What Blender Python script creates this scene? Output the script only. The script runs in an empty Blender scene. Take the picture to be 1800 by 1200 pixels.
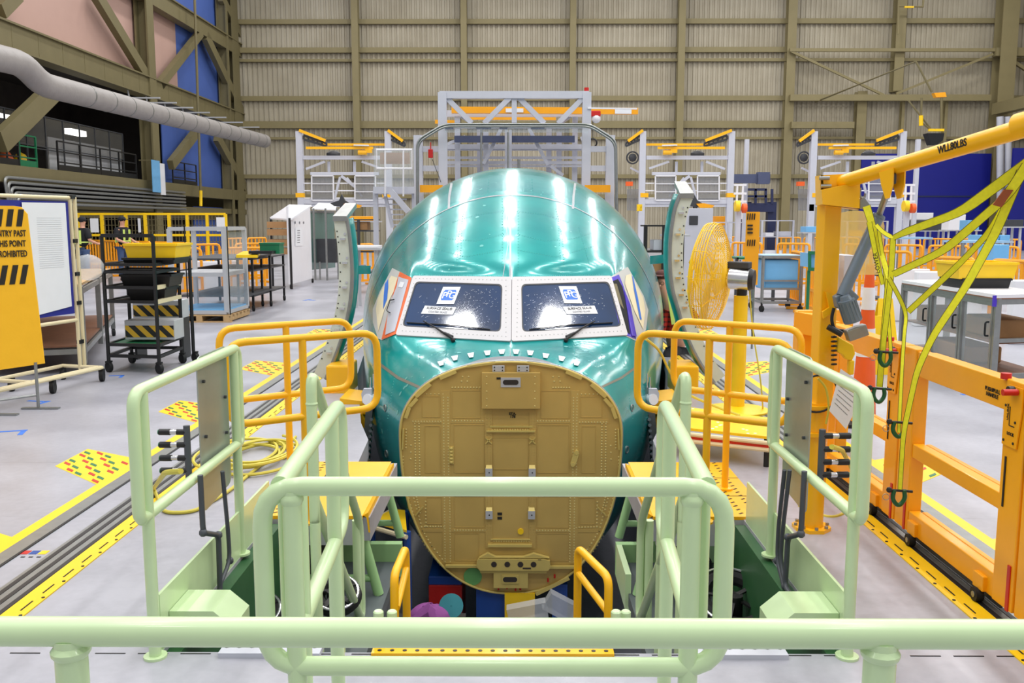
import bpy, math, random
from mathutils import Vector, Matrix
from mathutils.bvhtree import BVHTree
random.seed(7)
V = Vector
R = math.radians
scn = bpy.context.scene
COL = scn.collection

# ---------------------------------------------------------------- camera
CAM = V((0.06, 0.0, 1.70)); FPX = 1600.0
PITCH = math.atan(210 / FPX); YAW = math.atan(11 / FPX)
cd = bpy.data.cameras.new('camera'); cam = bpy.data.objects.new('camera', cd); COL.objects.link(cam)
cam.location = CAM; cam.rotation_euler = (math.pi / 2 - PITCH, 0, YAW)
cd.sensor_width = 36; cd.lens = 36 * FPX / 1800; cd.clip_start = .05; cd.clip_end = 300
cd.dof.use_dof = False
scn.camera = cam
_rot = cam.rotation_euler.to_matrix()
def ray(px, py): return _rot @ V(((px - 900) / FPX, (600 - py) / FPX, -1))
def F(px, py, z=0.0):
    d = ray(px, py); return CAM + d * ((z - CAM.z) / d.z)
def W(px, py, Y):
    d = ray(px, py); return CAM + d * ((Y - CAM.y) / d.y)
def XP(px, py, X):
    d = ray(px, py); return CAM + d * ((X - CAM.x) / d.x)

# ---------------------------------------------------------------- world, lamps, exposure
wd = bpy.data.worlds.new('hall_ambient_fill'); scn.world = wd; wd.use_nodes = True
bg = wd.node_tree.nodes['Background']; bg.inputs[0].default_value = (.93, .95, 1, 1); bg.inputs[1].default_value = 0.52  # even background glow added as ambient fill over the unroofed hall
scn.view_settings.view_transform = 'Standard'; scn.view_settings.look = 'None'
scn.view_settings.exposure = 0.0; scn.view_settings.gamma = 1.0
scn.view_settings.use_curve_mapping = False
LAMP_X = (-14.0, -7.1, -0.4, 6.6, 13.5, 20.4, 27.3)
LAMP_Y = (-5.5, -1.2, 3.1, 7.4, 11.7, 16.0, 20.3, 24.6, 28.9, 34, 39, 44, 49, 54.5)
LAMP_Z = 17.6
LAMP_W = 190

# ---------------------------------------------------------------- materials
def s2l(c):
    c = c / 255.0
    return c / 12.92 if c <= .04045 else ((c + .055) / 1.055) ** 2.4
def mat(name, rgb, rough=.5, metal=0.0, var=.06, scale=6.0, bump=0.0, coat=0.0, alpha=1.0, emit=0.0, spec=.5, bscale=None, trans=0.0):
    m = bpy.data.materials.new(name); m.use_nodes = True
    nt = m.node_tree; b = nt.nodes['Principled BSDF']
    c = tuple(s2l(x) for x in rgb) + (1,)
    b.inputs['Roughness'].default_value = rough; b.inputs['Metallic'].default_value = metal
    b.inputs['Coat Weight'].default_value = coat; b.inputs['Coat Roughness'].default_value = .12
    b.inputs['Specular IOR Level'].default_value = spec
    b.inputs['Alpha'].default_value = alpha
    b.inputs['Transmission Weight'].default_value = trans
    if emit:
        b.inputs['Emission Color'].default_value = c; b.inputs['Emission Strength'].default_value = emit
    b.inputs['Base Color'].default_value = c
    if var or bump:
        tc = nt.nodes.new('ShaderNodeTexCoord'); n = nt.nodes.new('ShaderNodeTexNoise')
        n.inputs['Scale'].default_value = scale; n.inputs['Detail'].default_value = 5
        nt.links.new(tc.outputs['Object'], n.inputs['Vector'])
        if var:
            r = nt.nodes.new('ShaderNodeMapRange'); r.inputs[1].default_value = .25; r.inputs[2].default_value = .75
            r.inputs[3].default_value = 1 - var; r.inputs[4].default_value = 1 + var
            nt.links.new(n.outputs['Fac'], r.inputs[0])
            h = nt.nodes.new('ShaderNodeHueSaturation'); h.inputs['Color'].default_value = c
            nt.links.new(r.outputs[0], h.inputs['Value']); nt.links.new(h.outputs[0], b.inputs['Base Color'])
        if bump:
            n2 = nt.nodes.new('ShaderNodeTexNoise'); n2.inputs['Scale'].default_value = bscale or scale * 2
            n2.inputs['Detail'].default_value = 4
            nt.links.new(tc.outputs['Object'], n2.inputs['Vector'])
            bp = nt.nodes.new('ShaderNodeBump'); bp.inputs['Strength'].default_value = bump; bp.inputs['Distance'].default_value = .02
            nt.links.new(n2.outputs['Fac'], bp.inputs['Height']); nt.links.new(bp.outputs[0], b.inputs['Normal'])
    return m
def node_mat(name, rough=.6):
    m = bpy.data.materials.new(name); m.use_nodes = True; nt = m.node_tree
    b = nt.nodes['Principled BSDF']; b.inputs['Roughness'].default_value = rough
    return m, nt, b
def lin(rgb): return tuple(s2l(x) for x in rgb) + (1,)
def stripe_mat(name, cols, width, direction, rough=.55):
    """procedural diagonal stripes in object space"""
    m, nt, b = node_mat(name, rough)
    tc = nt.nodes.new('ShaderNodeTexCoord'); d = nt.nodes.new('ShaderNodeVectorMath'); d.operation = 'DOT_PRODUCT'
    d.inputs[1].default_value = direction; nt.links.new(tc.outputs['Object'], d.inputs[0])
    a = nt.nodes.new('ShaderNodeMath'); a.operation = 'DIVIDE'; a.inputs[1].default_value = width * len(cols)
    nt.links.new(d.outputs['Value'], a.inputs[0])
    f = nt.nodes.new('ShaderNodeMath'); f.operation = 'FRACT'; nt.links.new(a.outputs[0], f.inputs[0])
    r = nt.nodes.new('ShaderNodeValToRGB'); r.color_ramp.interpolation = 'CONSTANT'
    while len(r.color_ramp.elements) < len(cols): r.color_ramp.elements.new(.5)
    for i, c in enumerate(cols):
        r.color_ramp.elements[i].position = i / len(cols); r.color_ramp.elements[i].color = lin(c)
    nt.links.new(f.outputs[0], r.inputs[0]); nt.links.new(r.outputs[0], b.inputs['Base Color'])
    return m

MT = {}
MT['mint'] = mat('mint_green_paint', (200, 224, 174), .33, var=.03, scale=9, coat=.25)
MT['mint_dark'] = mat('mint_green_steel', (158, 200, 138), .45, var=.06)
MT['deep_green'] = mat('dark_green_steel', (42, 92, 52), .5, var=.1)
MT['yellow'] = mat('safety_yellow_paint', (252, 186, 0), .4, var=.04, scale=5, coat=.2)
MT['gate'] = mat('gate_orange_yellow_paint', (248, 168, 0), .42, var=.05, scale=4, coat=.2)
MT['bright_yellow'] = mat('bright_yellow_paint', (250, 205, 15), .42, var=.05)
MT['orange'] = mat('barrier_orange_plastic', (244, 160, 10), .5, var=.06)
MT['strap'] = mat('lime_yellow_webbing', (236, 230, 36), .75, var=.08, scale=60)
MT['strap_dark'] = mat('webbing_stitch', (90, 80, 20), .8)
MT['patch'] = mat('brown_leather_patch', (150, 72, 22), .6, var=.12, scale=20)
MT['black'] = mat('black_plastic', (22, 22, 24), .45, var=.1)
MT['dark'] = mat('dark_grey_metal', (58, 60, 64), .5, var=.1)
MT['rubber'] = mat('black_rubber', (16, 16, 17), .7)
MT['conduit'] = mat('grey_conduit_plastic', (72, 76, 84), .42, var=.08)
MT['steel'] = mat('galvanised_steel', (150, 152, 150), .38, .75, var=.1, scale=12)
MT['plate'] = mat('brushed_steel_plate', (168, 174, 168), .34, .6, var=.16, scale=3)
MT['alu'] = mat('aluminium_extrusion', (192, 194, 198), .4, .25, var=.04)
MT['gantry'] = mat('gantry_grey_paint', (196, 198, 208), .5, var=.03)
MT['gantry_dark'] = mat('gantry_blue_grey_paint', (74, 82, 112), .5)
MT['white'] = mat('white_panel', (232, 232, 236), .45, var=.02)
MT['paper'] = mat('white_paper', (232, 234, 238), .7, var=.02)
MT['cream'] = mat('cream_coated_pipe', (226, 212, 172), .4, var=.04)
MT['blue'] = mat('royal_blue_board', (36, 40, 140), .6, var=.05)
MT['navy'] = mat('navy_steel', (38, 46, 84), .5, var=.06)
MT['bin_blue'] = mat('light_blue_plastic', (112, 178, 226), .35, var=.04)
MT['green'] = mat('workshop_green', (18, 112, 72), .45, var=.06)
MT['shackle'] = mat('shackle_green', (14, 84, 40), .35, var=.06)
MT['red'] = mat('red_paint', (196, 30, 24), .4, var=.05)
MT['brown'] = mat('brown_board', (128, 86, 62), .6, var=.12)
MT['wood'] = mat('pallet_wood', (196, 160, 112), .7, var=.15, scale=14)
MT['card'] = mat('cardboard', (170, 128, 84), .75, var=.1)
MT['olive'] = mat('dimmed_olive_paint', (112, 103, 70), .6, var=.06, scale=2)  # olive darkened in colour to stand in for dimmer light along the left wall
MT['wallsteel'] = mat('wall_beam_paint', (134, 123, 86), .6, var=.05, scale=2)
MT['duct'] = mat('wrapped_duct_lagging', (150, 145, 142), .5, var=.08, scale=3, bump=.3, bscale=10)
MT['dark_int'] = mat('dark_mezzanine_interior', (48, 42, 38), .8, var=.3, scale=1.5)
MT['pink'] = mat('salmon_pink_panel', (186, 152, 140), .65, var=.03, scale=1)
MT['blue_panel'] = mat('blue_wall_panel', (70, 98, 170), .65, var=.05, scale=1)
MT['deep_blue'] = mat('deep_blue_door', (16, 24, 132), .5, var=.04, scale=1)
MT['chrome'] = mat('bright_chrome', (216, 216, 218), .2, .95, var=.05, scale=20)
MT['actuator'] = mat('grey_actuator_paint', (112, 124, 136), .35, .2, var=.05)
MT['purple'] = mat('purple_fabric', (150, 78, 150), .8, var=.08, bump=.3)
MT['violet'] = mat('violet_tape', (74, 48, 190), .45, var=.08)
MT['teal_cap'] = mat('teal_fabric', (60, 140, 150), .8, var=.06)
MT['royal'] = mat('royal_blue_plastic', (22, 70, 150), .45)
MT['orange_seal'] = mat('orange_sealing_tape', (226, 106, 52), .6, var=.1, scale=20)
MT['bluetape'] = mat('blue_masking_tape', (58, 118, 214), .6)
MT['tan'] = mat('tan_masking_paper', (232, 220, 186), .7, var=.04)
MT['winframe'] = mat('window_frame_primer', (196, 196, 192), .5, var=.05)
MT['skin'] = mat('skin', (214, 158, 132), .55, var=.04)
MT['hair'] = mat('dark_hair', (50, 38, 32), .7)
MT['blackcloth'] = mat('black_cloth', (26, 27, 32), .85)
MT['denim'] = mat('denim', (62, 82, 118), .85, var=.1)
MT['hivis'] = mat('hi_vis_lime', (214, 236, 120), .6)
MT['print'] = mat('black_print', (32, 28, 22), .7)
MT['greyprint'] = mat('grey_print', (120, 122, 128), .7)
MT['cone'] = mat('traffic_cone_orange', (236, 96, 30), .5, var=.05)
MT['hose'] = mat('yellow_hose', (206, 192, 70), .5)
MT['bead'] = mat('lit_lamp', (255, 252, 245), .5, emit=4.0)
def glassy(name, rgb, alpha, rough=.1):
    return mat(name, rgb, rough, 0, 0, alpha=alpha)
MT['clear'] = glassy('clear_polycarbonate', (200, 210, 215), .22)
MT['mesh'] = glassy('fine_wire_mesh', (150, 152, 156), .45, .6)
MT['mesh_teal'] = glassy('teal_wire_mesh', (96, 130, 124), .6, .6)
MT['mezz_glass'] = glassy('mezzanine_glazing', (120, 118, 112), .25, .08)
MT['film'] = glassy('clear_plastic_film', (225, 230, 235), .35, .2)

# ---------------------------------------------------------------- mesh builder
ORG = {}
def fillet(pts, r, n=5, closed=False):
    out = []; L = len(pts); pts = [V(p) for p in pts]
    for i, p in enumerate(pts):
        if not closed and i in (0, L - 1): out.append(p); continue
        a = pts[i - 1]; c = pts[(i + 1) % L]
        u = (a - p); v = (c - p)
        d = min(r, u.length * .49, v.length * .49)
        if d < 1e-5 or u.length < 1e-6 or v.length < 1e-6: out.append(p); continue
        A = p + u.normalized() * d; B = p + v.normalized() * d
        for k in range(n + 1):
            t = k / n
            out.append(A * (1 - t) ** 2 + p * 2 * t * (1 - t) + B * t * t)
    return out
class MB:
    def __init__(s): s.v = []; s.f = []
    def add(s, vs, fs):
        b = len(s.v); s.v += [V(x) for x in vs]; s.f += [tuple(b + i for i in f) for f in fs]; return s
    def box(s, c, size, rz=0, rx=0, ry=0):
        m = Matrix.Rotation(rz, 3, 'Z') @ Matrix.Rotation(ry, 3, 'Y') @ Matrix.Rotation(rx, 3, 'X')
        h = V(size) / 2; c = V(c)
        vs = [c + m @ V((x * h.x, y * h.y, z * h.z)) for x in (-1, 1) for y in (-1, 1) for z in (-1, 1)]
        return s.add(vs, [(0, 1, 3, 2), (4, 6, 7, 5), (0, 4, 5, 1), (2, 3, 7, 6), (0, 2, 6, 4), (1, 5, 7, 3)])
    def span(s, a, b):
        a = V(a); b = V(b); return s.box((a + b) / 2, [abs(b[i] - a[i]) for i in range(3)])
    def bar(s, p, q, w, h=None, up=(0, 0, 1)):
        p = V(p); q = V(q); d = (q - p)
        if d.length < 1e-6: return s
        h = h or w; d.normalize(); up = V(up)
        if abs(d.dot(up)) > .98: up = V((0, 1, 0))
        x = d.cross(up).normalized() * w / 2; z = x.cross(d).normalized() * h / 2
        vs = [p - x - z, p + x - z, p + x + z, p - x + z, q - x - z, q + x - z, q + x + z, q - x + z]
        return s.add(vs, [(0, 1, 2, 3), (7, 6, 5, 4), (0, 4, 5, 1), (1, 5, 6, 2), (2, 6, 7, 3), (3, 7, 4, 0)])
    def tube(s, pts, r, seg=10, fl=0, closed=False, n=5):
        if fl: pts = fillet(pts, fl, n, closed)
        pts = [V(p) for p in pts]
        q = [pts[0]]
        for p in pts[1:]:
            if (p - q[-1]).length > 1e-5: q.append(p)
        pts = q; L = len(pts)
        if L < 2: return s
        rs = r if isinstance(r, (list, tuple)) else [r] * L
        base = len(s.v); nrm = None
        for i in range(L):
            if closed: t = pts[(i + 1) % L] - pts[i - 1]
            elif i == 0: t = pts[1] - pts[0]
            elif i == L - 1: t = pts[-1] - pts[-2]
            else: t = (pts[i + 1] - pts[i]).normalized() + (pts[i] - pts[i - 1]).normalized()
            t.normalize()
            if nrm is None:
                nrm = t.cross(V((0, 0, 1)) if abs(t.z) < .9 else V((1, 0, 0))).normalized()
            nrm = (nrm - t * nrm.dot(t)).normalized(); bi = t.cross(nrm)
            for k in range(seg):
                a = 2 * math.pi * k / seg
                s.v.append(pts[i] + (nrm * math.cos(a) + bi * math.sin(a)) * rs[min(i, len(rs) - 1)])
        for i in range(L if closed else L - 1):
            j = (i + 1) % L
            for k in range(seg):
                k2 = (k + 1) % seg
                s.f.append((base + i * seg + k, base + i * seg + k2, base + j * seg + k2, base + j * seg + k))
        if not closed:
            s.f.append(tuple(base + k for k in range(seg))[::-1]); s.f.append(tuple(base + (L - 1) * seg + k for k in range(seg)))
        return s
    def cyl(s, p, q, r, seg=16, r2=None):
        return s.tube([p, q], [r, r if r2 is None else r2], seg)
    def lathe(s, c, prof, axis=(0, 0, 1), seg=20):
        """prof = [(radius, height)...] about axis from c"""
        a = V(axis).normalized(); x = a.cross(V((0, 1, 0)) if abs(a.y) < .9 else V((1, 0, 0))).normalized(); y = a.cross(x)
        c = V(c); base = len(s.v)
        for r, h in prof:
            for k in range(seg):
                t = 2 * math.pi * k / seg; s.v.append(c + a * h + (x * math.cos(t) + y * math.sin(t)) * r)
        for i in range(len(prof) - 1):
            for k in range(seg):
                k2 = (k + 1) % seg
                s.f.append((base + i * seg + k, base + i * seg + k2, base + (i + 1) * seg + k2, base + (i + 1) * seg + k))
        s.f.append(tuple(base + k for k in range(seg))[::-1]); s.f.append(tuple(base + (len(prof) - 1) * seg + k for k in range(seg)))
        return s
    def torus(s, c, Rr, r, axis=(0, 0, 1), seg=32, sub=8):
        a = V(axis).normalized(); x = a.cross(V((0, 1, 0)) if abs(a.y) < .9 else V((1, 0, 0))).normalized(); y = a.cross(x); c = V(c)
        return s.tube([c + (x * math.cos(2 * math.pi * k / seg) + y * math.sin(2 * math.pi * k / seg)) * Rr for k in range(seg)], r, sub, closed=True)
    def ball(s, c, r, seg=12, sc=(1, 1, 1)):
        c = V(c); base = len(s.v); n = seg // 2
        for i in range(n + 1):
            ph = math.pi * i / n
            for k in range(seg):
                t = 2 * math.pi * k / seg
                s.v.append(c + V((math.sin(ph) * math.cos(t) * sc[0], math.sin(ph) * math.sin(t) * sc[1], math.cos(ph) * sc[2])) * r)
        for i in range(n):
            for k in range(seg):
                k2 = (k + 1) % seg
                s.f.append((base + i * seg + k, base + (i + 1) * seg + k, base + (i + 1) * seg + k2, base + i * seg + k2))
        return s
    def prism(s, poly, off):
        """planar polygon extruded by vector off"""
        n = len(poly); off = V(off); poly = [V(p) for p in poly]
        b = len(s.v); s.v += poly + [p + off for p in poly]
        s.f.append(tuple(b + i for i in range(n))); s.f.append(tuple(b + n + i for i in range(n))[::-1])
        for i in range(n):
            j = (i + 1) % n; s.f.append((b + i, b + n + i, b + n + j, b + j))
        return s
    def sheet(s, rows):
        b = len(s.v); m = len(rows[0])
        for r in rows: s.v += [V(p) for p in r]
        for i in range(len(rows) - 1):
            for k in range(m - 1):
                s.f.append((b + i * m + k, b + i * m + k + 1, b + (i + 1) * m + k + 1, b + (i + 1) * m + k))
        return s
    def out(s, name, m, parent=None, at=None, smooth=True, label=None, bevel=0.0):
        org = ORG.get(parent.name, V((0, 0, 0))) if parent else V(at or (0, 0, 0))
        me = bpy.data.meshes.new(name); me.from_pydata([v - org for v in s.v], [], s.f); me.update()
        ms = m if isinstance(m, (list, tuple)) else [m]
        for k in ms: me.materials.append(MT[k] if isinstance(k, str) else k)
        me.validate()
        import bmesh
        bm = bmesh.new(); bm.from_mesh(me); bmesh.ops.recalc_face_normals(bm, faces=bm.faces)
        if smooth:
            for f in bm.faces: f.smooth = True
            for e in bm.edges:
                if len(e.link_faces) == 2 and e.calc_face_angle(0) > R(38): e.smooth = False
        bm.to_mesh(me); bm.free()
        o = bpy.data.objects.new(name, me); COL.objects.link(o)
        if bevel:
            b = o.modifiers.new('edge', 'BEVEL'); b.width = bevel; b.segments = 2; b.limit_method = 'ANGLE'
        if parent: o.parent = parent
        else: o.location = org
        ORG[o.name] = org
        if label: o['label'] = label
        return o
def tag(o, label, cat, group=None, kind=None):
    o['label'] = label; o['category'] = cat
    if group: o['group'] = group
    if kind: o['kind'] = kind
    return o
def T(name, label, cat, loc, group=None):
    o = bpy.data.objects.new(name, None); COL.objects.link(o); o.location = V(loc); o.empty_display_size = .1
    ORG[o.name] = V(loc)
    return tag(o, label, cat, group)
def struct(mb, name, m, **k):
    o = mb.out(name, m, **k); o['kind'] = 'structure'; return o
def kids(o): return [c for c in o.children]
def dup(root, loc, rz=0.0, label=None, group=None):
    r = root.copy(); COL.objects.link(r); r.location = V(loc); r.rotation_euler = (0, 0, rz)
    if label: r['label'] = label
    if group: r['group'] = group
    for ch in list(root.children):
        c = ch.copy(); COL.objects.link(c); c.parent = r
        for g in list(ch.children):
            d = g.copy(); COL.objects.link(d); d.parent = c
    ORG[r.name] = V(loc)
    return r
def text(body, size, parent, loc, rot, m='print', name='lettering', bold=0.0, sx=1.0, align='CENTER', thick=.0012, spacing=1.0):
    cu = bpy.data.curves.new(name, 'FONT'); cu.body = body; cu.size = size; cu.extrude = thick; cu.offset = bold
    cu.align_x = align; cu.align_y = 'CENTER'; cu.resolution_u = 3; cu.space_line = spacing
    cu.materials.append(MT[m] if isinstance(m, str) else m)
    tmp = bpy.data.objects.new(name, cu); COL.objects.link(tmp); bpy.context.view_layer.update()
    me = bpy.data.meshes.new_from_object(tmp.evaluated_get(bpy.context.evaluated_depsgraph_get())); bpy.data.objects.remove(tmp)
    me.materials.clear(); me.materials.append(MT[m] if isinstance(m, str) else m)
    o = bpy.data.objects.new(name, me); COL.objects.link(o)
    org = ORG.get(parent.name, V((0, 0, 0))) if parent else V((0, 0, 0))
    o.parent = parent
    mw = Matrix.Translation(V(loc) - org) @ (rot if isinstance(rot, Matrix) else __import__('mathutils').Euler(rot).to_matrix().to_4x4()) @ Matrix.Diagonal((sx, 1, 1, 1))
    o.matrix_basis = mw
    return o
def frame_rot(right, up):
    x = V(right).normalized(); u = V(up); u = (u - x * u.dot(x)).normalized(); z = x.cross(u)
    return Matrix((x, u, z)).transposed().to_4x4()
def skin(name, joints, edges, m, parent, sub=2, label=None):
    """joints = [(x,y,z,r)...] continuous organic surface; root = joint 0"""
    org = ORG.get(parent.name, V((0, 0, 0))) if parent else V((0, 0, 0))
    me = bpy.data.meshes.new(name); me.from_pydata([V(j[:3]) - org for j in joints], edges, [])
    o = bpy.data.objects.new(name, me); COL.objects.link(o); o.parent = parent; ORG[o.name] = org
    sk = o.modifiers.new('skin', 'SKIN'); sk.use_smooth_shade = True; sk.branch_smoothing = .3
    if not me.skin_vertices: me.attributes  # layer is made by the modifier
    for i, j in enumerate(joints):
        rr = j[3] if isinstance(j[3], (tuple, list)) else (j[3], j[3])
        me.skin_vertices[0].data[i].radius = rr
        me.skin_vertices[0].data[i].use_root = (i == 0)
    s2 = o.modifiers.new('smooth', 'SUBSURF'); s2.levels = sub; s2.render_levels = sub
    me.materials.append(MT[m] if isinstance(m, str) else m)
    if label: o['label'] = label
    return o
def caster(mb, x, y, z0, r=.05, w=.03, rz=0):
    c, s_ = math.cos(rz), math.sin(rz)
    mb.cyl((x - w / 2 * c, y - w / 2 * s_, z0 + r), (x + w / 2 * c, y + w / 2 * s_, z0 + r), r, 14)

# ---------------------------------------------------------------- ceiling lamps of the hall
def lamps():
    first = None; k = 0
    ld = bpy.data.lights.new('lamp_light', 'AREA'); ld.shape = 'RECTANGLE'; ld.size = .75; ld.size_y = .85
    ld.energy = LAMP_W; ld.color = (1, .985, .96)
    for i, x in enumerate(LAMP_X):
        for j, y in enumerate(LAMP_Y):
            if first is None:
                root = T('high_bay_lamp', 'white high bay lamp hung below the roof out of the picture', 'lamp', (x, y, LAMP_Z), 'high bay lamps above the hall')
                MB().box((x, y, LAMP_Z + .09), (.85, .95, .12)).out('lamp_housing', 'white', root)
                first = root
            else:
                root = dup(first, (x, y, LAMP_Z)); continue
            lo = bpy.data.objects.new('lamp_light', ld); COL.objects.link(lo); lo.location = (0, 0, 0); lo.parent = root
lamps_fn = lamps
lamps_fn()
# ---------------------------------------------------------------- floor, pit
HX_L, HX_R, YB, YF = -18.0, 31.6, 60.0, -9.0
m, nt, b = node_mat('sealed_concrete_floor', .34)
tc = nt.nodes.new('ShaderNodeTexCoord')
n1 = nt.nodes.new('ShaderNodeTexNoise'); n1.inputs['Scale'].default_value = .9; n1.inputs['Detail'].default_value = 8; n1.inputs['Roughness'].default_value = .6
n2 = nt.nodes.new('ShaderNodeTexNoise'); n2.inputs['Scale'].default_value = 22; n2.inputs['Detail'].default_value = 4
nt.links.new(tc.outputs['Object'], n1.inputs['Vector']); nt.links.new(tc.outputs['Object'], n2.inputs['Vector'])
mx = nt.nodes.new('ShaderNodeMath'); mx.operation = 'MULTIPLY_ADD'; mx.inputs[1].default_value = .25
nt.links.new(n2.outputs['Fac'], mx.inputs[0]); nt.links.new(n1.outputs['Fac'], mx.inputs[2])
rp = nt.nodes.new('ShaderNodeValToRGB'); rp.color_ramp.elements[0].position = .4; rp.color_ramp.elements[0].color = lin((146, 146, 155))
rp.color_ramp.elements[1].position = .78; rp.color_ramp.elements[1].color = lin((174, 174, 183))
nt.links.new(mx.outputs[0], rp.inputs[0]); nt.links.new(rp.outputs[0], b.inputs['Base Color'])
rr = nt.nodes.new('ShaderNodeMapRange'); rr.inputs[3].default_value = .22; rr.inputs[4].default_value = .5
nt.links.new(n1.outputs['Fac'], rr.inputs[0]); nt.links.new(rr.outputs[0], b.inputs['Roughness'])
MT['floor'] = m
PIT = [(3.43, 1.36), (5.1, 1.36), (5.101, .80), (6.3, .80), (6.301, 1.08), (7.0, 1.12), (7.6, 1.28), (8.5, 1.45), (10.0, 1.74), (11.5, 1.92), (16.0, 1.92)]
mb = MB(); T0 = -.14
def slab(x0a, x1a, x0b, x1b, y0, y1, z1=0.0, z0=T0):
    if y1 - y0 < .01: return
    mb.add([(x0a, y0, z1), (x1a, y0, z1), (x1b, y1, z1), (x0b, y1, z1), (x0a, y0, z0), (x1a, y0, z0), (x1b, y1, z0), (x0b, y1, z0)],
           [(0, 1, 2, 3), (4, 7, 6, 5), (0, 4, 5, 1), (1, 5, 6, 2), (2, 6, 7, 3), (3, 7, 4, 0)])
slab(HX_L, HX_R, HX_L, HX_R, YF, 3.43); slab(HX_L, HX_R, HX_L, HX_R, 16.0, YB)
for (ya, ha), (yb, hb) in zip(PIT, PIT[1:]):
    slab(HX_L, -ha, HX_L, -hb, ya, yb); slab(ha, HX_R, hb, HX_R, ya, yb)
struct(mb, 'floor', 'floor', smooth=False)
mb = MB(); slab(-4, 4, -4, 4, 3.3, 17, -2.2, -2.3); struct(mb, 'floor_pit', 'floor', smooth=False)
mb = MB()
mb.span((-1.5, 3.28, -2.2), (1.5, 3.42, -.15)); struct(mb, 'wall_pit_front', 'floor', smooth=False)
for sg, nm in ((-1, 'left'), (1, 'right')):
    mb = MB()
    for (ya, ha), (yb, hb) in zip(PIT[5:], PIT[6:]):
        mb.bar((sg * (ha + .05), ya, -1.17), (sg * (hb + .05), yb, -1.17), .08, 2.05)
    struct(mb, 'wall_pit_' + nm, 'floor', smooth=False)
# lowered side decks beside the nose, with a green kerb along their edge
for sg, nm in ((-1, 'left'), (1, 'right')):
    mb = MB(); mb.span((sg * .72, 3.45, -.58), (sg * 1.34, 5.72, -.5))
    struct(mb, 'floor_deck_' + nm, mat('dark_rubber_deck_' + nm, (84, 92, 94), .5, var=.12, scale=3), smooth=False)
    k = T('deck_kerb', 'green steel kerb around the lowered deck on the %s side of the nose' % nm, 'kerb', (sg * .72, 5.72, -.5))
    MB().span((sg * .70, 5.70, -.6), (sg * 1.40, 5.76, -.38)).out('rear_kerb', 'mint_dark', k, smooth=False)
    if sg > 0: MB().span((sg * .70, 5.2, -.6), (sg * .735, 5.70, -.38)).out('inner_kerb', 'mint', k, smooth=False)
# kick plates
for sg, nm in ((-1, 'left'), (1, 'right')):
    k = T('kick_plate', 'long mint green kick plate under the %s outer green handrail' % nm, 'kick plate', (sg * 1.37, 3.5, 0))
    MB().span((sg * 1.362, 3.44, 0), (sg * 1.374, 5.04, .235)).out('plate', 'mint', k, smooth=False)
    MB().span((sg * 1.30, 3.36, -.5), (sg * 1.362, 5.04, -.02)).out('channel', 'deep_green', k, smooth=False)
    g = MB()
    g.prism([(sg * 1.36, 3.52, -.02), (sg * 1.10, 3.52, -.02), (sg * 1.10, 3.52, .06), (sg * 1.18, 3.52, .13), (sg * 1.36, 3.52, .13)], (0, .22, 0))
    g.out('corner_bracket', 'mint', k, smooth=False)
# pit front nosing and grate treads
k = T('step_nosing', 'yellow perforated nosing strip on the pit edge below the nose', 'nosing', (0, 3.43, 0))
MB().span((-.52, 3.40, 0), (.44, 3.455, .012)).out('nosing_strip', 'yellow', k, smooth=False)
h = MB()
for i in range(19): h.cyl((-.49 + i * .05, 3.425, .012), (-.49 + i * .05, 3.425, .0135), .009, 8)
h.out('punched_holes', 'black', k)['kind'] = 'stuff'
for sg, nm in ((-1, 'left'), (1, 'right')):
    t = T('grate_tread', 'grey perforated grate tread on the %s of the pit edge' % nm, 'grate', (sg * 1.1, 3.42, 0))
    MB().span((sg * .72, 3.38, 0), (sg * 1.12, 3.48, .02)).out('tread', 'gantry', t, smooth=False)
    h = MB()
    for i in range(8): h.cyl((sg * (.75 + i * .05), 3.44, .02), (sg * (.75 + i * .05), 3.44, .022), .015, 8)
    h.out('tread_holes', 'black', t)['kind'] = 'stuff'
# expansion joint across the floor in front
j = MB()
yj = F(100, 1148).y
x = -1.9
while x < 2.2:
    j.box((x, yj, .001), (.12, .006, .002)); x += .17
j = j.out('trim_1', 'black'); j['kind'] = 'structure'

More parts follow.
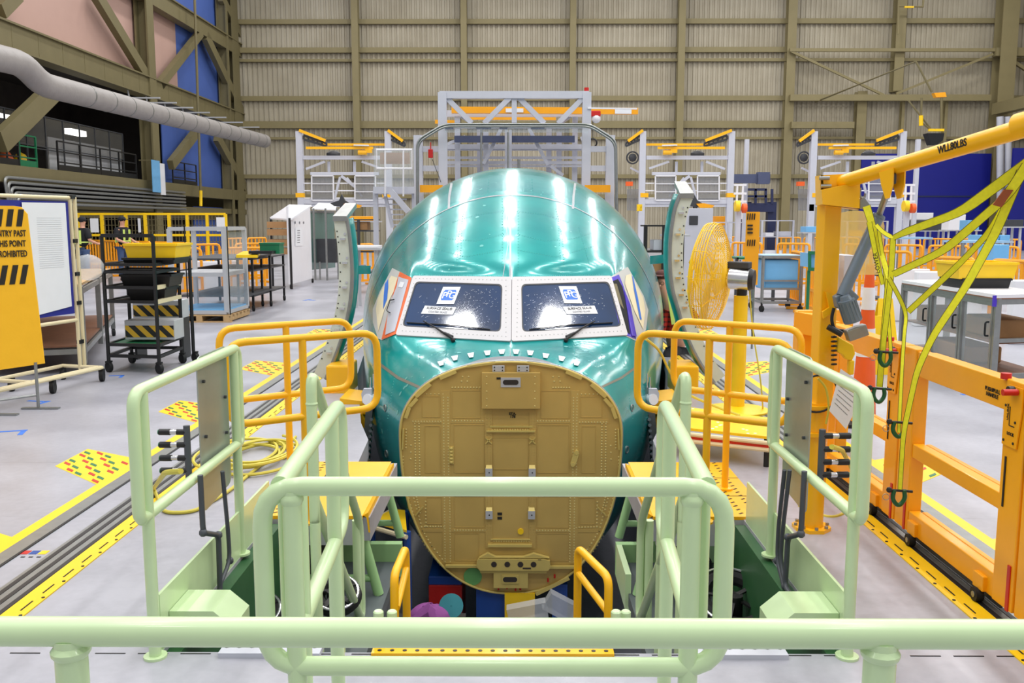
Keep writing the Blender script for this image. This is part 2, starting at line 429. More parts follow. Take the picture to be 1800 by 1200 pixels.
# ---------------------------------------------------------------- floor tracks
def FX(px, py): return F(px, py).x
xa = [FX(p, 1010) for p in (133.8, 96.5, 91, 69, 47.5, 35)]
xo = [FX(p, 953.3) for p in (62.5, 33.4, 7)]
for sg, nm, ctr in ((-1, 'left', 0), (1, 'right', .0)):
    A = [sg * abs(v) for v in xa]; O = [sg * abs(v) for v in xo]
    if sg > 0: A = [v - .07 for v in A]; O = [v - .07 for v in O]
    t = T('floor_track', 'inner floor track with yellow edging and three slots on the %s side' % nm, 'floor track', (A[3], 8, 0), 'floor tracks')
    MB().span((A[0], -1, 0), (A[1], 44, .006)).out('yellow_edging', 'bright_yellow', t, smooth=False)
    MB().span((A[1], -1, 0), (A[5], 44, .004)).out('rail_plate', 'steel', t, smooth=False)
    sl = MB()
    for c in A[2:5]: sl.span((c - .012, -1, .004), (c + .012, 44, .0065))
    sl.out('slots', 'black', t, smooth=False)
    ms = MB(); y = 1.0
    xm = A[0] * .62 + A[1] * .38; xh = A[0] * .88 + A[1] * .12
    while y < 18:
        ms.box((xm, y, .007), (.006, .10, .003)); ms.cyl((xh, y + .09, .006), (xh, y + .09, .0085), .008, 8); y += .19
    ms.out('slot_marks', 'print', t, smooth=False)
    t = T('guide_rail', 'outer grey guide rail with yellow line on the %s side' % nm, 'guide rail', (O[0], 8, 0), 'floor tracks')
    MB().span((O[0], -1, 0), (O[1], 44, .008)).out('rail_plate', 'steel', t, smooth=False)
    MB().span((O[0] - sg * .012, -1, 0), (O[0], 44, .006)).out('groove', 'black', t, smooth=False)
    MB().span((O[1], -1, 0), (O[2], 44, .004)).out('yellow_line', 'bright_yellow', t, smooth=False)
    XO = O[2]
    # hazard patches beside the outer line
    for q, (ya, yb) in enumerate(((4.15, 4.75), (5.75, 6.4), (7.6, 8.3), (10.0, 10.9), (13.2, 14.3))):
        hz = T('hazard_marking', 'yellow hatched warning marking beside the %s outer rail, %s' % (nm, ('nearest to the camera', 'second one back', 'third one back', 'fourth one back', 'farthest one')[q]), 'floor marking', (XO, ya, 0), 'hatched warning markings')
        w = .50
        P = lambda u, v: V((XO + sg * u * w, ya + (yb - ya) * v + u * .45, 0))
        base = MB().prism([P(0, 0) , P(1, .0), P(1, .75), P(0, 1)], (0, 0, .002)); base.out('yellow_base', 'bright_yellow', hz, smooth=False)
        for c, colr in enumerate(('red', 'green', 'green')):
            st = MB()
            for u in range(5):
                for v in range(7):
                    if (u + v * 2 + c) % 3 == 0:
                        uu = u / 5; vv = v / 8.6 + .02
                        st.prism([P(uu + .01, vv + .01), P(uu + .15, vv + .01), P(uu + .17, vv + .065), P(uu + .03, vv + .065)], (0, 0, .004))
            if c < 2: st.out(('red_dashes', 'green_dashes')[c], colr, hz, smooth=False)
    if sg < 0:
        tr = T('target_decal', 'small red, blue and yellow floor decal between the left rails', 'decal', (FX(58, 972), 4.2, 0))
        for q, c in enumerate(('red', 'royal', 'bright_yellow')):
            p = F(45 + 16 * q, 971); MB().box((p.x, p.y, .001), (.040, .05, .002)).out('colour_square', c, tr, smooth=False)
        for q in range(4):
            p = F(40 + 14 * q, 979); MB().box((p.x, p.y, .001), (.02, .012, .002)).out('print_mark', 'print', tr, smooth=False)
# blue tape marks on the floor
for q, (px, py, w, l, r_, lb) in enumerate(((15, 758, .28, .04, .3, 'beside the warning banner feet'), (205, 660, .16, .035, .2, 'under the black shelf cart'), (65, 705, .2, .04, -.2, 'by the whiteboard trolley'), (1712, 692, .3, .05, .3, 'near the cabinet bench on the right'), (540, 527, .25, .08, 1.2, 'before the white tall cabinet'))):
    p = F(px, py); o = MB().box(p + V((0, 0, .001)), (w, l, .002), rz=r_).box(p + V((w / 2, -.06, .001)), (l, .14, .002), rz=r_).out('floor_tape', 'bluetape', at=p); tag(o, 'blue tape corner mark on the floor ' + lb, 'tape mark')

# ---------------------------------------------------------------- hall shell: end wall
m, nt, b = node_mat('corrugated_wall_sheet', .6)
tc = nt.nodes.new('ShaderNodeTexCoord'); sp = nt.nodes.new('ShaderNodeSeparateXYZ'); nt.links.new(tc.outputs['Object'], sp.inputs[0])
n1 = nt.nodes.new('ShaderNodeTexNoise'); n1.inputs['Scale'].default_value = .5; n1.inputs['Detail'].default_value = 6; nt.links.new(tc.outputs['Object'], n1.inputs['Vector'])
rp = nt.nodes.new('ShaderNodeValToRGB'); rp.color_ramp.elements[0].position = .3; rp.color_ramp.elements[0].color = lin((160, 151, 130))
rp.color_ramp.elements[1].position = .7; rp.color_ramp.elements[1].color = lin((178, 170, 150))
nt.links.new(n1.outputs['Fac'], rp.inputs[0]); nt.links.new(rp.outputs[0], b.inputs['Base Color'])
MT['sheet'] = m
def corr(mb, x0, x1, y, z0, z1, pitch=.32, dep=.07):
    xs = []; x = x0; k = 0
    while x < x1:
        xs += [(x, 0), (x + pitch * .3, 0), (x + pitch * .42, dep), (x + pitch * .88, dep)]; x += pitch
    xs.append((x1, 0))
    mb.sheet([[(x, y - d, z) for x, d in xs] for z in (z0, z1)])
mb = MB(); corr(mb, HX_L - 1, 40, YB, 0, 22); struct(mb, 'wall_back', 'sheet', smooth=False)
mb = MB(); mb.span((HX_L - 7, YB + .1, -.1), (40, YB + .3, 22)); struct(mb, 'wall_back_outer', 'wallsteel', smooth=False)
YW = YB - .12
def col_at(px, w, d, z0, z1, nm, y=None):
    p = W(px, 300, y or YB - .5); mb = MB()
    x = p.x; yy = (y or YB - .5)
    mb.span((x - w / 2, yy - d, z0), (x + w / 2, yy - d + .06, z1)); mb.span((x - w / 2, yy + d - .06, z0), (x + w / 2, yy + d, z1)); mb.span((x - .03, yy - d + .05, z0), (x + .03, yy + d - .05, z1))
    o = struct(mb, nm, 'wallsteel', smooth=False); return x
for q, (px, w) in enumerate(((630, .42), (817, .38), (1005, .38), (1192, .42), (1381, .55))):
    col_at(px, w, .3, 0, 21, 'wall_column_%d' % (q + 1))
x7 = col_at(1567, .6, .35, 9.9, 21, 'wall_column_6')
col_at(1752, 1.0, .5, 0, 21, 'wall_column_7', YB - 1)
col_at(1507, .6, .3, 0, 9.9, 'wall_column_8'); col_at(1580, .18, .2, 4, 9.3, 'wall_column_9'); col_at(1655, .18, .2, 4, 9.3, 'wall_column_10')
mb = MB()
for py, h in ((38, .3), (88, .32), (106, .18), (173, .3), (219, .45), (243, .16), (310, .25), (345, .25)):
    z = W(900, py, YB - .2).z
    xr = W(1381, 300, YB).x if py in (88, 219) else 40
    mb.span((HX_L, YB - .32, z - h / 2), (xr, YB - .1, z + h / 2))
struct(mb, 'trim_2', 'wallsteel', smooth=False)
# horizontal struts and rod braces, right bays
mb = MB(); yy = YB - 1.0
def bw(px0, py0, px1, py1, w, y=yy, m_=None): (m_ or mb).bar(W(px0, py0, y), W(px1, py1, y), w, w)
bw(1388, 88, 1562, 88, .2); bw(1562, 88, 1748, 88, .2); bw(1388, 172, 1740, 172, .38); bw(1748, 92, 1810, 92, .5)
bw(1390, 90, 1553, 167, .14); bw(1575, 165, 1745, 95, .14); bw(1765, 98, 1812, 128, .2); bw(1390, 220, 1500, 220, .4)
struct(mb, 'wall_brace_right', 'wallsteel', smooth=False)
# right corner: return wall beam and pipes
mb = MB(); p = W(1752, 192, YB - 1.2)
mb.bar((p.x, YB - 1.2, p.z), (p.x + .2, 34, p.z), .6, .7); mb.bar((p.x, YB - 1.2, p.z - 1.2), (p.x + .2, 34, p.z - 1.2), .2, .2)
struct(mb, 'wall_right_beam', 'wallsteel', smooth=False)
mb = MB(); mb.span((HX_R + 2.2, 20, -.1), (HX_R + 2.4, YB, 20)); struct(mb, 'wall_right', 'sheet', smooth=False)
pp = T('wall_pipes', 'pale vertical service pipes behind the strap, in the right corner', 'pipes', W(1762, 400, 57))
for px in (1758, 1772): MB().cyl(W(px, 205, 57), W(px, 410, 57), .2, 12).out('pipe', 'gantry', pp)
# deep blue doors
p0 = W(1590, 270, YB - .9); p1 = W(1734, 400, YB - .9)
d = MB().span((W(1515, 270, YB - .9).x, YB - .95, 0), (p1.x, YB - .8, p0.z)); o = struct(d, 'door_1', 'deep_blue', smooth=False)
z2 = W(1600, 345, YB - .9).z
o2 = MB().span((W(1515, 270, YB - .9).x, YB - 1.0, z2 - .04), (p1.x, YB - .95, z2 + .04)); o2 = struct(o2, 'trim_3', 'navy', smooth=False)
p0 = W(1782, 260, 55); d = MB().span((p0.x, 55, 0), (p0.x + 4, 55.15, p0.z)); struct(d, 'door_2', 'deep_blue', smooth=False)

# ---------------------------------------------------------------- hall shell: left side wall
XL = HX_L
def zl(py_corner): return W(432, py_corner, 58).z
def LW(px, py, x=XL): return XP(px, py, x)
z_b1 = LW(430, 217).z; z_b2 = LW(427, 97).z; z_m = LW(430, 345).z
Yc = LW(262, 300).y
mb = MB()
mb.span((XL - .35, LW(320, 100).y, z_b1 + .3), (XL - .30, YB, 21)); struct(mb, 'wall_left_panel_1', 'blue_panel', smooth=False)
mb = MB(); mb.span((XL - .35, 20, z_b1 + .3), (XL - .30, LW(320, 100).y, 21)); struct(mb, 'wall_left_panel_2', 'pink', smooth=False)
mb = MB(); mb.span((XL - .35, LW(298, 300).y, z_m + .2), (XL - .30, YB, z_b1)); struct(mb, 'wall_left_panel_3', 'blue_panel', smooth=False)
mb = MB(); mb.span((XL - .35, LW(350, 380).y, 0), (XL - .30, YB, z_m - .8)); struct(mb, 'wall_left_panel_4', 'blue_panel', smooth=False)
mb = MB()
def lbar(a, b_, w, h, x=XL + .1, m_=None): (m_ or mb).bar((x, a[0], a[1]), (x, b_[0], b_[1]), w, h)
lbar((20, z_b1), (YB, z_b1), .5, .95); lbar((20, z_b2), (YB, z_b2), .5, .8); lbar((20, z_m), (YB, z_m), .6, .6); lbar((20, z_b1 + .45), (YB, z_b1 + .45), .7, .07); lbar((20, z_b1 - .45), (YB, z_b1 - .45), .7, .07)
lbar((20, z_b2 + .4), (YB, z_b2 + .4), .7, .07)
struct(mb, 'wall_left_beams', 'olive', smooth=False)
mb = MB()
for y, w in ((Yc, .8), (58.6, 1.2), (30.0, .7), (57.0, .3)):
    mb.span((XL - .2, y - w / 2, 0), (XL - .12, y + w / 2, 21)); mb.span((XL + .35, y - w / 2, 0), (XL + .43, y + w / 2, 21)); mb.span((XL - .13, y - .04, 0), (XL + .36, y + .04, 21))
struct(mb, 'wall_left_columns', 'olive', smooth=False)
mb = MB()
def lpx(p, q, w): 
    a = LW(*p, XL + .2); c = LW(*q, XL + .2); mb.bar(a, c, .3, w)
lpx((168, -10), (258, 138), .55); lpx((280, 150), (352, 58), .42); lpx((360, 62), (428, 205), .6); lpx((388, -5), (428, 75), .55)
lpx((0, 250), (95, 158), .75); lpx((300, 290), (345, 232), .5); lpx((380, 240), (432, 335), .6); lpx((0, 20), (30, -10), .5)
for k in range(16):
    y = 31 + k * 1.8; mb.span((XL + .30, y, z_b1 - .43), (XL + .36, y + .06, z_b1 + .43))
struct(mb, 'wall_left_braces', 'olive', smooth=False)
# mezzanine interior
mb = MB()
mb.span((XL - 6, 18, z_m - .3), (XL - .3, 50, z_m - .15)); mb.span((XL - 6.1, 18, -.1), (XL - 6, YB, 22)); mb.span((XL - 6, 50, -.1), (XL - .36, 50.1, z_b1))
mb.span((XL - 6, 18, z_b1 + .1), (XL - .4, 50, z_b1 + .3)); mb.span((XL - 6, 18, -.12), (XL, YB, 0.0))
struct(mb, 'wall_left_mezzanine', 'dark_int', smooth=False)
gl = T('mezzanine_glazing', 'dark framed glazing along the mezzanine edge on the left', 'glazing', (XL - .5, 36, z_m))
fr = MB(); Y0g, Y1g = LW(0, 230).y, LW(238, 250).y
zt0 = LW(100, 210, XL - .6).z; zr = LW(100, 262, XL - .6).z
for i in range(9):
    y = Y0g + (Y1g - Y0g) * i / 8; fr.bar((XL - .6, y, z_m), (XL - .6, y, zt0), .05, .05)
for z in (zt0, zr, z_m + 1.15): fr.bar((XL - .6, Y0g, z), (XL - .6, Y1g, z), .04, .04)
fr.out('glazing_frame', 'dark', gl, smooth=False)
MB().span((XL - .62, Y0g, zr), (XL - .61, Y1g, zt0)).out('pane', 'mezz_glass', gl, smooth=False)
MB().span((XL - .75, LW(118, 290).y, z_m + .35), (XL - .7, Y1g, z_m + 1.7)).out('white_panel', 'alu', gl, smooth=False)
hr = T('mezzanine_railing', 'black railing along the mezzanine edge on the left', 'railing', (XL + .1, 36, z_m + .3))
for ya, yb, m_, nm in ((LW(98, 290).y, LW(236, 300).y, 'black', 'guard_rail'), (LW(300, 300).y, LW(342, 310).y, 'black', 'guard_rail'), (LW(30, 280).y, LW(60, 290).y, 'green', 'guard_rail'), (20, LW(28, 280).y, 'black', 'guard_rail')):
    g = MB(); n = max(1, round((yb - ya) / 1.9))
    for i in range(n + 1):
        y = ya + (yb - ya) * i / n; g.bar((XL + .1, y, z_m + .3), (XL + .1, y, z_m + 1.45), .06, .06)
    for z in (.65, 1.05, 1.45): g.bar((XL + .1, ya, z_m + z), (XL + .1, yb, z_m + z), .05, .05)
    g.span((XL + .08, ya, z_m + .3), (XL + .12, yb, z_m + .55)); g.out(nm, m_, hr, smooth=False)
for q, (px, py, w, c, lb) in enumerate(((10, 283, .9, 'orange_seal', 'orange wrapped bundle beside the teal rail on the mezzanine'), (37, 283, 1.0, 'bright_yellow', 'yellow wrapped bundle inside the teal rail on the mezzanine'), (104, 285, .5, 'bright_yellow', 'yellow bag at the left end of the mezzanine railing'))):
    p = LW(px, py, XL - 1.2); p.z = z_m + .42; o = MB().ball(p, .5, 12, (.6, .8 * w, 1.15)).out('wrapped_bundle', c, at=p); tag(o, lb, 'bundle')
for q, (px, py, w, h, lb) in enumerate(((133, 233, 1.5, .25, 'bright strip lamp lit inside the mezzanine'), (252, 250, .9, .2, 'small lit lamp at the end of the mezzanine'), (12, 205, 1.6, .12, 'thin lit strip lamp at the far left of the mezzanine'), (187, 266, .4, .25, 'small white lit lamp low in the mezzanine'))):
    p = LW(px, py, XL - 2.5); o = MB().box(p, (.3, w, h)).out('strip_lamp', 'bead', at=p); tag(o, lb, 'lamp')
# lower mezzanine: beams below, conduits, service duct
cdt = T('conduit_bundle', 'bundle of parallel grey conduits running under the mezzanine', 'conduits', (XL + .6, 35, z_m - .5))
for i in range(6):
    z = z_m - .15 - i * .17; xx = XL + .5 + .02 * i; y0 = LW(8 + 5 * i, 330, xx).y
    MB().tube([(xx, y0 + .2, z - 1.0 + .12 * i), (xx, y0, z), (xx, LW(325, 340, xx).y, z)], .055, 8, fl=.3).out('conduit', 'steel', cdt)
mb = MB(); mb.span((XL - .2, 20, z_m - 1.5), (XL - .1, YB, z_m - 1.2)); mb.span((XL + .2, 20, .9 + 1.3), (XL + .3, YB, 2.5))
struct(mb, 'wall_left_lower', 'olive', smooth=False)
for q_ in range(7):
    p = (LW(262 + 30 * q_, 0).y, 0); pr_ = LW(262 + 30 * q_, 172 + 8.6 * q_, XL + 1.2); tag(MB().bar(pr_ + V((-.9, 0, 0)), pr_ + V((.5, 0, 0)), .09, .07).bar(pr_ + V((-.9, 0, .0)), pr_ + V((-1.0, 0, .6)), .05).out('tube_lamp', 'alu', at=pr_, smooth=False), 'short pale tube lamp bracket on the left wall beam above the duct', 'lamp', 'tube lamp brackets along the left wall beam')
dc = T('air_duct', 'long grey lagged air duct with an elbow under the left wall beam', 'duct', W(200, 190, 34))
xd = -14.0; P = lambda px, py: XP(px, py, xd)
pts = [P(-60, 88), P(40, 112), P(72, 148), P(150, 168), P(465, 248)]
pts = [V(pts[0]), V(pts[1]), V(pts[2]), V(pts[3]), V(pts[4])]
MB().tube(pts, .36, 20, fl=.8).out('duct_pipe', 'duct', dc)
for t in range(14):
    p = pts[3].lerp(pts[4], t / 13.5); q = pts[3].lerp(pts[4], t / 13.5 + .003); MB().cyl(p, q, .368, 20).out('duct_band', 'steel', dc)
# hanging banner, drop pipe, wind sock tube
p = LW(275, 310, XL + .8); bn = T('hanging_banner', 'small blue and white banner hung on the left wall column', 'banner', p)
MB().span((p.x, p.y - .55, p.z - .75), (p.x + .03, p.y + .4, p.z + .75)).out('blue_cloth', 'bin_blue', bn, smooth=False)
MB().bar((XL, p.y, p.z + .76), (p.x + .03, p.y, p.z + .76), .05, .05).out('hanging_bracket', 'olive', bn, smooth=False)
MB().span((p.x, p.y + .42, p.z - .85), (p.x + .03, p.y + 1.0, p.z + .65)).out('white_cloth', 'white', bn, smooth=False)
dp = T('drop_pipe', 'thin vertical drop pipe with yellow tip before the blue left wall', 'pipe', LW(348, 360, XL + .9))
MB().cyl(LW(342, -5, XL + .9), LW(353, 345, XL + .9), .07, 8).out('pipe', 'olive', dp)
MB().cyl(LW(353, 335, XL + .95), LW(353, 362, XL + .95), .085, 8).out('yellow_tip', 'bright_yellow', dp)
# ---------------------------------------------------------------- fuselage nose
YN = 7.3
SEC = [(0, .58, -1.38, .906, -.03, 2.2, 2.25), (.25, .635, -1.43, 1.01, -.02, 2.2, 2.25), (.7, .725, -1.50, 1.19, 0, 2.2, 2.22), (1.05, 1.0, -1.53, 1.30, .04, 2.2, 2.2),
       (1.4, 1.26, -1.56, 1.39, .08, 2.2, 2.2), (1.8, 1.55, -1.58, 1.48, .13, 2.15, 2.15), (2.2, 1.765, -1.6, 1.56, .2, 2.1, 2.1), (3, 2.09, -1.62, 1.71, .35, 2.03, 2.05),
       (4, 2.33, -1.62, 1.86, .48, 2, 2.02), (5, 2.40, -1.62, 1.88, .51, 2, 2), (8.5, 2.40, -1.62, 1.88, .51, 2, 2)]
def sec(s):
    # Catmull-Rom through the stations
    for i in range(len(SEC) - 1):
        if s <= SEC[i + 1][0] or i == len(SEC) - 2:
            a, b_ = SEC[i], SEC[i + 1]; p = SEC[max(i - 1, 0)]; n = SEC[min(i + 2, len(SEC) - 1)]
            h = b_[0] - a[0]; t = (s - a[0]) / h; out = []
            for k in range(1, 7):
                ma = (b_[k] - p[k]) / (b_[0] - p[0]) * h; mb_ = (n[k] - a[k]) / (n[0] - a[0]) * h
                out.append(a[k] * (2 * t ** 3 - 3 * t * t + 1) + ma * (t ** 3 - 2 * t * t + t) + b_[k] * (-2 * t ** 3 + 3 * t * t) + mb_ * (t ** 3 - t * t))
            return out
def spow(v, e): return math.copysign(abs(v) ** e, v)
def _wp(px, py):
    # where the line of sight meets the windshield plane of the left half, as (|x|, z)
    d = ray(px, py); n = V((-.376, -1, 1.294)); o = V((0, YN + .7, .725)); t = (o - CAM).dot(n) / d.dot(n); p = CAM + d * t; return (max(0.0, -p.x), p.z)
FR = [_wp(897, 601), _wp(897, 488), _wp(727, 486), _wp(696, 590)]   # windshield frame outline, one half, in x,z
FI = [_wp(881, 585), _wp(884, 501), _wp(731, 496), _wp(707, 575)]
FR[0] = (0.0, FR[0][1]); FR[1] = (0.0, FR[1][1])
def plane_y(x, z): return YN + .7 + 1.294 * (z - .725) + .376 * abs(x)
def inside_dist(x, z):
    """signed distance to the frame outline (negative inside)"""
    x = abs(x); ins = True; dm = 9
    for (x0, z0), (x1, z1) in zip(FR[1:], FR[2:] + FR[:1]):   # skip the centre edge
        ex, ez = x1 - x0, z1 - z0; L = math.hypot(ex, ez)
        cr = (ex * (z - z0) - ez * (x - x0)) / L
        if cr > 0: ins = False
        t = max(0, min(1, ((x - x0) * ex + (z - z0) * ez) / L / L)); dm = min(dm, math.hypot(x - x0 - ex * t, z - z0 - ez * t))
    return -dm if ins else dm
def fpt(s, th):
    zt, zb, w, zc, nt_, nb = sec(s)
    c, sn = math.cos(th), math.sin(th); n = nt_ if sn >= 0 else nb
    x = w * spow(c, 2 / n); z = zc + (zt - zc if sn >= 0 else zc - zb) * spow(sn, 2 / n)
    y = YN + s
    if s < 3 and z > .3 and abs(x) < 1.35:
        d = inside_dist(x, z)
        k = 1.0 if d < 0 else max(0, 1 - d / .16); k = k * k * (3 - 2 * k)
        y += (plane_y(x, z) - y) * k
    return V((x, y, z))
NS = [0.0]
while NS[-1] < 8.4: NS.append(NS[-1] + (.03 if NS[-1] < 2.2 else (.08 if NS[-1] < 5 else .4)))
NTH = 220
fz = MB(); rows = []
for s_ in NS: rows.append([fpt(s_, 2 * math.pi * k / NTH) for k in range(NTH)])
base = 0
for r_ in rows: fz.v += r_
for i in range(len(NS) - 1):
    for k in range(NTH):
        k2 = (k + 1) % NTH; fz.f.append((i * NTH + k, (i + 1) * NTH + k, (i + 1) * NTH + k2, i * NTH + k2))
m, nt, b = node_mat('teal_zinc_primer_skin', .24)
tc = nt.nodes.new('ShaderNodeTexCoord'); n1 = nt.nodes.new('ShaderNodeTexNoise'); n1.inputs['Scale'].default_value = 1.6; n1.inputs['Detail'].default_value = 6
nt.links.new(tc.outputs['Object'], n1.inputs['Vector'])
rp = nt.nodes.new('ShaderNodeValToRGB'); rp.color_ramp.elements[0].position = .3; rp.color_ramp.elements[0].color = lin((0, 140, 142))
rp.color_ramp.elements[1].position = .72; rp.color_ramp.elements[1].color = lin((24, 174, 168))
nt.links.new(n1.outputs['Fac'], rp.inputs[0]); nt.links.new(rp.outputs[0], b.inputs['Base Color'])
b.inputs['Metallic'].default_value = .25; b.inputs['Coat Weight'].default_value = .7; b.inputs['Coat Roughness'].default_value = .13
n2 = nt.nodes.new('ShaderNodeTexNoise'); n2.inputs['Scale'].default_value = 3.5; nt.links.new(tc.outputs['Object'], n2.inputs['Vector'])
bp = nt.nodes.new('ShaderNodeBump'); bp.inputs['Strength'].default_value = .12; bp.inputs['Distance'].default_value = .03
nt.links.new(n2.outputs['Fac'], bp.inputs['Height']); nt.links.new(bp.outputs[0], b.inputs['Normal']); nt.links.new(bp.outputs[0], b.inputs['Coat Normal'])
MT['teal'] = m
MT['framewhite'] = mat('windshield_frame_primer', (206, 204, 206), .5, var=.02)
MT['teal_door'] = mat('teal_door_skin', (22, 128, 124), .3, .1, coat=.4)
MT['seam'] = mat('bare_metal_seam', (168, 172, 176), .35, .5, var=.08)
MT['rivet'] = mat('skin_rivet', (120, 198, 192), .3, .4)
MT['brownseam'] = mat('sealed_seam_brown', (120, 118, 104), .5)
fus = T('fuselage_nose', 'large teal primed aircraft nose section with a gold bulkhead and two windshields', 'aircraft fuselage', (0, YN + 2, -1.6))
fz.out('skin', 'teal', fus)
bvh = BVHTree.FromPolygons([tuple(v) for v in fz.v], fz.f)
def H(px, py, lift=.004):
    d = ray(px, py).normalized(); loc, nrm, idx, dist = bvh.ray_cast(CAM, d)
    if loc is None: return None
    if nrm.dot(d) > 0: nrm = -nrm
    return loc + nrm * lift
def ribbon(mb, pts, wpx, lift=.003, n=14):
    """thin strip lying on the skin, following picture points"""
    P = []
    for a, c in zip(pts, pts[1:]):
        for k in range(n): P.append((a[0] + (c[0] - a[0]) * k / n, a[1] + (c[1] - a[1]) * k / n))
    P.append(pts[-1]); rows = []
    for i, p in enumerate(P):
        a = P[max(i - 1, 0)]; c = P[min(i + 1, len(P) - 1)]; dx, dy = c[0] - a[0], c[1] - a[1]; L = math.hypot(dx, dy) or 1
        u = H(p[0] - dy / L * wpx / 2, p[1] + dx / L * wpx / 2, lift); v = H(p[0] + dy / L * wpx / 2, p[1] - dx / L * wpx / 2, lift)
        if u and v: rows.append([u, v])
        elif len(rows) > 1: mb.sheet(rows); rows = []
    if len(rows) > 1: mb.sheet(rows)
def ring_pts(s, a0, a1, n=40): return [fpt(s, a0 + (a1 - a0) * k / n) for k in range(n + 1)]
sm = MB()
ribbon(sm, [(897, 488), (897, 346)], 3.2); ribbon(sm, [(884, 488), (893, 430), (890, 400), (893, 346)], 1.2)
rg = []
for k in range(61):
    a = R(8) + (R(172) - R(8)) * k / 60; p = fpt(2.7, a); q = fpt(2.73, a); c = V((0, p.y, .3)); n_ = (p - c).normalized()
    rg.append([p + n_ * .004, q + n_ * .004])
sm.sheet(rg)
ribbon(sm, [(789, 367), (790, 345), (794, 322)], 4); ribbon(sm, [(1007, 367), (1008, 345), (1011, 322)], 4)
ribbon(sm, [(897, 600), (897, 628)], 1.2)
sm.out('skin_seam', 'seam', fus)
sb = MB(); ribbon(sb, [(668, 640), (700, 664), (738, 681)], 5); ribbon(sb, [(1125, 640), (1092, 664), (1058, 680)], 4); sb.out('lower_skin_seam', 'brownseam', fus)
rv = MB()
def rivets(pts, step=4.2, r=.0042):
    for a, c in zip(pts, pts[1:]):
        L = math.hypot(c[0] - a[0], c[1] - a[1]); n = max(1, int(L / step))
        for k in range(n):
            p = H(a[0] + (c[0] - a[0]) * k / n, a[1] + (c[1] - a[1]) * k / n, .001)
            if p:
                v = (CAM - p).normalized(); rv.cyl(p - v * .004, p + v * .0015, r, 6)
for sx in (-1, 1):
    X = lambda x: 897 + sx * x
    rivets([(X(12), 412), (X(60), 424), (X(110), 420), (X(160), 405)]); rivets([(X(14), 440), (X(80), 452), (X(150), 432)])
    rivets([(X(80), 368), (X(92), 420), (X(94), 470)]); rivets([(X(84), 380), (X(88), 462)]); rivets([(X(12), 372), (X(60), 378), (X(105), 392)])
    rivets([(X(18), 486), (X(165), 482)], 3.4); rivets([(X(120), 400), (X(140), 470)]); rivets([(X(38), 316), (X(40), 345)]); rivets([(X(14), 350), (X(14), 480)], 5)
    rivets([(X(163), 605), (X(158), 640), (X(160), 668)], 4.5); rivets([(X(112), 602), (X(114), 640)], 4.5); rivets([(X(170), 330 + 60), (X(196), 470)], 5); rivets([(X(130), 660), (X(158), 680), (X(180), 720)], 5)
    rivets([(X(200), 640), (X(216), 740)], 5)
rv.out('rivet_rows', 'rivet', fus)['kind'] = 'stuff'
pm = MB(); rnd = random.Random(3)
for k in range(70):
    px, py = rnd.choice([(rnd.uniform(710, 830), rnd.uniform(600, 668)), (rnd.uniform(965, 1085), rnd.uniform(600, 668)), (rnd.uniform(740, 1050), rnd.uniform(325, 480)), (rnd.uniform(660, 720), rnd.uniform(660, 760))])
    p = H(px, py, .002)
    if p:
        q = H(px + 1.5, py, .002); w_ = H(px, py + 1.5, .002)
        if q and w_:
            n_ = (q - p).cross(w_ - p).normalized(); r0 = rnd.choice((.006, .01, .02, .008)); u = (q - p).normalized(); v = n_.cross(u)
            pm.add([p + (u * math.cos(t * .785) * r0 + v * math.sin(t * .785) * r0 * rnd.uniform(.7, 1.3)) for t in range(8)], [tuple(range(8))])
pm.out('sealant_spots', 'rivet', fus)['kind'] = 'stuff'
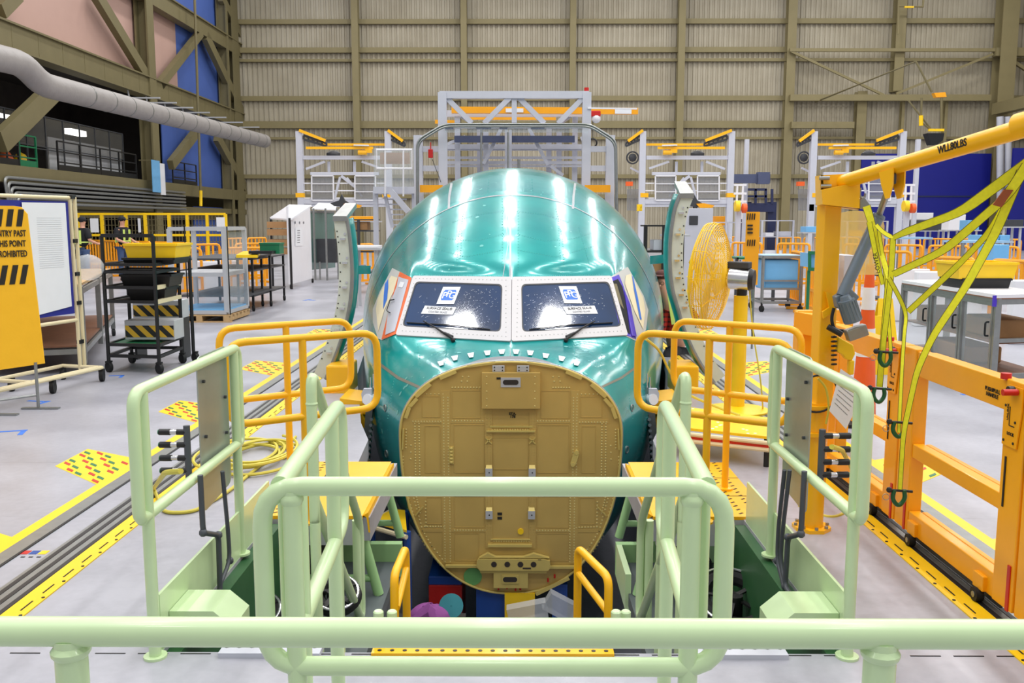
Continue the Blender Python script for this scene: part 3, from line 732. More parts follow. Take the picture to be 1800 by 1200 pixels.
# windshield frames and panes
def on_plane(x, z, lift, n=V((0, -1, 1.294)).normalized()): return V((x, plane_y(x, z), z)) + n * lift
for sx in (-1, 1):
    sd = 'left' if sx < 0 else 'right'
    nrm = V((-sx * -.376, -1, 1.294)).normalized(); nrm = V((sx * .376, -1, 1.294)).normalized()
    O = FR
    I = FI
    def rnd_poly(P, r=.03, n=4):
        q = fillet([V((a, 0, c)) for a, c in P], r, n, True); return [(p.x, p.z) for p in q]
    pl = lambda x, z, l: V((sx * x, plane_y(x, z), z)) + nrm * l
    o_ = rnd_poly(O, .02); i_ = rnd_poly(I, .045)
    fr = MB(); n = len(o_)
    a = [pl(x, z, .014) for x, z in o_]; c = [pl(x, z, .014) for x, z in i_]; dd = [pl(x, z, .003) for x, z in i_]; e = [pl(x, z, -.01) for x, z in o_]
    fr.v = a + c + dd + e
    for k in range(n):
        j = (k + 1) % n; fr.f += [(k, j, n + j, n + k), (n + k, n + j, 2 * n + j, 2 * n + k), (3 * n + k, 3 * n + j, j, k)]
    wf = fr.out('windshield_frame', 'framewhite', fus, smooth=False)
    bt = MB()
    for (x0, z0), (x1, z1) in ((_wp(890, 494), _wp(732, 491)), (_wp(890, 593), _wp(708, 583)), (_wp(890, 505), _wp(890, 585)), (_wp(728, 500), _wp(706, 572))):
        L = math.hypot(x1 - x0, z1 - z0); q = int(L / .036)
        for k in range(q + 1):
            p = pl(x0 + (x1 - x0) * k / q, z0 + (z1 - z0) * k / q, .0142); bt.cyl(p, p + nrm * .002, .005, 8)
    bt.out('frame_bolts', 'steel', wf)
    g = MB(); g.v = [pl(x, z, .007) for x, z in i_]; g.f = [tuple(range(n))]
    gm = mat('windshield_glass_' + sd, (6, 48, 92), .06, 0, .4, scale=1.6, coat=1.0, spec=1.0); gm.node_tree.nodes['Principled BSDF'].inputs['Coat Roughness'].default_value = .03  # light and dark mottling in the glass colour imitates patchy reflections
    pane = g.out('windshield_pane', gm, fus, smooth=False)
    gk = MB()
    c1 = [pl(x, z, .010) for x, z in i_]; cx = sum(x for x, z in i_) / n; cz = sum(z for x, z in i_) / n
    c2 = [pl(x + (cx - x) * .025, z + (cz - z) * .05, .010) for x, z in i_]
    gk.v = c1 + c2
    for k in range(n): j = (k + 1) % n; gk.f.append((k, j, n + j, n + k))
    gk.out('pane_seal', 'dark', pane, smooth=False)
    # wrinkled protective film streaks and specks
    fl = MB(); rnd = random.Random(11 + sx)
    for k in range(150):
        x = rnd.uniform(.12, .88); z = rnd.uniform(FI[0][1] + .05, FI[1][1] - .04)
        if (x > .75 and z > 1.0): continue
        if sx < 0 and rnd.random() < .4: x = rnd.uniform(.12, .45)
        L = rnd.choice((.004, .005, .006, .004, .008, .03)); a_ = rnd.uniform(-.9, -.3); w_ = .0018 if L > .02 else .0032
        p = pl(x, z, .0085); q = pl(x + L * math.cos(a_) * (1 if sx < 0 else -1), z + L * math.sin(a_) * .7, .0085); fl.bar(p, q, w_, .0008, up=nrm)
    fl.out('film_wrinkles', 'paper', pane, smooth=False)
    # supplier sheets taped to the pane
    def sheet_on(name, pts, m_, par, lift=.011):
        P = []
        for (px, py) in pts:
            d_ = ray(px, py); o0 = pl(.3, .9, lift); t = (o0 - CAM).dot(nrm) / d_.dot(nrm); P.append(CAM + d_ * t)
        mb_ = MB(); mb_.prism(P, nrm * .0008); return mb_.out(name, m_, par, smooth=False), P
    if sx < 0: q1 = [(779, 504), (810, 504), (798, 534), (767, 534)]; q2 = [(747, 537), (802, 540), (796, 553), (740, 551)]
    else: q1 = [(982, 503), (1013, 503), (1024, 533), (992, 533)]; q2 = [(989, 539), (1045, 537), (1051, 551), (996, 552)]
    lg = T('logo_sheet', 'white sheet with blue square logo on the %s windshield' % sd, 'sign', pl(.5, 1.0, .01))
    s1, P1 = sheet_on('paper_sheet', q1, 'paper', lg, .011)
    up = ((P1[0] - P1[3]) + (P1[1] - P1[2])).normalized(); rt = (P1[1] - P1[0]).normalized(); c0 = sum(P1, V()) / 4
    wd_ = (P1[1] - P1[0]).length; ht = (P1[0] - P1[3]).length
    if sx < 0: side = rt
    E = lambda u, v, l=.0012: c0 + rt * (u * wd_ / 2) + up * (v * ht / 2) + nrm * l
    oct_ = [(-.72, -.35), (-.6, -.58), (.6, -.58), (.72, -.35), (.72, .42), (.6, .62), (-.6, .62), (-.72, .42)]
    mb_ = MB(); mb_.prism([E(u, v) for u, v in oct_], nrm * .0006); mb_.out('blue_logo', 'bluetape', lg, smooth=False)
    rot = frame_rot(rt, up - rt * up.dot(rt) * .0); rot = Matrix((rt, up, nrm)).transposed().to_4x4()
    for ch, u, v in (('P', -.42, -.06), ('P', .0, .12), ('G', .43, -.06)):
        text(ch, ht * .52, lg, E(u, v, .0025), rot, 'paper', 'logo_letter', bold=.0012, sx=.8)
    ls = T('label_strip', 'white strip reading surface seal coated glass on the %s windshield' % sd, 'sign', pl(.5, .9, .01))
    s2, P2 = sheet_on('paper_strip', q2, 'paper', ls, .011)
    up = ((P2[0] - P2[3]) + (P2[1] - P2[2])).normalized(); rt = ((P2[1] - P2[0]) + (P2[2] - P2[3])).normalized(); c0 = sum(P2, V()) / 4
    ht = (P2[0] - P2[3]).length; rot = Matrix((rt, up, nrm)).transposed().to_4x4()
    text('SURFACE SEAL\u00ae', ht * .42, ls, c0 + up * ht * .2 + nrm * .002, rot, 'print', sx=.82)
    text('COATED GLASS', ht * .30, ls, c0 - up * ht * .24 + nrm * .002, rot, 'greyprint', sx=.85)
    # wiper
    wp = T('windshield_wiper', 'black wiper resting across the base of the %s windshield' % sd, 'wiper', H(796 if sx < 0 else 995, 600))
    ctr = [(797, 600), (783, 590), (768, 580), (746, 568)] if sx < 0 else [(994, 600), (1008, 590), (1022, 580), (1044, 568)]
    wpts = [H(p[0], p[1], .03) for p in ctr]
    MB().tube(wpts, [.012, .011, .008, .006], 8).out('arm', 'black', wp)
    MB().ball(H(ctr[0][0], ctr[0][1], .015), .022, 12).cyl(H(ctr[0][0], ctr[0][1] - 4, .03), H(ctr[1][0], ctr[1][1], .034), .014, 10).out('pivot', 'black', wp)
    bl = [(716, 569), (790, 573), (862, 581)] if sx < 0 else [(1076, 569), (1000, 573), (930, 581)]
    MB().tube([H(p[0], p[1], .016) for p in bl], .006, 6).out('blade', 'rubber', wp)
# side cockpit windows
def patch(name, pts, m_, par, lift, n=10, label=None, thick=0):
    """skin-hugging quad given by its four picture corners"""
    rows = []
    a, b2, c, d_ = pts
    for i in range(n + 1):
        t = i / n; row = []
        for k in range(n + 1):
            u = k / n
            x = (a[0] * (1 - u) + b2[0] * u) * (1 - t) + (d_[0] * (1 - u) + c[0] * u) * t
            y = (a[1] * (1 - u) + b2[1] * u) * (1 - t) + (d_[1] * (1 - u) + c[1] * u) * t
            p = H(x, y, lift)
            if p is None: p = row[-1] if row else V((0, 0, 0))
            row.append(p)
        rows.append(row)
    mb_ = MB(); mb_.sheet(rows); return mb_.out(name, m_, par, label=label)
def edge_tube(name, pts, r, m_, par, lift=.004, closed=True, n=8, label=None):
    P = []; q = pts + (pts[:1] if closed else [])
    for a, c in zip(q, q[1:]):
        for k in range(n):
            p = H(a[0] + (c[0] - a[0]) * k / n, a[1] + (c[1] - a[1]) * k / n, lift)
            if p: P.append(p)
    if not closed:
        p = H(*pts[-1], lift)
        if p: P.append(p)
    mb_ = MB(); mb_.tube(P, r, 6, closed=closed); return mb_.out(name, m_, par, label=label)
def pp(name, poly, m_, par, lift, n=5):
    """skin-hugging polygon given by picture corners"""
    P = []
    for a, c in zip(poly, poly[1:] + poly[:1]):
        for k in range(n): P.append((a[0] + (c[0] - a[0]) * k / n, a[1] + (c[1] - a[1]) * k / n))
    cx = sum(p[0] for p in P) / len(P); cy = sum(p[1] for p in P) / len(P); mb_ = MB(); N = len(P); R_ = 5; ok = H(cx, cy, lift)
    mb_.v.append(ok); last = ok
    for r in range(1, R_ + 1):
        for p in P:
            q = H(cx + (p[0] - cx) * r / R_, cy + (p[1] - cy) * r / R_, lift) or last; last = q; mb_.v.append(q)
    for k in range(N):
        mb_.f.append((0, 1 + k, 1 + (k + 1) % N))
        for r in range(R_ - 1): a = 1 + r * N; b_ = a + N; mb_.f.append((a + k, b_ + k, b_ + (k + 1) % N, a + (k + 1) % N))
    return mb_.out(name, m_, par)
sw = pp('side_window_surround', [(690, 471), (725, 489), (699, 586), (672, 598), (665, 595), (656, 567), (656, 543), (668, 513)], 'winframe', fus, .004)
pp('side_window_pane', [(689, 485), (700, 489), (693, 513), (677, 545), (666, 583), (662, 543), (665, 525), (676, 503)], 'tan', sw, .008)
pp('blue_tape_strip', [(684, 491), (684, 505), (682, 526), (675, 544), (676, 520), (678, 500)], 'bluetape', sw, .011)
op = pp('opening_window', [(704, 478), (724, 489), (699, 587), (672, 597), (676, 580), (693, 513), (700, 489)], 'orange_seal', fus, .009)
pp('opening_window_glass', [(702, 487), (719, 493), (695, 583), (679, 589), (685, 540), (699, 504)], 'gantry', op, .012)
edge_tube('window_handle', [(697, 529), (690, 530), (684, 548), (690, 552)], .006, 'black', op, .03, closed=False)
pp('paper_tag', [(706, 496), (713, 498), (709, 507), (702, 505)], 'paper', op, .015)
sw = pp('side_window_surround', [(1103, 469), (1131, 520), (1139, 545), (1135, 580), (1119, 600), (1095, 589), (1091, 584), (1069, 489)], 'winframe', fus, .004)
ow = pp('side_window_opening', [(1068, 491), (1087, 483), (1094, 500), (1106, 540), (1117, 596), (1095, 588), (1091, 583)], 'violet', sw, .007)
pp('opening_gap', [(1073, 497), (1085, 491), (1093, 505), (1101, 547), (1107, 588), (1094, 581)], 'blackcloth', sw, .010)
pp('interior_panel', [(1077, 500), (1083, 500), (1096, 545), (1088, 534)], 'olive', sw, .012)
pp('violet_film', [(1095, 508), (1106, 536), (1117, 592), (1109, 591), (1099, 535)], 'violet', sw, .014)
pp('side_window_pane', [(1099, 485), (1107, 482), (1129, 523), (1133, 545), (1129, 579), (1113, 545), (1097, 499)], 'tan', sw, .010)
pp('blue_tape_strip', [(1109, 485), (1111, 487), (1120, 527), (1126, 563), (1123, 562), (1113, 513)], 'bluetape', sw, .014)
# trapezoid tabs above the bulkhead
tb = MB()
for cx, cy, rr_ in ((776, 640, -.22), (800, 631, -.2), (828, 626, -.15), (857, 622, -.08), (882, 620, -.03), (907, 620, .03), (932, 622, .08), (959, 627, .15), (987, 632, .2), (1013, 640, .22)):
    P = []
    for u, v in ((-6, -4), (6, -4), (3.5, 4), (-3.5, 4)):
        x = cx + u * math.cos(rr_) - v * math.sin(rr_); y = cy + u * math.sin(rr_) + v * math.cos(rr_); P.append(H(x, y, .008) or W(x, y, YN + .1))
    tb.prism(P, (0, -.004, .004))
tb.out('radome_hinge_tabs', 'white', fus, smooth=False)
# small fittings on the flanks
for px, py in ((678, 717), (1110, 717), (680, 797), (1101, 790)):
    p = H(px, py, .006)
    if p: MB().torus(p, .028, .006, axis=(p.x, -.6, 0), seg=16, sub=6).out('flush_port', 'steel', fus)
# side seam strip and row of studs where the section is jigged
# ---------------- forward pressure bulkhead
m = mat('gold_green_zinc_chromate', (198, 167, 92), .42, .1, var=.12, scale=2.2, coat=.15); MT['gold'] = m
MT['gold2'] = mat('gold_chromate_stiffener', (212, 190, 108), .42, .15, var=.06)
MT['goldrivet'] = mat('chromate_rivet_heads', (222, 206, 136), .4, .25, var=.02)
def B(cx, cy, y=0.0): return V(((cx - 610) / 525.6, YN - .02 + y, .58 - (cy - 75) / 525.6 * 1.0))
bk = MB(); ol = [fpt(0, 2 * math.pi * k / 120) for k in range(120)]
ol2 = [V((p.x * .99, YN - .02, p.z * .99 - .004)) for p in ol]
bk.v = ol2 + [p + V((0, .05, 0)) for p in ol2]; bk.f = [tuple(range(120))] + [(k, (k + 1) % 120, 120 + (k + 1) % 120, 120 + k) for k in range(120)]
bulk = bk.out('pressure_bulkhead', 'gold', fus)
rm = MB(); rm.tube([V((p.x * .997, YN - .03, p.z * .997 - .001)) for p in ol], .010, 8, closed=True); rm.out('bulkhead_flange', 'gold2', bulk)
rm = MB(); rm.tube([V((p.x * 1.004, YN - .005, p.z * 1.003)) for p in ol], .012, 8, closed=True); rm.out('skin_edge', 'seam', bulk)
rvb = MB()
def rl(pts, step=12.5, r=.0075):
    for a, c in zip(pts, pts[1:]):
        L = math.hypot(c[0] - a[0], c[1] - a[1]); n = max(1, round(L / step))
        for k in range(n + 1):
            p = B(a[0] + (c[0] - a[0]) * k / n, a[1] + (c[1] - a[1]) * k / n); rvb.lathe(p, [(r, 0), (r * .8, .004), (r * .3, .006)], (0, -1, 0), 8)
st = MB()
def sb_(x0, y0, x1, y1, t=.006): st.span(B(x0, y0, -t), B(x1, y1, .004))
for x in (198, 216, 322, 341, 878, 893, 1001, 1018): rl([(x, 345 if x in (198, 216, 1001, 1018) else 230), (x, 570)])
for x in (322, 345, 868, 886): rl([(x, 660), (x, 960)])
for x in (508, 523, 696, 711): rl([(x, 285), (x, 545)]); rl([(x, 655), (x, 890)])
rl([(190, 335), (310, 335)]); rl([(360, 332), (490, 332)]); rl([(725, 332), (860, 332)]); rl([(905, 337), (1020, 337)])
rl([(360, 187), (478, 187)]); rl([(790, 187), (860, 187)]); rl([(250, 215), (320, 215)], 16, .006); rl([(895, 215), (980, 215)], 16, .006)
rl([(365, 818), (500, 818)]); rl([(710, 818), (862, 818)]); rl([(235, 802), (318, 802)]); rl([(895, 805), (985, 802)])
rl([(520, 370), (705, 370)], 11); rl([(525, 868), (700, 868)], 11); rl([(240, 690), (240, 800)], 16); rl([(985, 690), (985, 800)], 16)
for sx in (-1, 1):
    M_ = lambda x: 610 + sx * x
    rl([(M_(465), 490), (M_(468), 560), (M_(440), 690), (M_(400), 840), (M_(370), 900), (M_(310), 975)], 15)
    rl([(M_(425), 660), (M_(385), 820), (M_(345), 890), (M_(300), 950)], 17); rl([(M_(410), 670), (M_(395), 740)], 13); rl([(M_(450), 370), (M_(452), 450)], 14); rl([(M_(430), 440), (M_(432), 500)], 26)
    rl([(M_(205), 140), (M_(180), 140)], 22); rl([(M_(210), 160), (M_(185), 160)], 22)
rvb.out('rivet_heads', 'goldrivet', bulk)['kind'] = 'stuff'
for x0, x1 in ((500, 530), (690, 718)): sb_(x0, 280, x1, 900)
sb_(312, 200, 350, 968, .004); sb_(868, 200, 902, 968, .004); sb_(190, 325, 500, 342, .003); sb_(718, 325, 1030, 342, .003); sb_(225, 812, 500, 826, .003); sb_(718, 812, 990, 826, .003)
for x0, y0, x1, y1 in ((360, 200, 480, 320), (230, 225, 305, 315), (740, 200, 860, 320), (910, 225, 1000, 315), (240, 355, 305, 560), (365, 350, 495, 560), (725, 350, 860, 560), (915, 355, 975, 560), (365, 665, 495, 805), (725, 665, 860, 805), (245, 670, 310, 790), (910, 670, 975, 790), (365, 832, 470, 955), (725, 832, 860, 955), (535, 405, 685, 545)):
    for s_, e_ in (((x0, y0), (x1, y0)), ((x1, y0), (x1, y1)), ((x1, y1), (x0, y1)), ((x0, y1), (x0, y0))): st.bar(B(*s_, -.001), B(*e_, -.001), .004, .004)
st.out('stiffeners', 'gold', bulk, smooth=False)
bx = MB(); bx.span(B(487, 118, -.05), B(735, 275, .0)); top = bx.out('upper_access_box', 'gold', bulk, smooth=False, bevel=.004)
rvb = MB()
for x, (y0, y1) in ((508, (135, 262)), (712, (135, 262))):
    for k in range(5): p = B(x, y0 + (y1 - y0) * k / 4, -.05); rvb.lathe(p, [(.006, 0), (.003, .004)], (0, -1, 0), 8)
rvb.out('box_rivets', 'goldrivet', top)
def oval(mb_, cx, cy, w, h, y, t):
    P = [B(cx + math.copysign(w / 2 - h / 2, math.cos(a)) + math.cos(a) * h / 2, cy + math.sin(a) * h / 2, y) for a in [math.pi * 2 * (k + .5) / 24 for k in range(24)]]; mb_.prism(P, (0, -t, 0))
fp = MB(); fp.span(B(568, 139, -.056), B(652, 180, -.05)); fp.out('latch_plate', 'alu', top, smooth=False)
s_ = MB(); oval(s_, 610, 159, 66, 22, -.056, .002); s_.out('oval_slot', 'dark_int', top, smooth=False)
s_ = MB(); s_.span(B(550, 138, -.053), B(568, 147, -.05)); s_.out('black_tag', 'print', top, smooth=False)
for cx in (558, 662):
    h_ = MB().span(B(cx - 26, 90, -.03), B(cx + 26, 117, .0)).out('hinge_block', 'alu', bulk, smooth=False, bevel=.003)
    q = MB()
    for u in (-17, 17):
        for v in (97, 110): q.cyl(B(cx + u, v, -.03), B(cx + u, v, -.032), .006, 8)
    q.out('bolt_holes', 'print', h_)
text('STA.\n178', .030, bulk, B(618, 307, -.003), (math.pi / 2, 0, 0), 'print', 'stencil', bold=.0012, spacing=.8)
ch = MB(); ch.span(B(505, 372, -.022), B(715, 379, 0)); ch.span(B(520, 352, -.01), B(704, 360, 0)); ch.span(B(510, 878, -.03), B(702, 889, 0)); ch.span(B(522, 856, -.012), B(694, 861, 0))
ch.bar(B(325, 977, -.02), B(470, 977, -.02), .03, .02); ch.bar(B(765, 980, -.02), B(890, 980, -.02), .03, .02)
ch.out('cross_channels', 'gold2', bulk, smooth=False)
for cx, cy in ((516, 556), (702, 556), (516, 745), (700, 745)):
    b_ = MB().span(B(cx - 15, cy - 18, -.03), B(cx + 15, cy + 18, 0)); b_ = b_.out('lug_block', 'alu', bulk, smooth=False)
    MB().cyl(B(cx + 1, cy, -.03), B(cx + 1, cy, -.031), .006, 10).out('lug_hole', 'print', b_)
    MB().prism([B(cx - 14, cy - 18, -.03), B(cx + 14, cy - 18, -.03), B(cx + 12, cy - 34, 0), B(cx - 12, cy - 34, 0)], (0, .004, -.0)).out('lug_gusset', 'gold2', b_, smooth=False)
# lower fitting
lf = MB(); P = [B(*q, -.06) for q in ((462, 950), (470, 938), (755, 938), (780, 945), (783, 975), (772, 990), (475, 990), (462, 972))]
lf.prism(P, (0, .05, 0)); lf.prism([B(*q, -.05) for q in ((472, 935), (510, 914), (545, 930), (665, 930), (710, 915), (778, 935))], (0, .045, 0))
lf.prism([B(*q, -.045) for q in ((475, 992), (768, 992), (765, 1004), (685, 1004), (685, 1072), (535, 1072), (535, 1004), (478, 1004))], (0, .04, 0))
lfo = lf.out('jacking_fitting', 'gold2', bulk, smooth=False)
h_ = MB()
for cx in (537, 595, 652, 709): h_.cyl(B(cx, 961, -.0602), B(cx, 961, -.062), .024, 16)
oval(h_, 607, 1031, 62, 22, -.052, .003); h_.span(B(662, 975, -.062), B(698, 982, -.06)); h_.span(B(728, 938, -.062), B(742, 941, -.06)); h_.out('fitting_holes', 'dark_int', lfo, smooth=False)
MB().span(B(572, 1012, -.052), B(645, 1050, -.045)).out('slot_plate', 'gold2', lfo, smooth=False)
MB().cyl(B(443, 1028, -.001), B(443, 1028, -.006), .076, 28).out('green_cover_disc', mat('pale_green_cover', (104, 166, 96), .5), bulk)
MB().cyl(B(653, 822, 0), B(653, 822, -.012), .025, 20).out('yellow_cap', 'bright_yellow', bulk)
q = MB()
for cx, cy in ((562, 744), (562, 763)): q.span(B(cx - 10, cy - 6, -.004), B(cx + 10, cy + 6, 0))
q.out('black_decals', 'print', bulk, smooth=False)
q = MB()
for cx, cy in ((773, 1040), (802, 1022), (556, 1078), (593, 1072), (631, 1080), (652, 1078)): q.cyl(B(cx, cy - 8, -.02), B(cx, cy + 8, -.02), .008, 8)
q.out('red_drain_plugs', 'red', bulk)
q = MB(); q.bar(B(877, 520, -.02), B(893, 468, -.02), .045, .012, up=(0, -1, 0)); q.cyl(B(877, 520, 0), B(877, 520, -.03), .018, 12); q.cyl(B(893, 468, 0), B(893, 468, -.03), .018, 12); q.out('angled_bracket', 'gold2', bulk, smooth=False)
q = MB()
for k in range(5): q.ball(B(354, 452 + k * 15, -.012), .015, 8)
q.span(B(344, 445, -.012), B(364, 520, 0)); q.out('nut_strip', 'gold2', bulk)
q = MB()
for cx, cy, s2 in ((515, 417, 13), (702, 417, 13)): q.bar(B(cx - s2, cy - s2, -.012), B(cx + s2, cy + s2, -.012), .008); q.bar(B(cx + s2, cy - s2, -.012), B(cx - s2, cy + s2, -.012), .008)
for a, c in (((195, 750), (230, 708)), ((1025, 750), (985, 708))): q.bar(B(*a, -.014), B(*c, -.014), .01)
q.out('cross_clips', 'gold2', bulk, smooth=False)
q = MB()
for a, c in (((308, 145), (378, 115)), ((205, 225), (268, 170)), ((845, 115), (912, 145)), ((952, 170), (1015, 225))):
    MB().bar(B(*a, -.02), B(*c, -.02), .012, .03).out('rim_angle', 'gold2', bulk, smooth=False)
for sx in (-1, 1):
    for (x0, y0), (x1, y1) in (((400, 232), (432, 268)), ((432, 268), (450, 318))): q.bar(B(610 + sx * x0, y0, -.02), B(610 + sx * x1, y1, -.02), .012, .03)
    q.bar(B(610 + sx * 460, 365, -.015), B(610 + sx * 465, 455, -.015), .01, .03)
q.bar(B(425, 95, -.015), B(545, 78, -.015), .006, .02); q.bar(B(680, 78, -.015), B(800, 97, -.015), .006, .02); q.bar(B(720, 1105, -.02), B(865, 1030, -.02), .012, .03); q.out('rim_angles', 'gold2', bulk, smooth=False)

# ---------------------------------------------------------------- open doors beside the nose
def door(sg, label):
    px = [(598, 385), (603, 415), (608, 470), (606, 520), (598, 565), (580, 620), (562, 662)] if sg < 0 else [(1207, 345), (1197, 370), (1189, 420), (1189, 470), (1193, 507), (1203, 540), (1212, 573), (1236, 627), (1265, 667)]
    Y0 = 9.2
    dr = T('open_fuselage_door', label, 'aircraft door', W(px[-1][0], px[-1][1], Y0))
    c = [W(x, y, Y0) for x, y in px]
    c = fillet([c[0]] + c[1:-1] + [c[-1]], .25, 6)
    wdt = .135; th = .045
    inn, outr = [], []
    for i, p in enumerate(c):
        a = c[max(i - 1, 0)]; d_ = c[min(i + 1, len(c) - 1)]; t = (d_ - a).normalized(); n_ = V((-t.z, 0, t.x)); n_ = n_ if n_.x * -sg < 0 else -n_
        inn.append(p); outr.append(n_)
    # white inner pan facing the camera, teal outer skin curving away behind it
    rows = []
    for p, n_ in zip(inn, outr): rows.append([p + n_ * (sg * 0 - wdt / 2), p + n_ * wdt / 2])
    mb_ = MB(); mb_.sheet(rows); mb_.sheet([[r_[0] + V((0, .03, 0)), r_[1] + V((0, .03, 0))] for r_ in rows])
    for e in (0, 1): mb_.sheet([[r_[e], r_[e] + V((0, .03, 0))] for r_ in rows])
    pan = mb_.out('inner_pan', 'cream' if 0 else mat('pale_green_inner_primer_%s' % ('l' if sg < 0 else 'r'), (206, 212, 200), .45), dr)
    mb_ = MB(); sk = []
    for p, n_ in zip(inn, outr):
        s0 = p + n_ * (-wdt / 2)
        if (s0.x - p.x) * sg > 0: s0 = p + n_ * (wdt / 2)
        # inboard edge carries the skin
        q0 = s0 + V((0, .0, 0)); sk.append([q0, q0 + V((-sg * .03, .03, 0)), q0 + V((-sg * .045, .08, .005)), q0 + V((-sg * .045, .13, .01))])
    mb_.sheet(sk); sko = mb_.out('outer_skin', 'teal_door', dr)
    sd_ = sko.modifiers.new('th', 'SOLIDIFY'); sd_.thickness = .02
    mb_ = MB(); mb_.tube([r_[0] for r_ in sk], .02, 8); mb_.out('edge_seal', 'steel', dr)
    f_ = MB(); L = len(inn)
    for k in (5, 10, 16, 21, 27, 32):
        if k < L:
            p = inn[k]; f_.box(p + V((0, -.02, 0)), (.05, .04, .02)); f_.cyl(p + V((.02, -.005, .05)), p + V((.02, -.012, .05)), .012, 10)
    f_.out('latch_fittings', 'chrome', dr, smooth=False)
    f_ = MB(); 
    for k in range(2, L - 1, 2):
        p = inn[k] + outr[k] * wdt * .38; f_.cyl(p, p + V((0, -.004, 0)), .007, 8)
    f_.out('fastener_holes', 'print', dr)
    t0 = inn[0]; cp = MB(); cp.prism([t0 + V((-.07, -.02, -.02)), t0 + V((.07, -.02, -.02)), t0 + V((.08, .5, .12)), t0 + V((-.04, .5, .12))], (0, 0, .05)); cp.out('top_cap', 'steel', dr, smooth=False)
    a = W(633 if sg < 0 else 1180, 474 if sg < 0 else 454, Y0 + .5); e = W(648 if sg < 0 else 1146, 474 if sg < 0 else 457, Y0 + .8)
    a.x = inn[9].x; MB().bar(a, e, .05, .09).out('hold_open_arm', 'teal_door', dr, smooth=False)
    return dr
door(-1, 'open teal cargo door panel standing off the left side of the nose'); door(1, 'open teal door panel standing off the right side of the nose beside the fan')
# ---------------------------------------------------------------- mint green handrails
RR = .0235
def cap(mb, p, r=RR): mb.ball(p, r * 1.12, 10)
# foreground rail
zt = 1.055; fp0 = F(900, 1112, zt); yf = fp0.y
hr = T('foreground_handrail', 'thick pale green handrail running right across the bottom foreground', 'handrail', (0, yf, 0))
MB().tube([(-1.9, yf, zt), (1.9, yf, zt)], RR, 20).out('top_rail', 'mint', hr)
for px in (125, 1547):
    x = W(px, 1150, yf).x; mb = MB(); mb.tube([(x, yf, 0), (x, yf, zt - .01)], RR * 1.06, 16); mb.lathe((x, yf, zt - RR * 1.75), [(RR * 1.1, 0), (RR * 1.28, .006), (RR * 1.3, .012), (RR * 1.05, .02)], seg=16)
    mb.lathe((x, yf, 0), [(.06, 0), (.06, .008)], seg=16); mb.out('post', 'mint', hr)
# enclosure rail in front of the pit
Y2 = F(867, 855, 1.07).y
xl, xr = W(460, 900, Y2).x, W(1275, 900, Y2).x; zb2 = W(870, 1171, Y2).z
Lf, Rf = F(598, 707, 1.07), F(1167, 707, 1.07)
en = T('enclosure_handrail', 'pale green guard rail enclosure before the stair opening, with front bar below the gold bulkhead', 'handrail', ((xl + xr) / 2, Y2, 0))
MB().tube([(xl, Y2, .8), (xl, Y2, 1.07), (xr, Y2, 1.07), (xr, Y2, zb2), (xl, Y2, zb2), (xl, Y2, .8)], RR, 16, fl=.10).out('front_loop', 'mint', en)
for px in (517, 1213):
    x = W(px, 1000, Y2 + .0).x; mb = MB(); mb.tube([(x, Y2, 0), (x, Y2, 1.06)], RR, 16); mb.lathe((x, Y2, 1.07 - RR * 1.9), [(RR, 0), (RR * 1.2, .01), (RR * 1.2, .018), (RR, .026)], seg=16); mb.lathe((x, Y2, 0), [(.06, 0), (.06, .01)], seg=16); mb.out('front_post', 'mint', en)
for sg, fr_, x0 in ((-1, Lf, xl), (1, Rf, xr)):
    a = V((x0 - sg * .045, Y2 + .005, 1.07)); c = V((fr_.x, fr_.y, 1.07)); zb_ = zb2 + .02
    MB().tube([a, c, (c.x, c.y, zb_), (a.x, a.y + .06, zb_), (a.x, a.y + .06, 1.06)], RR, 16, fl=.10).out('side_loop', 'mint', en)
    for t in (.22, .80):
        p = a.lerp(c, t); mb = MB(); mb.tube([(p.x, p.y, 0), (p.x, p.y, 1.06)], RR, 14); mb.lathe((p.x, p.y, 0), [(.06, 0), (.06, .01)], seg=14); mb.out('side_post', 'mint', en)
# sloping stair handrails beside the pit
for sg, nm, tp, lo, pst in ((-1, 'left', (546, 648), (632, 918), 627), (1, 'right', (1207, 646), (1127, 918), 1141)):
    Y3 = 3.85; top = W(tp[0], tp[1], Y3); e = W(lo[0], lo[1], 4.9); zt3 = top.z
    st = T('stair_handrail', 'pale green sloping stair handrail on the %s going down beside the nose' % nm, 'handrail', (top.x, Y3, 0))
    dz = .58
    MB().tube([(top.x, Y3, zt3 - dz - .1), top, e, e - V((0, 0, dz)), (top.x, Y3, zt3 - dz)], RR, 14, fl=.11).out('sloping_loop', 'mint', st)
    MB().tube([(top.x, Y3, 0 - .5), (top.x, Y3, zt3 - .14)], RR, 14).lathe((top.x, Y3, zt3 - .16), [(RR, 0), (RR * 1.15, .008), (RR, .016)], seg=14).out('upper_post', 'mint', st)
    p = W(pst, 950, 4.88); MB().tube([(p.x, 4.88, -.5), (p.x, 4.88, e.z + .02)], RR, 14).out('lower_post', 'mint', st)
    p = V(top).lerp(e, .45); MB().tube([(p.x, p.y, -.5), (p.x, p.y, p.z)], RR, 14).out('middle_post', 'mint', st)
    # short stub rails low at the front
    s2 = T('stub_handrail', 'pair of short pale green pipe ends standing just left of the stair centre' if sg < 0 else 'pair of short pale green pipe ends standing just right of the stair centre', 'handrail', W(679 if sg < 0 else 1090, 1085, 3.5))
    for q, px in enumerate((665, 689) if sg < 0 else (1083, 1100)):
        p = W(px, 1075, 3.50 + .05 * q); MB().tube([(p.x, p.y, 0 if q else 0), p + V((0, 0, -.02)), p], RR * .9, 12).lathe(p, [(RR * .9, 0), (RR * .7, .005)], seg=12).out('pipe_end', 'mint', s2)
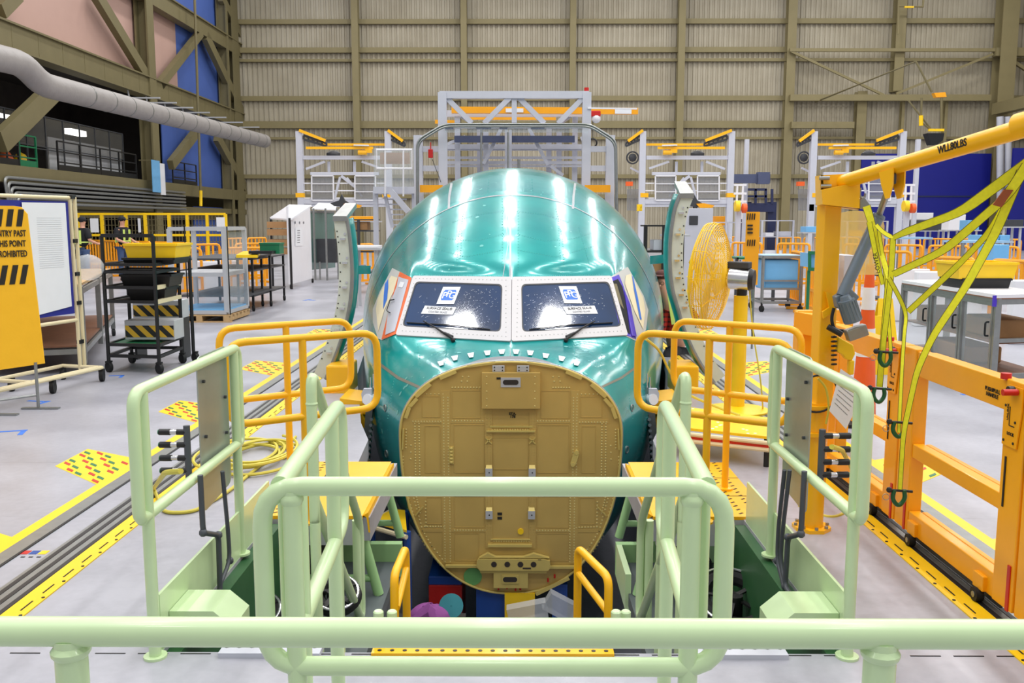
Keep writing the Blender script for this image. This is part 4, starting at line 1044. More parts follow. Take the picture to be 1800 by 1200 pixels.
# outer handrails with metal plates
for sg, nm in ((-1, 'left'), (1, 'right')):
    if sg < 0: n_, f_ = F(238, 690, 1.07), F(413, 611, 1.07); pn, pf_ = 262, 416
    else: n_, f_ = F(1520, 690, 1.07), F(1366, 612, 1.07); pn, pf_ = 1497, 1360
    x = (n_.x + f_.x) / 2; yn, yfa = n_.y, f_.y
    zlo = XP(pn, 900, x).z
    zlo = .58
    o_ = T('outer_handrail', 'pale green handrail loop along the %s edge of the pit holding a grey metal plate' % nm, 'handrail', (x, yn, 0))
    MB().tube([(x, yn + .04, zlo), (x, yn - .02, zlo + .01), (x, yn - .02, 1.07), (x, yfa + .02, 1.07), (x, yfa + .02, zlo), (x, yfa - .06, zlo - .0)], RR, 16, fl=.07).out('rail_loop', 'mint', o_)
    MB().tube([(x, yn, zlo), (x, yfa, zlo)], RR, 14).out('mid_rail', 'mint', o_)
    for y in (yn + .06, yfa - .04):
        mb = MB(); mb.tube([(x, y, 0), (x, y, 1.06)], RR, 14); mb.lathe((x, y, 0), [(.045, 0), (.045, .01)], seg=14); mb.out('post', 'mint', o_)
    # plate hung on the inside
    xp = x - sg * -.035
    xp = x + sg * .03
    ya, yb = (XP(349, 700, xp).y, XP(401, 700, xp).y) if sg < 0 else (XP(1425, 700, xp).y, XP(1380, 700, xp).y)
    zt_, zb_ = 1.09, .36
    P = fillet([(xp, ya, zt_), (xp, yb, zt_), (xp, yb, zb_ + .03), (xp, ya, zb_ - .0)], .05, 5, True)
    pl_ = MB().prism(P, (sg * .006, 0, 0)).out('metal_plate', 'plate', o_, smooth=False)
    b_ = MB()
    for y, z in ((ya + .06, zt_ - .12), (ya + .06, zb_ + .35), (yb - .06, zt_ - .25), (yb - .06, zb_ + .3)): b_.cyl((xp, y, z), (xp - sg * .012, y, z), .008, 8)
    b_.out('plate_screws', 'dark', pl_)
    # air manifold with four valves on the far side of the plate
    mf = T('air_manifold', 'dark grey air manifold with four hose couplings behind the %s metal plate' % nm, 'valve manifold', (xp + sg * .06, ya, 0))
    xm = xp + sg * .05; ym = ya - .03 if sg < 0 else ya - .03
    zs = [XP(330 if sg < 0 else 1440, py, xm).z for py in ((758, 781, 805, 828) if sg < 0 else (762, 786, 809, 832))]
    MB().tube([(xm, ym, zs[0] + .03), (xm, ym, zs[-1] - .04)], .015, 10).out('riser', 'conduit', mf)
    for i, z in enumerate(zs):
        v = MB(); v.cyl((xm, ym, z), (xm + sg * .045, ym - .0, z), .014, 12); v.cyl((xm + sg * .045, ym, z), (xm + sg * .077, ym, z), .010, 12); v.cyl((xm + sg * .075, ym, z), (xm + sg * .125, ym, z), .015, 12)
        v = v.out('coupling', 'black', mf)
        MB().cyl((xm + sg * .04, ym, z), (xm + sg * .078, ym, z), .012, 10).out('coupling_collar', 'chrome', v)
        MB().cyl((xm + sg * .124, ym, z), (xm + sg * .13, ym, z), .012, 10).out('coupling_face', 'green', v)
    pc = T('drop_conduit', 'dark grey conduit pipes dropping from the %s metal plate into the pit' % nm, 'conduit', (x, yn + .3, .1))
    xc = x - sg * .10
    w_ = (lambda px, py: XP(px, py, x - sg * .04))
    if sg < 0: c1 = [(352, 835), (357, 936), (384, 940), (387, 1043), (362, 1050)]; c2 = [(391, 828), (401, 935), (404, 985), (388, 1025)]
    else: c1 = [(1414, 828), (1408, 938), (1385, 944), (1380, 1030), (1400, 1060)]; c2 = [(1379, 826), (1368, 930), (1366, 985), (1378, 1030)]; c3 = [(1388, 826), (1376, 930), (1372, 985), (1380, 1026)]
    MB().tube([w_(*p) for p in c1], .0125, 10, fl=.04).out('conduit_pipe', 'conduit', pc)
    MB().tube([w_(*p) for p in c2], .010, 10, fl=.06).out('conduit_pipe', 'conduit', pc)
    if sg > 0: MB().tube([w_(*p) for p in c3], .010, 10, fl=.06).out('conduit_pipe', 'conduit', pc)
    for q in (c1[1], c1[2], c1[3], c2[2]): MB().ball(w_(*q), .019, 10).out('elbow_fitting', 'conduit', pc)
# ---------------------------------------------------------------- work platforms (yellow) at floor level
for sg, nm, dx in ((-1, 'left', 0), (1, 'right', 0)):
    pf = T('work_platform', 'yellow slotted work platform on the %s side in front of the nose flank' % nm, 'work platform', (sg * 1.1, 5.1, 0))
    if sg < 0: C = [F(424, 925), F(655, 905), F(640, 828), F(440, 832)]
    else: C = [F(1128, 905), F(1355, 925), F(1352, 833), F(1135, 826)]
    y0, y1 = 5.08, 6.28
    xi, xo_ = sg * .84, sg * 1.52
    MB().span((xi, y0, -.004), (xo_, y1, .016)).out('deck', 'yellow', pf, smooth=False)
    MB().prism([(xi, y0 + .02, .012), (xi - sg * .03, y0 + .02, .03), (xi - sg * .04, y0 + .02, -.09), (xi - sg * .03, y0 + .02, -.09), (xi - sg * .02, y0 + .02, .0)], (0, y1 - y0 - .1, 0)).out('lip', 'yellow', pf, smooth=False)
    MB().span((xi + sg * .02, y0 + .0, -.16), (xo_, y0 + .04, -.005)).out('fascia', 'alu', pf, smooth=False)
    d_ = MB()
    for k in range(1, 3): d_.span((xi, y0 + k * .4 - .003, .016), (xo_, y0 + k * .4 + .003, .0175))
    d_.span((sg * 1.23 - .003, y0, .016), (sg * 1.23 + .003, y1, .0175)); d_.out('deck_joints', 'print', pf, smooth=False)
    d_ = MB()
    for k in range(17):
        y = y0 + .05 + k * .07
        for q in (1.30, 1.36, 1.44): d_.bar((sg * q - .012, y, .0165), (sg * q + .012, y + .02, .0165), .012, .002)
    d_.out('grip_slots', 'print', pf, smooth=False)
    for y in (y0 + .1, y1 - .1):
        l_ = MB(); l_.tube([(xi + sg * .03, y, -.1), (xi - sg * .07, y, -.5)], .03, 10); l_.out('splayed_leg', 'mint_dark', pf)
        l_ = MB(); l_.tube([(xo_ - sg * .2, y, -.12), (xo_ - sg * .2, y, -.5)], .03, 10); l_.out('outer_leg', 'mint_dark', pf)
        MB().tube([(xi - sg * .04, y, -.40), (xo_ - sg * .2, y, -.40)], .022, 10).out('leg_brace', 'mint_dark', pf)
# ---------------------------------------------------------------- yellow handrails by the platforms
def yrail(name, label, a, c, zt, zb, postx, base, r=.021, fl=.10):
    """loop between floor points a and c"""
    rt = T(name, label, 'handrail', base)
    a = V(a); c = V(c)
    MB().tube([(a.x, a.y, (zt + zb) / 2), (a.x, a.y, zt), (c.x, c.y, zt), (c.x, c.y, zb), (a.x, a.y, zb), (a.x, a.y, (zt + zb) / 2)], r, 14, fl=fl).out('rail_loop', 'yellow', rt)
    for px in postx:
        t = (px - a.x) / (c.x - a.x); y = a.y + (c.y - a.y) * t
        mb = MB(); mb.tube([(px, y, base[2]), (px, y, zt - .01)], r, 14); mb.lathe((px, y, base[2]), [(.05, 0), (.05, .012), (.03, .016)], seg=14); mb.out('post', 'yellow', rt)
    return rt
for sg in (-1, 1):
    nm = 'left' if sg < 0 else 'right'
    if sg > 0:
        a, c = F(1122, 584, 1.07), F(1392, 603, 1.07); p = F(1246, 592, 1.07)
        a2, c2 = F(1186, 563, 1.07), F(1410, 579, 1.07); p2 = F(1281, 569, 1.07)
    else:
        a, c = F(662, 584, 1.07), F(398, 603, 1.07); p = F(532, 593, 1.07)
        a2, c2 = F(615, 563, 1.07), F(384, 578, 1.07); p2 = F(503, 570, 1.07)
    yrail('platform_handrail', 'nearer yellow pipe handrail on the %s beside the green stair rails' % nm, a, c, 1.07, .63, [p.x], (p.x, p.y, .016))
    yrail('platform_handrail', 'farther yellow pipe handrail on the %s, behind its twin' % nm, a2, c2, 1.07, .63, [p2.x], (p2.x, p2.y, .0 if p2.y > 6.28 else .016))
# lower yellow ladder rails in front of the pit
for sg in (-1, 1):
    nm = 'left' if sg < 0 else 'right'
    if sg < 0: pts = [(715, 1085, 4.05), (713, 962, 4.05), (693, 1010, 3.75), (691, 1090, 3.72)]; mid = [(714, 1000, 4.04), (697, 1068, 3.74)]
    else: pts = [(1015, 1085, 4.05), (1016, 962, 4.05), (1070, 1015, 3.72), (1075, 1090, 3.72)]; mid = [(1017, 1008, 4.04), (1072, 1080, 3.72)]
    lr = T('ladder_handrail', 'small yellow bent ladder handrail at the %s of the opening under the bulkhead' % nm, 'handrail', W(*pts[0]))
    P = [W(*q) for q in pts]; P[0].z = -.45; P[3].z = -.45; P[0].x = P[1].x; P[3].x = P[2].x
    MB().tube(P, .0185, 14, fl=.05).out('bent_rail', 'yellow', lr); MB().tube([W(*q) for q in mid], .016, 12).out('mid_bar', 'yellow', lr)
# ---------------------------------------------------------------- sliding gate of orange-yellow panels (right)
GX = F(1772, 1081).x - .02
def gate_panel(Ya, Yb, label):
    """Ya near the camera, Yb far"""
    g = T('sliding_gate', label, 'gate', (GX, (Ya + Yb) / 2, .06), 'sliding gate panels')
    pw = .16; z0, z1 = .06, 1.04
    for k, y in enumerate((Ya, Yb)):
        yy = y + (pw / 2 if k == 0 else -pw / 2)
        p_ = MB().box((GX, yy, (z0 + z1) / 2), (.075, pw, z1 - z0)).out('post', 'gate', g, smooth=False, bevel=.006)
        MB().box((GX - .04, yy - .05, .16), (.006, .022, .2)).out('red_reflector', 'red', p_, smooth=False)
    a, c = Ya + pw, Yb - pw
    def bar3(z, h, nm):
        o_ = MB().box((GX, (a + c) / 2, z), (.06, c - a, h)).box((GX + .055, (a + c) / 2, z + .0), (.03, c - a, h * .9)).out(nm, 'gate', g, smooth=False, bevel=.005); return o_
    bar3(.965, .13, 'top_bar'); bar3(.50, .075, 'mid_bar'); bar3(.115, .11, 'bottom_bar')
    MB().box((GX + .01, (a + c) / 2, .04), (.012, c - a, .05)).out('skirt', 'dark', g, smooth=False)
    for y in (Ya + pw + .1, Yb - pw - .08):
        w_ = MB().box((GX - .035, y, .10), (.03, .09, .07)).out('wheel_bracket', 'gate', g, smooth=False, bevel=.004)
        MB().cyl((GX - .03, y, .038), (GX - .065, y, .038), .032, 16).out('wheel', 'rubber', w_)
        MB().cyl((GX - .065, y, .038), (GX - .068, y, .038), .014, 12).out('wheel_hub', 'steel', w_)
    lk = MB().prism([(GX - .04, Ya + .015, 1.02), (GX - .04, Ya + .13, 1.02), (GX - .04, Ya + .15, .95), (GX - .04, Ya + .15, .76), (GX - .04, Ya + .04, .76), (GX - .04, Ya + .015, .92)], (-.006, 0, 0)).out('lock_plate', 'gate', g, smooth=False)
    s_ = MB()
    for y, z in ((Ya + .135, .93), (Ya + .055, .87), (Ya + .135, .78), (Ya + .06, .78)): s_.cyl((GX - .046, y, z), (GX - .049, y, z), .006, 8)
    s_.out('plate_screws', 'print', lk)
    MB().cyl((GX - .05, Ya + .05, 1.0), (GX - .11, Ya + .05, 1.0), .014, 12).out('red_knob', 'red', g)
    MB().cyl((GX - .04, Ya + .085, 1.0), (GX - .07, Ya + .085, 1.0), .02, 12).out('black_stop', 'black', g)
    MB().cyl((GX - .03, Ya + pw + .02, 1.035), (GX - .03, Ya + pw + .02, 1.06), .022, 12).out('red_button', 'red', g)
    MB().box((GX - .040, Ya + .12, .60), (.004, .01, .22)).out('black_slot', 'print', g, smooth=False)
    MB().box((GX + .0, Ya - .012, .80), (.05, .02, .26)).out('black_buffer', 'black', g, smooth=False)
    rot = frame_rot((0, -1, 0), (0, 0, 1)); yy = Ya + pw + .12
    text('PUSH/PULL\nHANDLE', .026, g, (GX - .032, yy, .955), rot, 'print', 'stencil', spacing=.9)
    text('UNLOCK', .017, g, (GX - .0475, Ya + .115, .905), frame_rot((0, 0, 1), (0, 1, 0)), 'print', 'stencil')
    text('LOCK', .02, g, (GX - .0475, Ya + .085, .815), rot, 'print', 'stencil')
    ar = MB(); ar.bar((GX - .047, Ya + .10, .85), (GX - .047, Ya + .10, .93), .004, .002, up=(1, 0, 0)); ar.bar((GX - .047, Ya + .10, .85), (GX - .047, Ya + .06, .85), .004, .002, up=(1, 0, 0)); ar.out('arrow', 'print', g, smooth=False)
    return g
yA = F(1772, 1081).y - .12; yB = F(1565, 905).y + .09
yB = XP(1592, 760, GX).y
L1 = yB - yA
gate_panel(yA, yB, 'nearest orange-yellow gate panel with push/pull handle lettering, at the right edge')
gate_panel(yB + .02, yB + L1 * 1.12, 'second orange-yellow gate panel, behind the hanging straps')
gate_panel(yA - L1 - .02, yA - .02, 'orange-yellow gate panel cut off by the right picture edge')
# far short gate frame
gf = T('gate_end_post', 'orange-yellow end frame of the gate left of the crane post', 'gate frame', (F(1405, 690).x, F(1405, 690).y, 0))
a = W(1402, 545, yB + L1 * 1.25); c = W(1455, 560, yB + L1 * 1.12)
MB().box((a.x + .05, a.y, a.z / 2), (.12, .1, a.z)).box((a.x + .33, a.y, a.z / 2), (.08, .1, a.z)).out('posts', 'gate', gf, smooth=False, bevel=.005)
MB().bar((a.x, a.y, a.z - .08), (GX, a.y - .2, a.z - .10), .08, .15).out('top_beam', 'gate', gf, smooth=False, bevel=.005)

# ---------------------------------------------------------------- jib crane on the right
bp_ = F(1425, 942); cx_, cy_ = F(1432, 935).x, F(1432, 935).y + .06
cr = T('jib_crane', 'yellow floor mounted jib crane post with a raised arm marked WLL 80LBS', 'jib crane', (cx_, cy_, 0))
MB().prism([(cx_ + .105 * math.cos(R(45 * k + 22.5)), cy_ + .105 * math.sin(R(45 * k + 22.5)), 0) for k in range(8)], (0, 0, .02)).out('base_plate', 'yellow', cr, smooth=False)
b_ = MB()
for k in range(8): b_.cyl((cx_ + .088 * math.cos(R(45 * k)), cy_ + .088 * math.sin(R(45 * k)), .02), (cx_ + .088 * math.cos(R(45 * k)), cy_ + .088 * math.sin(R(45 * k)), .034), .010, 6)
b_.out('base_bolts', 'steel', cr)
zc = W(1465, 366, cy_).z
MB().cyl((cx_, cy_, .02), (cx_, cy_, .72), .062, 24).out('lower_post', 'yellow', cr)
MB().box((cx_ + .02, cy_, (.72 + zc + .02) / 2), (.095, .095, zc - .68), rz=.15).out('upper_post', 'yellow', cr, smooth=False, bevel=.006)
MB().box((cx_ + .02, cy_ - .055, .70), (.15, .05, .02)).box((cx_ + .02, cy_ - .055, .55), (.15, .05, .02)).out('hose_bracket', 'yellow', cr, smooth=False)
yq = cy_ - .02
Hd = [W(px, py, yq - .07) for px, py in ((1443, 308), (1494, 305), (1510, 318), (1512, 368), (1444, 360))]
hd = MB().prism(Hd, (0, .014, 0)).prism([p + V((0, .08, 0)) for p in Hd], (0, .014, 0)).prism([W(px, py, yq - .13) for px, py in ((1444, 334), (1512, 319), (1511, 366), (1446, 359))], (0, .05, 0)).out('head_bracket', 'yellow', cr, smooth=False)
mb = MB(); mb.prism([Hd[0], Hd[0] + V((0, .08, 0)), Hd[4] + V((0, .08, 0)), Hd[4]], (.012, 0, 0)); mb.prism([Hd[4], Hd[4] + V((0, .08, 0)), Hd[3] + V((0, .08, 0)), Hd[3]], (0, 0, .01)); mb.out('bracket_back', 'yellow', cr, smooth=False)
b_ = MB()
for px, py in ((1450, 327), (1447, 313)): p = W(px, py, yq - .075); b_.cyl(p + V((-.02, 0, 0)), p + V((.03, -.01, 0)), .010, 8)
b_.out('pivot_bolts', 'steel', cr)
a0 = W(1467, 324, yq); a1 = W(1810, 222, 3.75); a2_ = a1 + (a1 - a0) * .35
am = MB().tube([a0, a1, a2_], [.036, .040, .044], 24).out('arm_tube', 'yellow', cr)
mb = MB(); p = W(1790, 222, 3.78); mb.tube([p, a2_], [.052, .052], 24); mb.out('arm_sleeve', 'yellow', cr)
dr_ = (a1 - a0).normalized(); pt = a0.lerp(a1, .66); up_ = V((0, 0, 1)); nrm = dr_.cross(up_).normalized(); nrm = nrm if nrm.y < 0 else -nrm; up_ = nrm.cross(dr_); up_ = up_ if up_.z > 0 else -up_
# lettering wraps on the camera side of the arm
rot = Matrix((dr_, up_, nrm)).transposed().to_4x4()
text('WLL80LBS', .046, cr, a0.lerp(a1, .70) + nrm * .0395 + up_ * .003, rot, 'print', 'stencil', bold=.001, sx=.8)
# clevis and actuator
cv = a0.lerp(a1, .36)
mb = MB(); q0 = W(1553, 312, cv.y - .03); 
P = [cv + dr_ * u * .7 + up_ * (v * .8) for u, v in ((-.07, -.02), (.07, -.02), (.055, -.12), (.015, -.19), (-.02, -.19), (-.055, -.10))]
mb.prism([p + nrm * .034 for p in P], nrm * .008); mb.prism([p - nrm * .034 for p in P], nrm * .008); mb.out('actuator_clevis', 'yellow', cr, smooth=False)
act = T('linear_actuator', 'grey electric linear actuator propping up the yellow crane arm', 'actuator', W(1480, 545, yq - .1))
ya_ = cv.y - .02; pA = W(1567, 318, ya_); pB = W(1545, 378, yq - .10); pC = W(1480, 520, yq - .14)
MB().tube([pA, pB], .0165, 14).out('rod', 'steel', act); MB().tube([pB, pC], .031, 18).lathe(pB, [(.033, 0), (.036, .01), (.033, .02)], axis=(pC - pB), seg=18).out('sleeve', 'actuator', act)
MB().box(pA + V((0, 0, .01)), (.03, .05, .05)).out('rod_eye', 'dark', act, smooth=False, bevel=.005)
e_ = W(1478, 535, yq - .14); MB().prism([W(px, py, yq - .10) for px, py in ((1462, 520), (1488, 505), (1504, 520), (1486, 545), (1466, 540))], (0, -.06, 0)).out('gearbox', 'actuator', act, smooth=False, bevel=.006)
mA, mB_ = W(1485, 520, yq - .19), W(1500, 565, yq - .19)
mo = MB().tube([mA, mA.lerp(mB_, .15), mA.lerp(mB_, .16), mB_], [.024, .03, .042, .046], 20).out('motor', 'actuator', act)
f_ = MB()
for k in range(16):
    a = 2 * math.pi * k / 16; dd = (mB_ - mA).normalized(); ux = dd.cross(V((0, 1, 0))).normalized(); uy = dd.cross(ux); o0 = (ux * math.cos(a) + uy * math.sin(a)) * .045; f_.bar(mA.lerp(mB_, .22) + o0, mA.lerp(mB_, .95) + o0, .004, .006)
f_.out('cooling_fins', 'actuator', mo, smooth=False)
MB().bar(W(1488, 590, yq - .19), W(1522, 578, yq - .19), .06, .06).out('terminal_box', 'steel', act, smooth=False, bevel=.005)
MB().tube([W(1466, 541, yq - .1), W(1461, 560, yq - .1), W(1466, 580, yq - .1), W(1490, 582, yq - .12)], .009, 8, fl=.05).out('cable_conduit', 'black', act)
kb = MB().prism([W(px, py, yq - .06) for px, py in ((1452, 512), (1462, 516), (1470, 545), (1462, 550), (1448, 560), (1446, 548), (1458, 540))], (0, .02, 0)).out('lower_clevis', 'yellow', cr, smooth=False)
MB().cyl(W(1455, 574, yq - .1), W(1480, 588, yq - .14), .016, 12).out('grip_handle', 'black', cr)
pd = T('control_pendant', 'yellow control pendant hung below the actuator on the crane post', 'pendant', W(1487, 615, yq - .09))
MB().prism([W(px, py, yq - .09) for px, py in ((1474, 592), (1500, 606), (1504, 622), (1498, 634), (1488, 632), (1482, 624), (1471, 618))], (0, .05, 0)).out('pendant_body', 'bright_yellow', pd, smooth=False, bevel=.006)
MB().box(W(1495, 645, yq - .07), (.03, .04, .08)).out('pendant_grip', 'bright_yellow', pd, smooth=False, bevel=.008)
mb = MB(); 
for i in range(7): mb.torus(W(1466, 592 + i * 8, yq - .085), .012, .005, (0, .3, 1), 12, 6)
mb.out('coiled_cable', 'black', pd)
tg = T('inspection_card', 'white printed card hung on the crane post below the pendant', 'card', W(1482, 700, yq - .1))
P = [W(px, py, yq - .12) for px, py in ((1470, 700), (1484, 652), (1520, 690), (1488, 752), (1457, 725))]
P = [W(px, py, yq - .12) for px, py in ((1478, 648), (1524, 680), (1487, 754), (1458, 722))]
MB().prism(P, (0, .003, 0)).out('card', 'paper', tg, smooth=False)
l_ = MB(); 
for i in range(7):
    t = .15 + i * .1; l_.bar(P[0].lerp(P[3], t).lerp(P[1].lerp(P[2], t), .12) + V((0, -.001, 0)), P[0].lerp(P[3], t).lerp(P[1].lerp(P[2], t), .8) + V((0, -.001, 0)), .0025, .0006, up=(0, -1, 0))
l_.out('printed_lines', 'greyprint', tg, smooth=False)
hc = T('cable_ring', 'coil of black and yellow cable hung behind the right metal plate', 'cable', W(1438, 690, yq - .08))
MB().torus(W(1438, 692, yq - .08), .105, .006, (0, 1, .15), 32, 8).out('black_cable', 'black', hc); MB().tube([W(1438, 665, yq - .09), W(1452, 680, yq - .09), W(1458, 715, yq - .09), W(1452, 745, yq - .09)], .006, 8, fl=.06).out('yellow_cable', 'hose', hc)
bx_ = T('control_box', 'narrow grey control cabinet with yellow door mounted behind the crane post', 'cabinet', W(1500, 480, cy_ + .5))
p = W(1482, 500, cy_ + .45); MB().span((p.x, p.y, W(0, 520, p.y).z), (W(1525, 0, p.y).x, p.y + .2, W(0, 448, p.y).z)).out('cabinet_body', 'gantry', bx_, smooth=False, bevel=.004)
p = W(1466, 500, cy_ + .44); MB().span((p.x, p.y, W(0, 510, p.y).z), (W(1484, 0, p.y).x, p.y + .1, W(0, 440, p.y).z)).out('yellow_door', 'gate', bx_, smooth=False, bevel=.004)
MB().cyl((p.x + .05, p.y + .25, 0), (p.x + .05, p.y + .25, 1.2), .04, 12).out('stand', 'gate', bx_)
ds = T('clear_guard_disc', 'tall rounded transparent yellow guard behind the crane post', 'guard', W(1502, 440, 7.2))
p = W(1502, 420, 7.2); MB().prism([p + V((.23 * math.cos(R(a)), 0, .1 + .12 * math.sin(R(a)) * 1.0)) for a in range(0, 181, 15)] + [p + V((-.23, 0, -.28)), p + V((.23, 0, -.28))], (0, .01, 0)).out('guard_sheet', glassy('amber_film', (236, 206, 120), .55, .3), ds, smooth=False)
MB().cyl(p + V((.02, 0, -.16)), p + V((.02, -.02, -.16)), .032, 14).out('red_button', 'red', ds)
MB().box((p.x, p.y + .05, (p.z - .28) / 2), (.06, .06, p.z - .28)).out('stand', 'gate', ds, smooth=False)

# ---------------------------------------------------------------- straps
def strap(name, label, pts, wpx, twist=None):
    """flat webbing through (px,py,Y) points, width in picture px converted at the depth"""
    P = [W(*p) for p in pts]; Pf = fillet(P, .06, 3); rows = []; edge = []
    n = len(Pf)
    for i, p in enumerate(Pf):
        a = Pf[max(i - 1, 0)]; c = Pf[min(i + 1, n - 1)]; t = (c - a).normalized()
        side = t.cross((CAM + V((0, 0, 0)) - p).normalized()).normalized()
        tw = 0 if not twist else twist * math.sin(3.0 * i / max(n - 1, 1)); ax = t
        side = Matrix.Rotation(tw, 3, ax) @ side
        w = wpx[0] + (wpx[1] - wpx[0]) * i / (n - 1); w = w * .72 * p.y / FPX
        rows.append([p - side * w / 2, p + side * w / 2]); edge.append((p - side * w / 2, p + side * w / 2))
    mb_ = MB(); mb_.sheet(rows); o = mb_.out('webbing', 'strap', strap.root, smooth=False); so = o.modifiers.new('th', 'SOLIDIFY'); so.thickness = .0025
    e = MB(); e.tube([x[0] for x in edge], .0013, 4); e.tube([x[1] for x in edge], .0013, 4); e.out('edge_stitch', 'strap_dark', o)
    return o
ys = yq - .35
sl_ = T('lifting_straps', 'lime yellow webbing sling hanging from the crane arm in crossing straps', 'lifting straps', W(1600, 500, ys)); strap.root = sl_
hub = (1808, 288, 3.9)
strap('s', '', [(1808, 285, 3.9), (1690, 372, 4.1), (1590, 408, 4.3), (1570, 418, 4.35)], (26, 12))
strap('s', '', [(1806, 290, 3.9), (1770, 345, 3.95), (1660, 440, 4.15), (1570, 482, 4.3)], (24, 16))
strap('s', '', [(1800, 300, 3.95), (1738, 410, 4.05), (1680, 470, 4.15), (1596, 548, 4.3)], (14, 14))
strap('s', '', [(1796, 300, 3.92), (1752, 405, 4.0), (1700, 500, 4.0), (1640, 590, 4.0), (1612, 650, 4.0), (1588, 760, 4.0), (1582, 860, 4.0)], (22, 10))
strap('s', '', [(1523, 362, 4.7), (1533, 395, 4.65), (1548, 440, 4.6), (1562, 488, 4.45)], (18, 12), .5)
strap('s', '', [(1570, 418, 4.35), (1566, 490, 4.35), (1558, 560, 4.35), (1553, 600, 4.35), (1551, 640, 4.35)], (13, 12))
strap('s', '', [(1562, 488, 4.3), (1580, 520, 4.3), (1594, 552, 4.3), (1590, 580, 4.25), (1586, 640, 4.2), (1580, 760, 4.1)], (10, 8), .4)
strap('s', '', [(1545, 405, 4.6), (1556, 480, 4.55), (1562, 560, 4.5), (1566, 620, 4.45)], (8, 8), .3)
strap('s', '', [(1528, 390, 4.62), (1540, 450, 4.6), (1552, 500, 4.55)], (12, 9))
strap('s', '', [(1562, 490, 4.4), (1556, 560, 4.4), (1549, 640, 4.4), (1546, 680, 4.4)], (14, 14))
strap('s', '', [(1570, 418, 4.36), (1552, 408, 4.5), (1540, 395, 4.6)], (10, 9))
pc_ = [W(px, py, 3.94) for px, py in ((1764, 333), (1780, 334), (1760, 364), (1744, 360))]
MB().prism(pc_, (0, -.006, 0)).out('leather_patch', 'patch', sl_, smooth=False)
d_ = (W(1540, 470, 4.5) - W(1534, 440, 4.5)).normalized()
tx = V((W(1541, 455, 4.5) - W(1532, 400, 4.5))).normalized(); rot = frame_rot(-tx, V((-1, 0, 0)))
text('LOWER', .03, sl_, W(1541, 462, 4.48), rot, 'print', 'strap_print')
bk_ = T('strap_buckle', 'steel ratchet buckle hooked on the crane head bracket', 'buckle', W(1518, 355, yq - .09))
MB().tube([W(1513, 330, yq - .09), W(1511, 345, yq - .09), W(1519, 352, yq - .09), W(1521, 340, yq - .09)], .006, 8, fl=.03).out('hook', 'steel', bk_)
MB().prism([W(px, py, yq - .1) for px, py in ((1511, 352), (1519, 345), (1530, 360), (1524, 368), (1512, 366))], (0, .03, 0)).out('buckle_plate', 'steel', bk_, smooth=False, bevel=.004)
def shackle(px, py, Y, label, s=1.0):
    p = W(px, py, Y); r = T('bow_shackle', label, 'shackle', p)
    MB().tube([p + V((-.022 * s, 0, .03 * s)), p + V((-.03 * s, 0, -.012 * s)), p + V((0, 0, -.05 * s)), p + V((.03 * s, 0, -.012 * s)), p + V((.022 * s, 0, .03 * s))], .010 * s, 10, fl=.03 * s).out('bow', 'shackle', r)
    MB().cyl(p + V((-.055 * s, 0, .03 * s)), p + V((.06 * s, 0, .022 * s)), .006 * s, 10).ball(p + V((-.045 * s, 0, .03 * s)), .014 * s, 8).out('pin', 'black', r)
    MB().torus(p + V((-.062 * s, -.01, .0)), .014 * s, .0015, (.3, 1, 0), 16, 5).out('safety_ring', 'steel', r)
shackle(1556, 628, 4.33, 'green bow shackle at the end of the shortest hanging strap'); shackle(1545, 692, 4.38, 'green bow shackle hung left of the other strap ends')
shackle(1580, 752, 4.1, 'green bow shackle on the middle hanging strap before the gate'); shackle(1580, 872, 4.0, 'green bow shackle on the longest strap, lowest of the four')

# ---------------------------------------------------------------- drum fan
fb = F(1296, 722)
fn = T('drum_fan', 'large yellow industrial fan with wire cage on a yellow post', 'fan', (fb.x, fb.y, 0))
MB().cyl((fb.x, fb.y, .03), (fb.x, fb.y, 1.05), .062, 20).out('post', 'bright_yellow', fn); MB().lathe((fb.x, fb.y, 0), [(.28, 0), (.28, .02), (.1, .05)], seg=24).out('base', 'bright_yellow', fn)
hb = W(1300, 482, fb.y); fc = W(1256, 490, fb.y + .0)
ax = V((-.90, .43, .05)).normalized(); ax2 = ax * .70
hubp = W(1279, 488, fb.y)
MB().cyl((fb.x, fb.y, 1.0), (fb.x + .01, fb.y, hb.z - .08), .045, 16).out('neck', 'black', fn)
MB().tube([hubp - ax * .02, hubp - ax * .20], .098, 24).out('motor', 'chrome', fn); MB().tube([hubp - ax * .195, hubp - ax * .235], [.10, .085], 24).out('motor_cap', 'black', fn)
MB().box(hubp - ax * .10 + V((0, 0, .12)), (.2, .1, .06), rz=-.6).out('motor_box', 'dark', fn, smooth=False, bevel=.01)
MB().torus((fb.x, fb.y, .78), .066, .012, (0, 0, 1), 20, 6).tube([(fb.x + .08, fb.y - .03, .78), (fb.x + .10, fb.y - .03, .76), (fb.x + .12, fb.y - .03, .68)], .012, 8).out('clamp', 'black', fn)
Rf_ = .472; cc = hubp + ax * .10
ux = ax.cross(V((0, 0, 1))).normalized(); uy = ax.cross(ux)
cg = MB()
for i in range(26):
    rr_ = .07 + (Rf_ - .07) * (i / 25); h_ = (i / 25) ** 2.2 * .16
    cg.torus(hubp + ax2 * (h_), rr_, .0028, ax, 44, 4)
for i in range(5): cg.torus(hubp + ax2 * (.17 + i * .028), Rf_ + .004 * (2 - abs(2 - i)), .0042, ax, 44, 5)
for i in range(26):
    rr_ = .07 + (Rf_ - .07) * (i / 25); h_ = .44 - (i / 25) ** 2.2 * .14
    cg.torus(hubp + ax2 * (h_), rr_, .0028, ax, 44, 4)
